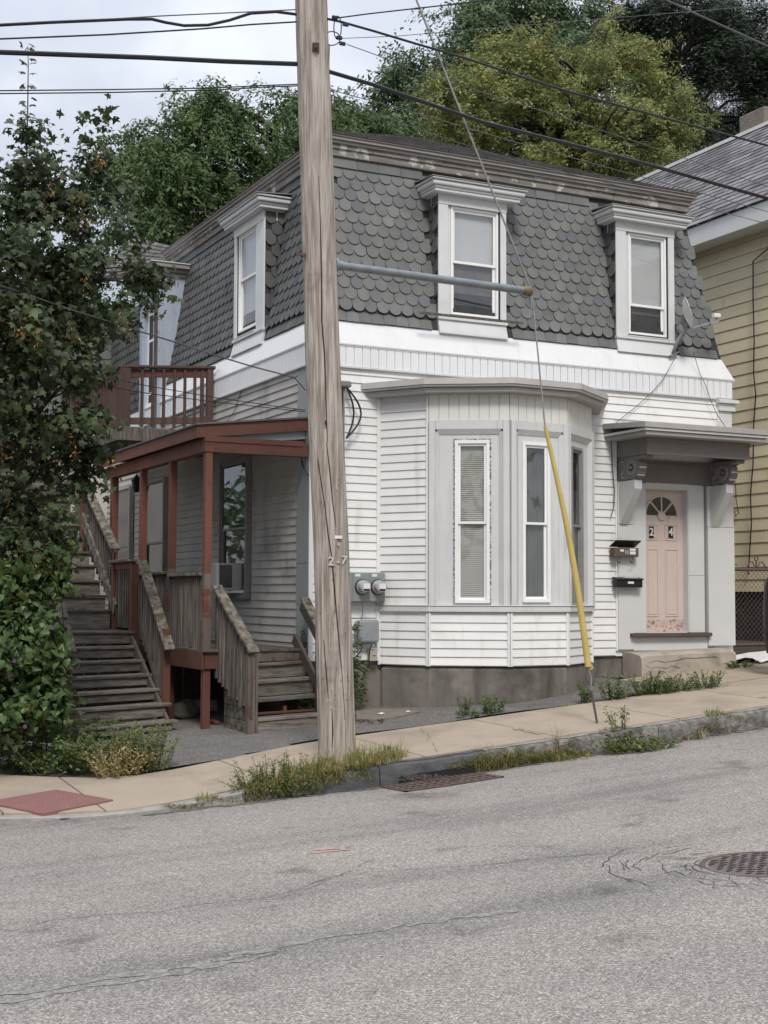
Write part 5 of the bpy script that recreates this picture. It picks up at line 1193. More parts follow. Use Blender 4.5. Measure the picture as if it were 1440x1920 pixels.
# ================================================================== OVERHEAD CABLES
def span(px_pts, Y, r, m, name, label, Y2=None, cat='cable', n=6, ext0=None, ext1=None):
    P = []; n_p = len(px_pts)
    for i, (x, y) in enumerate(px_pts):
        yy = Y if Y2 is None else Y + (Y2 - Y) * i / (n_p - 1); P.append(onY(x, y, yy))
    if ext0 is not None: P = [P[0] + (P[0] - P[1]) / np.linalg.norm(P[0] - P[1]) * ext0] + P
    if ext1 is not None: P = P + [P[-1] + (P[-1] - P[-2]) / np.linalg.norm(P[-1] - P[-2]) * ext1]
    return wire_thing(name, P, r, m, label, cat, None, n)
YL = -3.2
span([(0, 47), (95, 42), (190, 38), (240, 36), (285, 36), (310, 42), (345, 48), (390, 47), (430, 38), (470, 25), (517, 22), (556, 27)], YL, .0145, M['cable'], 'overhead_cable', 'kinked black cable left of the pole, uppermost thick one', ext0=9)
span([(185, 37), (300, 30), (430, 24), (556, 18)], YL, .006, M['wire'], 'support_wire', 'thin support strand above the kinked cable left of the pole', cat='wire')
span([(0, 73), (200, 65), (380, 54), (470, 46), (556, 41)], YL, .008, M['cable'], 'overhead_wire', 'thin black wire between the two thick cables left of the pole', cat='wire', ext0=9)
span([(0, 98), (140, 103), (280, 108), (420, 115), (557, 120)], YL, .023, M['cable'], 'overhead_cable', 'thickest black cable left of the pole, over the maple top', ext0=9)
span([(0, 170), (200, 168), (400, 165), (500, 160), (558, 158)], YL, .006, M['cable'], 'overhead_wire', 'upper of two parallel thin wires left of the pole', cat='wire', ext0=9)
span([(0, 175.5), (200, 173.5), (400, 169), (500, 163), (558, 161)], YL, .006, M['cable'], 'overhead_wire', 'lower of two parallel thin wires left of the pole', cat='wire', ext0=9)
span([(612, 35), (640, 41), (700, 58), (780, 82), (870, 108), (960, 138), (1060, 170), (1250, 222), (1440, 273)], YL, .0125, M['cable'], 'overhead_cable', 'upper thick cable right of the pole crossing the yellowing tree', ext1=12)
span([(616, 134), (700, 159), (800, 193), (905, 229), (1060, 268), (1214, 308), (1330, 341), (1440, 372)], YL, .021, M['cable'], 'overhead_cable', 'thickest cable right of the pole, passing above the roof', ext1=12)
span([(650, 83), (700, 101), (757, 124), (854, 157), (1060, 222), (1250, 285), (1440, 350)], YL + .1, .0045, M['wire'], 'overhead_wire', 'thin wire right of the pole between the two thick cables', cat='wire', ext1=9)
span([(617, 168), (700, 190), (803, 218), (950, 262), (1110, 306), (1300, 358), (1440, 397)], YL + .15, .0045, M['wire'], 'overhead_wire', 'thin upper wire reaching over the roof edge to the yellow house', cat='wire', ext1=9)
span([(617, 176), (700, 210), (800, 248), (950, 297), (1110, 336), (1300, 383), (1440, 420)], YL + .15, .004, M['wire'], 'overhead_wire', 'thin lower wire sagging across the mansard roof edge', cat='wire', ext1=9)
span([(1240, -4), (1316, 31), (1440, 87)], -3.4, .012, M['wire'], 'overhead_cable', 'grey cable crossing the pine at the top right corner', ext0=9, ext1=9)
span([(630, 34), (690, 26), (760, 18), (850, 8), (940, -4)], YL, .007, M['cable'], 'overhead_wire', 'thin black wire rising from the pole over the far ash tree', cat='wire', ext1=9)
span([(640, 72), (740, 68), (860, 58)], YL, .0035, M['wire'], 'overhead_wire', 'faint thin wire ending in front of the far ash tree', cat='wire', ext1=14)
hw = thing('cable_loop', onY(632, 60, YL), 'small black cable loops and clamps on the pole side near the top', 'cable loop')
for c, rx, ry in (((633, 52), 7, 22), ((622, 72), 16, 13)):
    MB().tube([onY(c[0] + rx * math.cos(a), c[1] + ry * math.sin(a), YL) for a in spread(0, 2 * math.pi, 16)], .006, 5).build('loop', M['cable'], hw)
MB().tube([onY(618, 84, YL), onY(617, 110, YL), onY(616, 132, YL)], .005, 5).build('tail', M['cable'], hw)
for x, y in ((628, 33), (648, 46), (636, 71), (642, 82)): MB().beam(onY(x - 5, y - 1, YL), onY(x + 5, y + 1, YL), .03, .03).build('clamp', M['cable'], hw)
span([(0, 535), (62, 556), (125, 578), (195, 600), (264, 622), (330, 642), (400, 665), (476, 688), (526, 701), (552, 708), (572, 731)], -1.9, .0085, M['wire'], 'service_drop', 'thick service cable slanting across the maple to the house corner', Y2=-.12, ext0=8)
span([(40, 676), (120, 694), (200, 708), (280, 724), (401, 745), (526, 763), (572, 769)], -1.0, .005, M['cable'], 'service_drop', 'upper thin black line in front of the balcony rail', Y2=-.12, cat='wire')
span([(150, 716), (280, 738), (401, 753.5), (526, 767), (572, 772)], -.8, .005, M['cable'], 'service_drop', 'lower thin black line in front of the balcony rail', Y2=-.12, cat='wire')
wire_thing('loose_cable', [onX(x, y, -.03) for x, y in ((455, 727), (446, 750), (440, 770), (425, 792))], .005, M['cable'], 'loose black cable hanging on the siding beside the balcony', 'cable')
wire_thing('corner_cable', [onX(559, 792, -.04), onX(561, 830, -.04), onX(566, 870, -.04), onX(578, 892, -.04)], .006, M['cable'], 'black cable drooping from the porch roof corner towards the pole', 'cable')
# ================================================================== THINGS ON THE FRONT WALL
def wb(name, m, parent, x0, x1, z0, z1, w0, w1, bevel=.004, label=None): return MB().fbox(FRONT, x0, x1, z0, z1, w0, w1).build(name, m, parent, bevel=bevel, label=label)
mt = thing('meter_box', (.72, -.08, .12), 'grey double electricity meter box on the siding beside the pole', 'meter box')
wb('enclosure', M['metergrey'], mt, .40, .965, -.055, .315, .03, .145, .008)
for x0, x1 in ((.51, .735), (.739, .960)): wb('cover', M['metergrey'], mt, x0, x1, -.045, .305, .145, .155, .004)
for x0 in (.545, .775): wb('sticker', M['label'], mt, x0, x0 + .07, .262, .295, .155, .157, 0)
for cx in (.637, .853):
    m1 = MB(); m1.lathe(FRONT(cx, .135, .155), (0, -1, 0), [(.098, 0), (.098, .02), (.085, .025)], 28); mm = m1.build('meter', M['blackrub'], mt)
    MB().lathe(FRONT(cx, .135, .178), (0, -1, 0), [(.088, 0), (.088, .012), (.078, .014)], 28).build('ring', M['steelring'], mm)
    MB().lathe(FRONT(cx, .135, .19), (0, -1, 0), [(.074, 0), (.074, .06), (.066, .085), (.03, .09)], 28).build('dome', M['meterface'], mm)
    MB().fbox(FRONT, cx - .04, cx + .05, .11, .175, .27, .286).build('face', M['label'], mm); MB().fbox(FRONT, cx - .03, cx + .045, .085, .108, .27, .284).build('face', M['blackrub'], mm)
cond = thing('service_conduit', (.42, -.05, 1.4), 'grey service conduit with drooping black cable loops above the meter box', 'conduit')
cxx = UX(642, .07) - .01
MB().tube([FRONT(cxx, .3, .09), FRONT(cxx, 2.62, .09)], .024, 10).build('pipe', M['gutter'], cond, smooth=True)
wb('weather_head', M['canopygrey'], cond, cxx - .05, cxx + .09, 2.62, 2.70, .05, .16, .02)
for k, (bu, bz) in enumerate(((.10, 2.05), (.20, 2.03))):
    MB().tube([FRONT(cxx + .03 + (bu) * math.sin(math.pi * t), 2.62 + (1.98 - 2.62) * t, .13) for t in spread(0, 1, 10)], .012, 6).build('cable_loop', M['cable'], cond)
MB().tube([FRONT(cxx - .02, 2.62, .12), FRONT(cxx - .02, 2.2, .12), FRONT(cxx - .01, 1.95, .12)], .012, 6).build('cable_loop', M['cable'], cond)
tb = thing('telecom_box', (.74, -.08, -.42), 'rounded grey plastic telecom box under the meters', 'telecom box')
wb('base', M['boxgrey'], tb, .585, .875, -.575, -.285, .03, .09, .03); wb('lid', M['boxgrey'], tb, .60, .89, -.56, -.275, .09, .15, .035)
for k in range(3): MB().beam(FRONT(.68 + k * .05, -.50, .152), FRONT(.76 + k * .05, -.38, .152), .012, .006, up=(0, -1, 0)).build('rib', M['boxgrey'], tb)
MB().tube([FRONT(x, z, .12) for x, z in ((.66, -.06), (.665, -.12), (.67, -.2), (.64, -.29))], .005, 5).build('cord', M['wire'], tb)
MB().tube([FRONT(x, z, .11) for x, z in ((.67, -.58), (.65, -.66), (.60, -.72), (.52, -.77))], .008, 5).build('cord', M['cable'], tb)
MB().tube([FRONT(x, z, .11) for x, z in ((.80, -.58), (.77, -.66), (.76, -.8), (.74, -.9), (.69, -.93), (.63, -.88), (.58, -.80))], .008, 5).build('cord', M['cable'], tb)
jb = thing('junction_box', (.83, -.06, -.72), 'small beige junction box low on the siding beside the bay', 'junction box')
wb('box', M['beige'], jb, .775, .885, -.79, -.63, .03, .10, .006); wb('knob', M['beige'], jb, .82, .86, -.72, -.70, .10, .112, .004); wb('slot', M['blackrub'], jb, .80, .845, -.652, -.645, .10, .102, 0)
# letterboxes
m1 = thing('mailbox', (4.69, -.1, .6), 'brown metal mailbox with its black lid open and two paper hooks', 'mailbox', 'mailboxes by the door')
x0, x1 = UX(1149, .12), UX(1195, .12); z0, z1 = .575, .70
wb('body', M['rust'], m1, x0, x1, z0, z1, .045, .15, .008)
MB().hexa([FRONT(u, v, w_) for v, w_, t in ((.70, .15, 0),) for u, v, w_ in ((x0 - .01, .71, .05), (x1 + .01, .71, .05), (x1 + .04, .795, .16), (x0 + .03, .795, .16), (x0 - .01, .72, .045), (x1 + .01, .72, .045), (x1 + .04, .805, .155), (x0 + .03, .805, .155))]).build('lid', M['black'], m1, bevel=.003)
wb('sticker', M['label'], m1, x0 + .26, x0 + .36, .66, .69, .151, .153, 0); wb('sticker', M['label'], m1, x0 + .26, x0 + .36, .61, .65, .151, .153, 0); wb('sticker', M['label'], m1, x0 + .10, x0 + .16, .645, .675, .151, .153, 0); wb('sticker', M['boxgrey'], m1, x0 + .18, x0 + .24, .61, .665, .151, .153, 0)
for cx in (x0 + .09, x0 + .31): MB().tube([FRONT(cx + .04 * math.cos(a), .535 + .045 * math.sin(a), .07 + .04 * (1 + math.sin(a / 2))) for a in spread(math.pi, 2 * math.pi, 8)] + [FRONT(cx + .04, .575, .1)], .006, 5).build('hook', M['black'], m1)
m2 = thing('mailbox', (4.73, -.1, .2), 'plain black mailbox with a white strip, lower one by the door', 'mailbox', 'mailboxes by the door')
x0, x1 = UX(1154, .12), UX(1202, .12)
wb('body', M['black'], m2, x0, x1, .155, .28, .045, .15, .01)
MB().hexa([FRONT(u, v, w_) for u, v, w_ in ((x0 - .01, .265, .045), (x1 + .01, .265, .045), (x1 + .01, .255, .165), (x0 - .01, .255, .165), (x0 - .01, .30, .045), (x1 + .01, .30, .045), (x1 + .01, .275, .165), (x0 - .01, .275, .165))]).build('lid', M['black'], m2, bevel=.006)
wb('label_strip', M['label'], m2, x0 + .12, x0 + .34, .283, .291, .10, .163, 0); wb('label_strip', M['label'], m2, x0 + .18, x0 + .28, .205, .235, .151, .154, 0)
# satellite dish on the mansard
sd_ = thing('satellite_dish', (5.95, -.2, 3.8), 'grey satellite dish seen edge-on beside the right dormer', 'satellite dish')
DY = -.25
c0, c1 = onY(1283, 556, DY), onY(1299, 617, DY); cen_ = (c0 + c1) / 2; ax = Vector((.84, -.50, .2)).normalized(); upv = Vector(c0 - c1).normalized(); ax = (ax - upv * ax.dot(upv)).normalized(); sid = ax.cross(upv); hr = float(np.linalg.norm(c0 - c1)) / 2
V = []; F = []
for i in range(7):
    for k in range(28):
        a = 2 * math.pi * k / 28; r_ = i / 6; p = Vector([float(q) for q in cen_]) + upv * (hr * r_ * math.cos(a)) + sid * (hr * .88 * r_ * math.sin(a)) + ax * (-.06 * (1 - r_ * r_)); V.append(p)
nv = len(V); V += [p - ax * .008 for p in V]
for i in range(6):
    for k in range(28):
        q = (i * 28 + k, i * 28 + (k + 1) % 28, (i + 1) * 28 + (k + 1) % 28, (i + 1) * 28 + k); F.append(q); F.append(tuple(nv + j for j in q[::-1]))
F += [(6 * 28 + k, nv + 6 * 28 + k, nv + 6 * 28 + (k + 1) % 28, 6 * 28 + (k + 1) % 28) for k in range(28)]
MB().add(V, F).build('reflector', M['surround'], sd_, smooth=True)
MB().beam(onY(1298, 615, DY), onY(1332, 605, DY), .025, .025).build('feed_arm', M['boxgrey'], sd_); MB().beam(onY(1330, 606, DY), onY(1346, 603, DY), .05, .04).build('feed_arm', M['boxgrey'], sd_)
MB().beam(onY(1337, 592, DY), onY(1349, 592, DY), .07, .06).build('feed_horn', M['label'], sd_, bevel=.01); MB().beam(onY(1345, 606, DY), onY(1343, 590, DY), .03, .03).build('feed_arm', M['boxgrey'], sd_)
MB().tube([onY(1262, 662, .03), onY(1272, 636, -.05), onY(1283, 622, -.12), onY(1288, 606, -.18)], .026, 8).build('mast', M['boxgrey'], sd_, smooth=True)
MB().beam(onY(1283, 592, -.1), onY(1288, 616, -.15), .10, .06).build('mount', M['canopygrey'], sd_); MB().beam(onY(1255, 668, .02), onY(1272, 660, .02), .05, .02).build('foot', M['canopygrey'], sd_)
wire_thing('dish_cable', [onY(1270, 662, -.1), onY(1263, 676, -.08), onY(1243, 712, -.07), onY(1220, 738, -.06), onY(1190, 765, -.05), onY(1158, 790, -.06), onY(1149, 802, -.06)] , .005, M['wire'], 'grey dish cable slanting down the siding to the door canopy', 'cable')
wire_thing('dish_cable', [onY(1149, 802, -.06), onY(1146, 830, -.05), onY(1148, 870, -.05), onY(1152, 920, -.05), onY(1151, 950, -.05), onY(1145, 970, -.06)], .006, M['cable'], 'dark cable hanging down the siding left of the canopy bracket', 'cable')
wire_thing('dish_cable', [onY(1300, 660, -.08), onY(1312, 700, -.07), onY(1322, 720, -.09), onY(1333, 752, -.1), onY(1343, 775, -.1), onY(1362, 803, -.1)], .005, M['wire'], 'grey cable from the dish across the frieze to the canopy roof', 'cable')
# window air conditioner and porch lantern
ac = thing('air_conditioner', (-.2, 2.4, .2), 'window air conditioner in the lower sash of the porch window', 'air conditioner')
yA_, yB_ = 2.30, 2.92; zA_, zB_ = .10, .47
MB().box(-.36, -.02, yA_, yB_, zA_, zB_).build('casing', M['acgrey'], ac, bevel=.006); MB().box(-.35, -.17, yA_ - .004, yA_ - .001, zA_ + .03, zB_ - .03).build('side_panel', M['screen'], ac)
for k in range(9): MB().box(-.368, -.362, yA_ + .03, yB_ - .03, zA_ + .04 + k * .036, zA_ + .055 + k * .036).build('louvre', M['acgrey'], ac)
MB().box(-.37, -.36, yA_ - .01, yA_ + .1, zA_, zB_).build('corner', M['label'], ac)
ln = thing('porch_lantern', (-.08, 7.3, 1.7), 'small black lantern on the wall between the porch windows', 'lantern')
lp = onX(256, 908, -.14); lp = [float(q) for q in lp]
MB().lathe((lp[0], lp[1], lp[2] - .14), (0, 0, 1), [(.03, 0), (.055, .02), (.085, .2), (.10, .21), (.02, .29), (.01, .32)], 6).build('cage', M['black'], ln); MB().beam((lp[0], lp[1], lp[2] + .12), (-.01, lp[1], lp[2] + .06), .02, .02).build('arm', M['black'], ln)
# ================================================================== NEIGHBOURING YELLOW HOUSE
XN, XE = 9.0, 8.6
nh = thing('yellow_house', (12, 5, -.6), 'yellow shingled house with white fascia and grey roof at right', 'house')
MB().box(XN + .03, XN + 7, -6.5, 11.5, .12, 6.3).build('wall', M['yellowgap'], nh)
MB().box(XN + .05, XN + 6.9, -6.4, 11.4, -2, .118).build('foundation', M['nfound'], nh)
zk = .12; row = 0; ne = float(onX(1400, 600, XN)[2] - onX(1400, 622.5, XN)[2])
while zk < 6.25:
    y = -6.5 - random.uniform(0, .5)
    while y < 11.5:
        y2 = y + 1.22
        if y2 > -1.5 and y < 5.5:
            MB().hexa([(XN + a, yy, z) for z, a0 in ((zk + .005, 0.0), (zk + ne, .014)) for a, yy in ((a0, y + .003), (a0 + .012, y + .003), (a0 + .012, y2 - .003), (a0, y2 - .003))]).build('siding_shingle', M['yellowsiding'], nh)
        y = y2
    for a, b_ in ((-6.5, -2.7), (6.7, 11.5)): MB().box(XN, XN + .02, a, b_, zk + .012, zk + ne).build('siding_course', M['yellowsiding'], nh)
    zk += ne
ze0, ze1 = 6.13, 6.46
MB().box(XE - .03, XE + .02, -7, 12, ze0, ze1).build('fascia', M['nfascia'], nh, bevel=.004); MB().box(XE + .02, XN + .1, -7, 12, ze0 + .02, ze0 + .05).build('soffit', M['nfascia'], nh)
RD = 3.2; ridge = onX(1440, 235, XE + RD); pit = float(ridge[2] - ze1) / (RD + .06); XR = XE + RD
MB().add([(XE - .06, -7.2, ze1), (XE - .06, 14, ze1), (XR, 14, float(ridge[2])), (XR, -7.2, float(ridge[2])), (XR + RD, 14, ze1), (XR + RD, -7.2, ze1)], [(0, 3, 2, 1), (3, 5, 4, 2), (0, 5, 3), (1, 2, 4)]).build('roof', M['shingle_n'], nh)
th = math.atan(pit); ux = Vector((math.cos(th), 0, math.sin(th))); nn = Vector((-math.sin(th), 0, math.cos(th))); ms = []
sm_ = MB().hexa([(x, y, z) for z, dz in ((0, 0), (.016, 0)) for x, y in ((-.0, .006), (.22, .006), (.22, .324), (0, .324))]).mesh('roof_shingle', M['shingle_n'])
for i in range(int((RD + .06) / math.cos(math.atan(pit)) / .195)):
    for j in range(-17, 42):
        p = Vector((XE - .07, j * .33 + (i % 2) * .165 + random.uniform(-.01, .01), ze1 + .004)) + ux * (i * .195) + nn * random.uniform(.0, .006)
        if p.y > 13.6 or p.y < -2: continue
        ex = (ux - nn * .07).normalized(); ez = (nn + ux * .07).normalized()
        ms.append(Matrix(((ex.x, 0, ez.x, p.x), (ex.y, 1, ez.y, p.y), (ex.z, 0, ez.z, p.z), (0, 0, 0, 1))))
def nkeep(t): x, y, _ = proj(t); return x > 1200 and 200 < y < 430 and x < 1460
pieces('roof_shingle', sm_, ms, nh, 280, nkeep)
MB().box(XR - .09, XR + .09, -7.2, 14, float(ridge[2]) - .02, float(ridge[2]) + .05).build('ridge_cap', M['nfascia'], nh)
ch = onX(1400, 245, XR + .5); MB().box(XR + .3, XR + 1.1, float(ch[1]) - .75, float(ch[1]), 6, float(onX(1400, 222, XR + .5)[2])).build('chimney', M['rubble'], nh, bevel=.03)
wire_thing('wall_cable', [onX(x, y, XN - .06) for x, y in ((1440, 466), (1412, 490), (1412, 560), (1414, 640), (1413, 700), (1417, 740), (1413, 800), (1412, 870), (1407, 930), (1409, 980), (1404, 1060), (1403, 1078))], .012, M['cable'], 'black cable running down the yellow house wall', 'cable')
wire_thing('wall_cable', [onX(x, y, XN - .06) for x, y in ((1379, 905), (1380, 935), (1385, 962), (1379, 968), (1377, 958), (1383, 958))], .008, M['cable'], 'short cable ending in a small loop beside the canopy', 'cable')
# chain link gate between the houses
gt_ = thing('chain_link_gate', (7.6, .6, -.6), 'rusty chain link gate with scrolled top between the two houses', 'gate')
GY = .7; gz = lambda px, py: float(onY(px, py, GY)[2]); gx0, gx1 = 6.72, 8.95; zt_, zb_ = gz(1405, 1068), gz(1405, 1209)
for z in (zt_, zb_): MB().tube([(gx0, GY, z), (gx1, GY, z)], .024, 10).build('rail', M['rust'], gt_, smooth=True)
for x in (gx0, gx1): MB().tube([(x, GY, zb_ - .1), (x, GY, zt_ + .02)], .024, 10).build('post', M['rust'], gt_, smooth=True)
b = MB(); H = zt_ - zb_; k = gx0 - H
while k < gx1:
    for s_ in (1, -1):
        a0, a1 = max(k, gx0), min(k + H, gx1)
        if a1 - a0 > .01:
            za, zc = ((a0 - k), (a1 - k)) if s_ > 0 else (H - (a0 - k), H - (a1 - k)); b.tube([(a0, GY, zb_ + za), (a1, GY, zb_ + zc)], .0028, 4, False)
    k += .085
b.build('wire_mesh', M['rust'], gt_, kind='stuff')
gc = float(onY(1418, 1040, GY)[0]); zc = zt_ + .02
MB().tube([(gc, GY, zc), (gc, GY, zc + .11)], .014, 6).build('finial', M['rust'], gt_); MB().tube([(gc + .035 * math.cos(a), GY, zc + .15 + .035 * math.sin(a)) for a in spread(0, 6.3, 12)], .011, 6).build('finial', M['rust'], gt_)
for s_ in (1, -1): MB().tube([(gc, GY, zc + .01), (gc + s_ * .05, GY, zc + .05), (gc + s_ * .07, GY, zc + .1), (gc + s_ * .12, GY, zc + .1), (gc + s_ * .2, GY, zc)], .01, 5).build('finial', M['rust'], gt_)
MB().tube([(gc - .42, GY, zc), (gc - .45, GY, zc + .04), (gc - .41, GY, zc + .06), (gc - .38, GY, zc + .04)], .009, 5).build('finial', M['rust'], gt_)
tarp = MB().lathe(tuple(float(q) for q in onG(1467, 1225, lambda a, b_: -.70)), (0, 0, 1), [(.20, 0), (.24, .25), (.24, .6), (.22, .9), (.17, 1.0), (.05, 1.04)], 14)
tag(tarp.build('covered_grill', M['black'], smooth=True), 'dark covered shape beside the gate at the right edge', 'cover')
sh_ = MB(); V = []
for i in range(15):
    for j in range(6):
        x = 6.5 + i * .28; y = -.75 + j * .16 + .1 * math.sin(i * .5); V.append((x, y, side_z(x, y) + .03 + .035 * math.sin(j * 1.3 + i * .7) + .05 * (1 - abs(j - 2.5) / 3)))
sh_.add(V, [(i * 6 + j, (i + 1) * 6 + j, (i + 1) * 6 + j + 1, i * 6 + j + 1) for i in range(14) for j in range(5)]); tag(sh_.build('plastic_sheet', M['plastic'], smooth=True), 'crumpled white sheet on the ground right of the doorstep', 'sheet')
# ================================================================== SMALL THINGS ON THE GROUND
def rock(c, s, m, seed=0, n=2):
    bm = bmesh.new(); bmesh.ops.create_icosphere(bm, subdivisions=n, radius=1)
    V = []; 
    for v in bm.verts:
        k = 1 + .22 * mnoise.noise(v.co * 1.3 + Vector((seed * 7.1, 0, 0))) + .08 * mnoise.noise(v.co * 4 + Vector((seed, 0, 0))); V.append((c[0] + v.co.x * s[0] * k, c[1] + v.co.y * s[1] * k, c[2] + v.co.z * s[2] * k))
    F = [tuple(v.index for v in f.verts) for f in bm.faces]; bm.free(); return MB().add(V, F)
p = onG(352, 1348, side_z); tag(rock((p[0], p[1] + .1, p[2] + .1), (.19, .15, .14), M['rock'], 1, 3).build('boulder', M['rock'], smooth=True), 'tan boulder at the foot of the outside staircase', 'boulder')
p = onG(375, 1340, side_z); tag(MB().box(p[0] - .1, p[0] + .3, p[1] + .15, p[1] + .4, p[2] - .02, p[2] + .17).build('concrete_block', M['stepconc'], bevel=.02), 'rough concrete block under the porch corner', 'concrete block')
p, q = onG(380, 1352, side_z), onG(408, 1360, side_z); tag(MB().beam(p + np.array([0, 0, .05]), q + np.array([0, 0, .03]), .06, .035).build('wood_offcut', M['redwood'], bevel=.003), 'short red board lying on the asphalt by the porch post', 'board')
rr = random.Random(11)
def chips(name, px, py, dx, dy, n, s, m, label, cat):
    b = MB()
    for _ in range(n):
        p = onG(px + rr.uniform(-dx, dx), py + rr.uniform(-dy, dy), side_z); a = rr.uniform(0, 3); h = rr.uniform(.3, 1) * s; q = (p[0], p[1], p[2] + .012 + h * .12)
        b.beam((q[0] - h * math.cos(a), q[1] - h * math.sin(a), q[2]), (q[0] + h * math.cos(a), q[1] + h * math.sin(a), q[2] + rr.uniform(0, .01)), h * rr.uniform(.5, 1.2), h * .3)
    o = b.build(name, m); return tag(o, label, cat, kind='stuff')
chips('concrete_rubble', 1120, 1268, 55, 5, 60, .05, M['rubble'], 'broken cement and dirt between the bay and the doorstep', 'rubble')
chips('leaf_litter', 690, 1350, 30, 8, 90, .03, M['bark'], 'brown leaf litter at the foundation beside the pole', 'leaf litter')
chips('gutter_debris', 800, 1462, 60, 5, 80, .03, M['bark'], 'leaf and twig debris over the drain grate', 'debris')
sp_ = thing('cement_spill', onG(700, 1342, side_z), 'thin pale cement slab along the foundation beside the pole', 'cement patch')
P = [onG(x, y, side_z) for x, y in ((668, 1352), (700, 1354), (745, 1348), (790, 1338), (760, 1334), (700, 1333), (668, 1336))]
MB().prism([(q[0], q[1]) for q in P], lambda a, b_, c: (a, b_, side_z(a, b_) + c), .0, .03).build('patch', M['rubble'], sp_)
for i, (x, y, s) in enumerate(((715, 1345, .03), (1127, 1262, .03), (765, 1341, .02))):
    p = onG(x, y, side_z); tag(rock((p[0], p[1], p[2] + .045), (s * 1.6, s, s * .5), M['litter'], i + 5, 1).build('paper_scrap', M['litter']), ['crumpled white scrap on the cement patch right of the pole', 'small white scrap on the rubble between bay and doorstep', 'tiny white scrap near the bay foundation'][i], 'litter')
p = onG(18, 1437, lambda a, b_: side_z(a, b_)); tag(rock((p[0], p[1], p[2] + .05), (.13, .08, .07), M['litter'], 9, 2).build('plastic_bag', M['litter'], smooth=True), 'white plastic scrap in the weeds at the left edge', 'litter')
for (xa, ya, xb, yb, lb) in ((30, 1416, 120, 1428, 'left longer piece of low concrete edging in the weeds'), (122, 1420, 195, 1440, 'right shorter piece of low concrete edging in the weeds')):
    a, c = onG(xa, ya, side_z), onG(xb, yb, side_z); a = a + np.array([0, .12, 0]); c = c + np.array([0, .12, 0])
    tag(MB().beam((a[0], a[1], a[2] + .02), (c[0], c[1], c[2] + .02), .22, .26).build('concrete_edging', M['stepconc'], bevel=.03), lb, 'edging')
# ================================================================== VEGETATION
def leaf_cloud(name, pos, nrm, size, shape, material, parent=None, kind=None, smooth=False):
    """pos (n,3), nrm (n,3) leaf normals, size (n,), shape: (k,3) outline fan about its first vertex"""
    n = len(pos); k = len(shape); sh = np.array(shape, float)
    nrm = nrm / (np.linalg.norm(nrm, axis=1, keepdims=True) + 1e-9)
    rnd = RNG.normal(size=(n, 3)); t = rnd - nrm * (rnd * nrm).sum(1, keepdims=True); t /= np.linalg.norm(t, axis=1, keepdims=True) + 1e-9
    return cloud_axes(name, pos, t, np.cross(nrm, t), nrm, size, sh, material, parent, kind)
def cloud_axes(name, pos, ax, ay, az, size, sh, material, parent, kind):
    n = len(pos); k = len(sh); sz = size[:, None, None]
    V = pos[:, None, :] + sz * (sh[None, :, 0:1] * ax[:, None, :] + sh[None, :, 1:2] * ay[:, None, :] + sh[None, :, 2:3] * az[:, None, :])
    V = V.reshape(-1, 3)
    if k == 4: nf = 1; loops = np.arange(n * 4); tot = np.full(n, 4)
    else:
        nt_ = k - 2; a = np.arange(n)[:, None, None] * k; tri = np.array([[0, i, i + 1] for i in range(1, k - 1)])[None]; loops = (a + tri).reshape(-1); tot = np.full(n * nt_, 3)
    me = bpy.data.meshes.new(name); me.vertices.add(len(V)); me.vertices.foreach_set('co', V.reshape(-1).astype(np.float32))
    me.loops.add(len(loops)); me.loops.foreach_set('vertex_index', loops.astype(np.int32)); me.polygons.add(len(tot))
    me.polygons.foreach_set('loop_start', np.concatenate([[0], np.cumsum(tot)[:-1]]).astype(np.int32))
    try: me.polygons.foreach_set('loop_total', tot.astype(np.int32))
    except Exception: pass
    me.materials.append(material); me.update(calc_edges=True); me.validate()
    o = link(name, me, parent)
    if kind: o['kind'] = kind
    return o
MAPLE = [(0, 0, 0), (.12, .42, .02), (-.02, .62, -.06), (.28, .50, -.04), (.50, 1.0, -.10), (.46, .46, -.02), (.98, .42, -.14), (.60, .12, 0), (1.05, .0, -.12), (.60, -.12, 0), (.98, -.42, -.14), (.46, -.46, -.02), (.50, -1.0, -.10), (.28, -.50, -.04), (-.02, -.62, -.06), (.12, -.42, .02), (0, 0, 0)]
MAPLE = [(x - .4, y * .75, z) for x, y, z in [(.35, 0, .05), (0, .06, 0), (.08, .55, -.06), (.30, .42, -.02), (.50, .95, -.12), (.58, .36, -.02), (1.08, 0.0, -.16), (.58, -.36, -.02), (.50, -.95, -.12), (.30, -.42, -.02), (.08, -.55, -.06), (0, -.06, 0)]]
HEART = [(x - .4, y, z) for x, y, z in [(.4, 0, .06), (.05, .0, 0), (-.08, .3, -.03), (.12, .48, -.08), (.5, .34, -.06), (1.0, 0, -.12), (.5, -.34, -.06), (.12, -.48, -.08), (-.08, -.3, -.03), (.05, 0, 0)]]
QUAD = [(0, -.16, 0), (.5, -.2, .0), (1.0, 0, -.1), (.5, .2, 0)]
NEEDLE = [(0, -.05, 0), (.5, -.06, 0), (1.0, 0, -.05), (.5, .06, 0)]
def ball(n, shell=.55):
    d = RNG.normal(size=(n, 3)); d /= np.linalg.norm(d, axis=1, keepdims=True); r = (shell + (1 - shell) * RNG.random(n)) ; r = np.where(RNG.random(n) < .25, RNG.random(n), r); return d * r[:, None], d
def blob3(px, py, Y, rx, ry, depth=1.0):
    c = onY(px, py, Y); d = proj(c)[2]; return c, rx * d / FPX, ry * d / FPX, depth
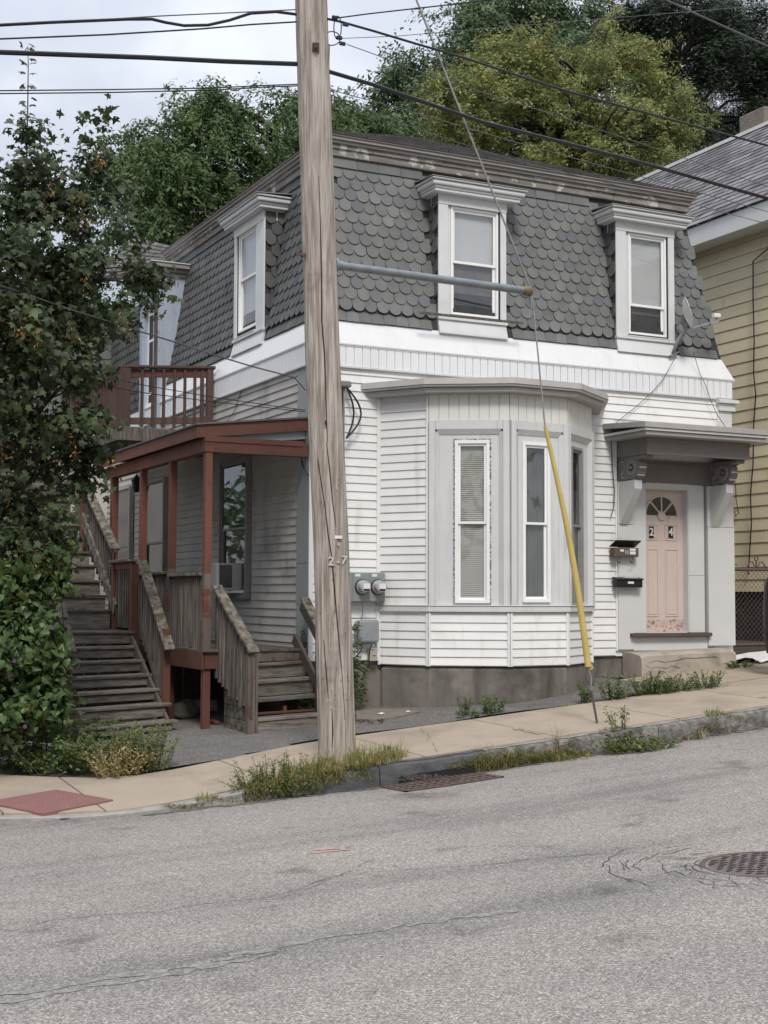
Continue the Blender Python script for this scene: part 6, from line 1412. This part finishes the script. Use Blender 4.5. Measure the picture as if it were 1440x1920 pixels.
def crown(name, blobs, dens, leaf, shape, material, parent, clump=7, csize=.16, droop=.5, up=.5, seed=1, kind=None, hole=-.12, hs=1.6, spray=0):
    """blobs in photo pixels + distance; each is filled with small clumps of leaves; a noise field keeps gaps open between them"""
    P = []; Nn = []; Cc = []; T = []
    for (px, py, Y, rx, ry, dp) in blobs:
        c, ax_, az_, _ = blob3(px, py, Y, rx, ry); ay_ = dp
        area = 4 * math.pi * ((ax_ * az_) ** 1.6 / 3 + (ax_ * ay_) ** 1.6 / 3 + (ay_ * az_) ** 1.6 / 3) ** (1 / 1.6)
        nc = max(6, int(area * dens)); q, d = ball(nc, .5)
        lump = 1 + .30 * np.array([mnoise.noise(Vector(v) * 2.6 + Vector((px * .1, py * .1, seed))) for v in d])
        cc = c + q * lump[:, None] * np.array([ax_, ay_, az_])
        keep = np.array([mnoise.noise(Vector(v) * hs + Vector((seed * 3.3, 0, 0))) > hole for v in cc]); cc = cc[keep]; d = d[keep]; nc = len(cc)
        if nc == 0: continue
        Cc.append(cc); m = RNG.poisson(clump, nc) + 1; idx = np.repeat(np.arange(nc), m)
        if spray:
            sd_ = d * np.array([1, 1, .3]) + RNG.normal(size=d.shape) * .5; sd_[:, 2] = np.clip(sd_[:, 2], -.5, .6); sd_ /= np.linalg.norm(sd_, axis=1, keepdims=True)
            tt = RNG.random(len(idx)); L_ = spray * (.6 + .8 * RNG.random(nc))[idx]
            side = np.cross(sd_, np.array([0, 0, 1.])); side /= np.linalg.norm(side, axis=1, keepdims=True) + 1e-9
            sg = np.where(RNG.random(len(idx)) < .5, -1., 1.)
            off = sd_[idx] * (tt * L_)[:, None] + np.array([0, 0, -1.]) * (tt ** 2 * L_ * droop)[:, None] + RNG.normal(size=(len(idx), 3)) * csize * .35
            P.append(cc[idx] + off); T.append(side[idx] * sg[:, None] + sd_[idx] * .6 + np.array([0, 0, -droop]) + RNG.normal(size=off.shape) * .35)
        else:
            off = RNG.normal(size=(len(idx), 3)) * csize * np.array([1, 1, .7]); P.append(cc[idx] + off); T.append(RNG.normal(size=off.shape) * .6 + np.array([0, 0, -droop]))
        Nn.append(d[idx] * .55 + RNG.normal(size=(len(idx), 3)) * .5 + np.array([0, 0, up]))
    P = np.vstack(P); Nn = np.vstack(Nn); t = np.vstack(T); s = leaf * (.45 + .95 * RNG.random(len(P)))
    n = Nn / np.linalg.norm(Nn, axis=1, keepdims=True); t = t - n * (t * n).sum(1, keepdims=True); t /= np.linalg.norm(t, axis=1, keepdims=True) + 1e-9
    o = cloud_axes(name, P, t, np.cross(n, t), n, s, np.array(shape, float), material, parent, kind); print('LEAVES', parent.name, len(P))
    return o, np.vstack(Cc)
def limb(pts, r0, r1, n=8):
    P = [Vector([float(c) for c in p]) for p in pts]; Q = []
    for a, b_ in zip(P, P[1:]):
        for k in range(4): t = k / 4; Q.append(a.lerp(b_, t) + Vector((random.gauss(0, 1), random.gauss(0, 1), 0)) * r0 * .15)
    Q.append(P[-1]); m = len(Q); return Q, [r0 + (r1 - r0) * (k / (m - 1)) ** .8 for k in range(m)]
def branches(name, root_pts, centers, nb, r, material, parent, rb=.35):
    """trunk plus limbs that climb from it towards clumps of the crown"""
    b = MB(); Q, rs = limb(root_pts, r, r * .35); rs = [a * (1 - .6 * (k / len(rs)) ** 2) for k, a in enumerate(rs)]; b.tube(Q, rs, 10, False); b.build('trunk', material, parent, smooth=True)
    b = MB(); L_ = len(Q)
    pick = centers[RNG.choice(len(centers), min(nb, len(centers)), replace=False)]
    for c in pick:
        c = Vector(c); k = min(range(L_), key=lambda i: (Q[i] - c).length + (3 if Q[i].z > c.z - .2 else 0)); a = Q[k]; mid = a.lerp(c, .5) + Vector((0, 0, (c - a).length * .12)); q2, r2 = limb([a, mid, c], min(rs[k] * .8, r * rb), r * .035); b.tube(q2, r2, 5, False)
    b.build('branches', material, parent, smooth=True)
def seeds_(crown_centers, n, leaf, parent, name='seed_cluster'):
    pick = crown_centers[RNG.choice(len(crown_centers), n, replace=False)]; idx = np.repeat(np.arange(n), 12)
    P = pick[idx] + RNG.normal(size=(len(idx), 3)) * np.array([.03, .03, .07]) + np.array([0, -.28, -.12]); nn_ = RNG.normal(size=P.shape); n_ = nn_ / np.linalg.norm(nn_, axis=1, keepdims=True)
    t = np.array([0, 0, -1.]) + RNG.normal(size=P.shape) * .35; t = t - n_ * (t * n_).sum(1, keepdims=True); t /= np.linalg.norm(t, axis=1, keepdims=True)
    cloud_axes(name, P, t, np.cross(n_, t), n_, leaf * (.7 + .5 * RNG.random(len(P))), np.array(QUAD), M['leaf_seed'], parent, 'stuff')
# ---- near maple at the left
mp_root = onG(20, 1440, side_z)
maple = thing('maple_tree', (mp_root[0], -.9, -1.7), 'leafy maple with orange seed bunches in front of the staircase', 'tree')
Yc = -.9
mb_ = [(55, 262, Yc, 36, 34, .4), (60, 330, Yc, 52, 42, .5), (35, 400, Yc, 70, 55, .7), (165, 215, Yc - .1, 24, 16, .2), (192, 222, Yc - .1, 18, 20, .2), (150, 262, Yc - .1, 34, 30, .3), (175, 318, Yc, 42, 42, .4), (120, 372, Yc, 55, 52, .6),
       (215, 372, Yc - .1, 36, 34, .4), (175, 425, Yc, 58, 46, .7), (60, 470, Yc, 92, 66, .9), (30, 580, Yc, 110, 80, 1.0), (150, 520, Yc, 80, 64, .8), (225, 470, Yc - .2, 48, 34, .4), (262, 515, Yc - .3, 44, 30, .4), (245, 560, Yc - .3, 46, 30, .4), (305, 548, Yc - .3, 22, 12, .2), (190, 600, Yc, 72, 56, .7), (80, 680, Yc, 110, 72, 1.0),
       (150, 700, Yc - .1, 62, 60, .6), (60, 790, Yc, 115, 76, 1.0), (150, 810, Yc - .2, 68, 56, .6), (180, 850, Yc - .2, 36, 36, .4), (120, 890, Yc - .2, 80, 46, .6), (198, 905, Yc - .3, 20, 16, .2), (40, 900, Yc, 80, 80, .9), (30, 1010, Yc, 74, 86, .8), (-60, 600, Yc, 150, 260, 1.6), (190, 735, Yc - .2, 20, 20, .2), (95, 985, Yc - .2, 50, 50, .4), (180, 775, Yc - .2, 24, 20, .2)]
co, cc = crown('crown', mb_, 68, .078, MAPLE, M['leaf_maple'], maple, clump=5, csize=.085, droop=.8, up=.45, seed=3, hole=.03, hs=2.6)
branches('limbs', [(mp_root[0], -.7, -1.8), (mp_root[0] + .1, -.8, .2), tuple(onY(55, 700, Yc)), tuple(onY(52, 450, Yc)), tuple(onY(50, 300, Yc))], cc, 130, .07, M['bark'], maple)
MB().tube([onY(x, y, Yc) for x, y in ((50, 470), (51, 380), (50, 300), (52, 200), (53, 120), (52, 86))], [.012, .011, .009, .007, .005, .003], 6).build('leader', M['bark'], maple)
b = MB(); P = []
for (y, s) in ((88, 12), (97, 9), (112, 12), (118, 10), (136, 14), (160, 13), (166, 11), (188, 15), (194, 13), (212, 12), (222, 16), (240, 14)):
    for sx_ in (-1, 1): c = onY(52 + sx_ * s * .7 + random.uniform(-3, 3), y + random.uniform(-4, 4), Yc); P.append(c)
P = np.array(P); leaf_cloud('leader_leaves', P, RNG.normal(size=P.shape) * .5 + np.array([0, -.5, .8]), np.full(len(P), .085), MAPLE, M['leaf_maple'], maple)
seeds_(cc, 48, .055, maple)
# ---- morning glory mass at the foot of the stairs
vine = thing('vine_thicket', onG(50, 1430, side_z), 'dense heart-leaved vine thicket left of the staircase foot', 'vine')
vb = [(20, 1080, -1.0, 80, 90, .5), (75, 1060, -1.1, 42, 60, .4), (110, 1020, -1.1, 32, 40, .25), (108, 1090, -1.1, 22, 36, .25), (60, 1160, -1.1, 62, 70, .5), (20, 1220, -1.2, 80, 90, .6), (80, 1235, -1.2, 48, 70, .45), (104, 1180, -1.1, 20, 40, .25), (104, 1270, -1.2, 22, 40, .3), (60, 1320, -1.3, 70, 55, .5), (10, 1340, -1.3, 60, 60, .5), (98, 1330, -1.3, 26, 36, .3), (-60, 1250, -1.2, 80, 160, .8)]
vo, vc = crown('foliage', vb, 110, .072, HEART, M['leaf_vine'], vine, clump=4, csize=.07, droop=.9, up=.25, seed=5, hole=-.3, hs=3)
b = MB()
for _ in range(45):
    c = Vector(vc[RNG.integers(len(vc))]); b.tube([c, c + Vector((random.gauss(0, .15), random.gauss(0, .05), random.uniform(-.4, .1))), Vector((c.x + random.gauss(0, .3), c.y + .1, side_z(c.x, c.y)))], .005, 4, False)
b.build('stems', M['bark'], vine)
fl = [(27, 1240), (20, 1266), (98, 1178), (47, 1363)]
b = MB()
for x, y in fl:
    c = onY(x, y, -1.75); b.lathe(c, (-.3, -1, .3), [(.005, -.02), (.009, 0), (.022, .02)], 8)
b.build('flower', M['flower'], vine, kind='stuff')
# ---- trees behind the houses
def far_tree(name, root, blobs, dens, leaf, shape, material, label, clump, cs, droop, nb, tr_, top=None, up=.5, seed=1, thin=.035, hole=-.12, hs=.8, spray=.8):
    t = thing(name, root, label, 'tree'); o, c = crown('crown', blobs, dens, leaf, shape, material, t, clump=clump, csize=cs, droop=droop, up=up, seed=seed, hole=hole, hs=hs, spray=spray)
    top = top if top is not None else c[c[:, 2].argmax()]; mid = (np.array(root) + np.array(top)) / 2 + np.array([.5, 0, 0])
    branches('limbs', [root, mid, top], c, nb, tr_, M['bark'], t); return t, c
YB = 15
far_tree('locust_tree', (float(onY(400, 900, YB)[0]), YB, -1.2), [(250, 300, YB, 52, 48, 1.6), (300, 262, YB, 50, 42, 1.6), (345, 215, YB, 48, 40, 1.5), (378, 195, YB, 34, 24, 1.2), (420, 225, YB, 60, 45, 1.8), (480, 215, YB, 55, 40, 1.6), (530, 195, YB, 48, 30, 1.5), (590, 215, YB, 50, 45, 1.6), (240, 370, YB, 40, 55, 1.4), (290, 350, YB, 75, 70, 2.2), (380, 310, YB, 95, 80, 2.5), (490, 300, YB, 95, 80, 2.5), (590, 300, YB, 60, 70, 2), (270, 430, YB, 70, 50, 2), (370, 410, YB, 100, 65, 2.4), (470, 390, YB, 80, 60, 2), (310, 480, YB, 70, 30, 2), (205, 250, YB, 10, 12, .5), (212, 318, YB, 22, 34, 1)],
         14, .115, QUAD, M['leaf_dark'], 'dark green drooping locust tree behind the house, left of the pole', 46, .16, .9, 70, .4, seed=2, hole=-.05, hs=1.0)
YB2 = 22
far_tree('locust_tree', (float(onY(670, 900, 17)[0]), 17, -1), [(645, 232, 17, 30, 18, 1.2), (680, 240, 17, 42, 22, 1.5), (730, 250, 17, 32, 16, 1.2), (700, 262, 17, 70, 20, 1.6), (650, 255, 17, 40, 25, 1.5), (628, 212, 17, 14, 16, .7), (690, 222, 17, 14, 10, .6)], 14, .12, QUAD, M['leaf_dark'], 'small green crown just above the roof right of the pole', 40, .16, .9, 16, .25, seed=4)
far_tree('ash_tree', (float(onY(900, 900, YB2 + 6)[0]), YB2 + 6, 0), [(870, 55, 28, 45, 38, 2), (920, 25, 28, 60, 40, 2.5), (990, 30, 28, 65, 45, 2.5), (1050, 40, 28, 55, 45, 2.5), (1090, 90, 28, 30, 30, 2), (810, 110, 28, 48, 36, 2), (770, 145, 28, 40, 26, 1.6), (850, 150, 28, 60, 45, 2.3), (740, 185, 28, 36, 22, 1.5), (780, 215, 28, 60, 40, 2.2), (880, 210, 28, 70, 50, 2.5), (960, 120, 28, 90, 60, 3), (1050, 130, 28, 80, 60, 3), (960, 210, 28, 90, 60, 3), (1080, 215, 28, 90, 60, 3), (800, 260, 28, 70, 30, 2), (1000, 290, 28, 120, 50, 3), (1120, 290, 28, 100, 50, 3), (715, 200, 28, 12, 8, .6), (722, 165, 28, 10, 8, .5)],
         7, .19, QUAD, M['leaf_far'], 'tall grey-green ash tree rising behind the yellowing tree', 50, .3, .7, 90, .5, seed=6, hole=.02, hs=.6, spray=1.3)
far_tree('yellowing_tree', (float(onY(1060, 900, 19)[0]), 19, 0), [(950, 95, 19, 46, 28, 1.4), (930, 140, 19, 50, 36, 1.6), (1000, 125, 19, 48, 34, 1.6), (1060, 145, 19, 55, 38, 1.8), (1120, 80, 19, 26, 44, 1.2), (1150, 110, 19, 50, 40, 1.6), (1195, 95, 19, 32, 28, 1.2), (1120, 150, 19, 60, 44, 1.8), (1190, 155, 19, 40, 40, 1.5), (860, 160, 19, 40, 26, 1.4), (820, 175, 19, 38, 24, 1.2), (880, 205, 19, 58, 36, 1.8), (800, 225, 19, 34, 20, 1.1), (850, 245, 19, 60, 30, 1.6), (960, 215, 19, 80, 50, 2.2), (1060, 230, 19, 90, 55, 2.5), (1160, 230, 19, 80, 55, 2.2), (1230, 210, 19, 44, 38, 1.5), (1270, 240, 19, 30, 32, 1.2), (1240, 285, 19, 50, 36, 1.6), (960, 280, 19, 90, 36, 2), (1080, 310, 19, 110, 42, 2.4), (1190, 320, 19, 80, 36, 2), (770, 232, 19, 16, 10, .6)],
         11, .12, QUAD, M['leaf_yellow'], 'yellowing bushy tree behind the roof in the centre right', 46, .2, .2, 120, .35, seed=8, hole=.0, hs=.9, spray=.7)
YP = 26
far_tree('pine_tree', (float(onY(1275, 900, YP)[0]), YP, 0), [(1208, 22, YP, 34, 20, 1.6), (1260, 15, YP, 60, 36, 2), (1250, 75, YP, 56, 34, 2), (1330, 40, YP, 60, 40, 2), (1410, 35, YP, 50, 42, 2), (1235, 120, YP, 36, 26, 1.5), (1300, 115, YP, 62, 30, 2), (1390, 105, YP, 60, 28, 2), (1440, 130, YP, 40, 24, 1.5), (1280, 170, YP, 50, 24, 1.8), (1370, 165, YP, 60, 26, 2), (1430, 180, YP, 40, 26, 1.6), (1260, 215, YP, 40, 24, 1.6), (1340, 215, YP, 66, 30, 2), (1410, 225, YP, 40, 20, 1.6), (1300, 262, YP, 50, 20, 1.6), (1280, 300, YP, 60, 20, 1.6)],
         12, .24, NEEDLE, M['leaf_pine'], 'dark pine with open branches at the top right', 95, .6, .1, 34, .42, tuple(onY(1262, -20, YP)), up=.9, seed=10, hole=-.02, hs=.5, spray=.9)
# low bushes far left behind everything
far_tree('backyard_tree', (float(onY(60, 900, 24)[0]), 24, -1), [(40, 640, 24, 120, 110, 3), (200, 640, 24, 80, 80, 3), (120, 560, 24, 90, 60, 2)], 3, .3, QUAD, M['leaf_dark'], 'shaded tree far behind the maple at the left', 30, .55, .9, 20, .3, seed=12)
# ---- weeds and grass
def tuft(mb, c, h, n, spread_, wid_=.006, bend=.5, rr=random):
    for _ in range(n):
        a = rr.uniform(0, 2 * math.pi); l_ = h * rr.uniform(.5, 1.15); d = Vector((math.cos(a), math.sin(a), 0)); p = Vector([float(q) for q in c]) + d * rr.uniform(0, spread_) ; s = d.cross(Vector((0, 0, 1))) * wid_ * rr.uniform(.6, 1.3)
        be = bend * rr.uniform(.2, 1.3); q1 = p + Vector((0, 0, l_ * .5)) + d * l_ * .18 * be; q2 = p + Vector((0, 0, l_ * (.95 - .35 * be))) + d * l_ * .62 * be
        i = len(mb.v); mb.v += [tuple(p - s), tuple(p + s), tuple(q1 + s * .8), tuple(q1 - s * .8), tuple(q2)]; mb.f += [(i, i + 1, i + 2, i + 3), (i + 3, i + 2, i + 4)]
def leafy(name, label, spots, m, parent=None, leaf=.035, cat='weed'):
    """upright stems with small leaves all along; spots: (px, py, height, stems, spread m)"""
    t = thing(name, onG(spots[0][0], spots[0][1], side_or_road), label, cat); P = []; Nn = []; b = MB(); one = sum(s_[3] for s_ in spots) > 24
    for (px, py, h, ns_, sp2) in spots:
        c0 = onG(px, py, side_or_road)
        for _ in range(ns_):
            a = random.uniform(0, 6.28); r_ = sp2 * math.sqrt(random.random()); base = Vector((c0[0] + r_ * math.cos(a), c0[1] + r_ * math.sin(a) * .5, 0)); base.z = side_or_road(base.x, base.y) + .005
            if not one: b = MB()
            tip = base + Vector((math.cos(a) * r_ * .7 + random.gauss(0, .03), math.sin(a) * .05, h * random.uniform(.55, 1.1))); b.tube([base, base.lerp(tip, .5) + Vector((random.gauss(0, .01), 0, .01)), tip], [.004, .003, .002], 4, False)
            if not one: b.build('stem', m, t)
            for k in range(int(10 + h * 60)):
                tt = random.uniform(.1, 1.05); P.append(base.lerp(tip, tt) + Vector((random.gauss(0, .012), random.gauss(0, .012), 0))); Nn.append((random.gauss(0, .5), random.gauss(0, .5) - .2, 1))
    if one: b.build('stems', m, t)['kind'] = 'stuff'
    P = np.array([tuple(p) for p in P]); leaf_cloud('leaves', P, np.array(Nn), leaf * (.6 + .7 * RNG.random(len(P))), [(0, -.2, 0), (.5, -.27, .03), (1.0, 0, -.08), (.5, .27, .03)], m, t); return t
def side_or_road(x, y):
    return side_z(x, y) + .008 if lot_inside(x, y) or y > -3.8 else road_z(x, y)
leafy('weed', 'short weed at the pavement edge left of the middle bay window', [(872, 1342, .20, 9, .07), (890, 1344, .08, 12, .16)], M['weedgreen'])
leafy('weed', 'rounded green weed at the pavement edge under the middle bay window', [(926, 1338, .20, 20, .12)], M['weedgreen'])
leafy('weed', 'green weed growing around the anchor rod loop', [(1100, 1317, .24, 16, .08)], M['weedgreen'])
leafy('weed', 'bushy weed between the anchor rod and the doorstep weeds', [(1153, 1312, .22, 26, .13)], M['weedgreen'])
leafy('weed', 'widest leafy weed clump in front of the doorstep left corner', [(1215, 1302, .26, 34, .2), (1250, 1300, .22, 26, .18), (1275, 1297, .14, 16, .15)], M['weedgreen'])
leafy('weed', 'spreading weed in front of the doorstep right half', [(1325, 1290, .20, 26, .2)], M['weedgreen'])
leafy('weed', 'upright weed growing over the granite kerb right of the anchor rod', [(1165, 1406, .24, 22, .14), (1180, 1410, .14, 40, .22), (1225, 1406, .10, 40, .24)], M['weed'])
leafy('sapling', 'leafy sapling growing between the porch steps and the pole', [(584, 1340, 1.0, 9, .10), (578, 1345, .35, 8, .12)], M['weedgreen'], leaf=.075, cat='sapling')
leafy('sapling', 'thin leafy shoot behind the right side of the pole', [(668, 1335, .95, 4, .06)], M['weedgreen'], leaf=.07, cat='sapling')
leafy('weed', 'tall mixed weeds at the end of the concrete edging', [(230, 1442, .42, 40, .35), (270, 1444, .44, 34, .22), (200, 1440, .3, 30, .3), (290, 1446, .40, 14, .14)], M['weed'])
leafy('weed', 'reddish brown weeds beside the tall mixed weeds', [(225, 1456, .26, 40, .25), (255, 1450, .30, 26, .2)], M['drygrass'], leaf=.03)
leafy('weed', 'bright green weeds in front of the concrete edging', [(60, 1442, .32, 34, .26), (110, 1444, .34, 40, .3), (160, 1446, .32, 36, .26), (20, 1446, .2, 20, .2)], M['weedgreen'], leaf=.05)
leafy('weed', 'low lime weeds on the bed at the staircase foot', [(100, 1398, .26, 40, .3), (150, 1392, .24, 40, .26), (185, 1385, .2, 24, .2), (60, 1400, .34, 34, .3), (20, 1405, .4, 34, .3)], M['weedgreen'], leaf=.045)
leafy('weed', 'bushy weeds beside the pole foot on the left', [(490, 1474, .22, 18, .2), (530, 1470, .25, 20, .24), (560, 1466, .2, 16, .2), (470, 1478, .12, 14, .16)], M['weed'], leaf=.028)
leafy('weed', 'small weed under the boulder by the staircase', [(318, 1345, .22, 10, .08)], M['weedgreen'], leaf=.05)
leafy('weed', 'tiny weed at the corner of the doorstep by the white sheet', [(1385, 1252, .08, 24, .18)], M['weedgreen'])
def grass(name, label, spots, mats, n_per=26, parent=None, k=1.5):
    for mi, m in enumerate(mats):
        b = MB()
        for (px, py, dx, h, n) in spots:
            for _ in range(int(n * k / len(mats))):
                x, y = px + random.uniform(-dx, dx), py + random.uniform(-4, 4) + (px - 800) * 0; c = onG(x, y, side_or_road); tuft(b, c, h * random.choice((.4, .5, .6, .7, .8, 1.0, 1.35)), random.randint(3, 7), .05, .0032, 1.5)
        o = b.build(name, m); tag(o, label + (' (green blades)' if mi == 0 else ' (straw blades)'), 'grass', kind='stuff')
grass('kerb_grass', 'long grass around the foot of the utility pole', [(640, 1440, 50, .20, 90), (690, 1432, 40, .24, 60), (580, 1450, 50, .18, 80), (520, 1468, 40, .16, 60), (700, 1425, 50, .16, 60), (520, 1478, 60, .12, 70), (640, 1460, 60, .14, 90), (735, 1420, 24, .2, 40), (600, 1470, 40, .12, 60)], [M['grassgreen'], M['drygrass']])
grass('gutter_grass', 'grass and debris along the gutter at the foot of the kerb', [(900, 1440, 50, .14, 110), (960, 1428, 60, .16, 130), (1030, 1422, 50, .14, 110), (880, 1446, 40, .12, 60), (1060, 1418, 30, .12, 50), (920, 1436, 50, .16, 120), (1000, 1425, 60, .16, 120), (1080, 1416, 24, .12, 60), (945, 1430, 14, .34, 5), (1047, 1412, 10, .38, 4)], [M['grassgreen'], M['drygrass']])
grass('gutter_grass', 'thin grass strip along the kerb left of the pole', [(430, 1500, 60, .07, 70), (350, 1512, 40, .05, 40), (500, 1488, 40, .10, 70), (560, 1480, 40, .12, 70)], [M['grassgreen'], M['drygrass']])
grass('kerb_grass', 'grass tufts growing on the kerb at the right', [(1345, 1340, 24, .10, 24), (1340, 1370, 26, .16, 26), (1385, 1352, 14, .10, 14), (1300, 1385, 24, .14, 18)], [M['grassgreen'], M['drygrass']])
grass('pavement_grass', 'small grass in the pavement joint by the weeds', [(1300, 1288, 70, .05, 30), (1180, 1300, 60, .05, 24), (1000, 1325, 90, .03, 18)], [M['grassgreen'], M['drygrass']])

# ---- trees across the side street and across the main street (out of the frame, mirrored in the windows)
def tree_line(label, pts, h, n):
    P = []; 
    for (x, y) in pts:
        q, d = ball(n, .6); P.append(np.array([x, y, h * .55]) + q * np.array([4.5, 4.5, h * .55]) * (1 + .25 * RNG.random((n, 1))))
    P = np.vstack(P); o = leaf_cloud('tree_line', P, RNG.normal(size=P.shape) + np.array([0, 0, .5]), .7 * (.6 + .7 * RNG.random(len(P))), QUAD, M['leaf_dark']); tag(o, label, 'trees', kind='stuff')
tree_line('mass of street trees beyond the side street at the left', [(-17, 8), (-20, 15), (-16, 22), (-21, 30), (-17, 38), (-22, 46)], 5.5, 1500)
tree_line('mass of street trees on the far side of the main street', [(-24, -33), (-15, -36), (-6, -34), (3, -37), (12, -34), (21, -36), (-31, -28), (-36, -18)], 8, 1500)
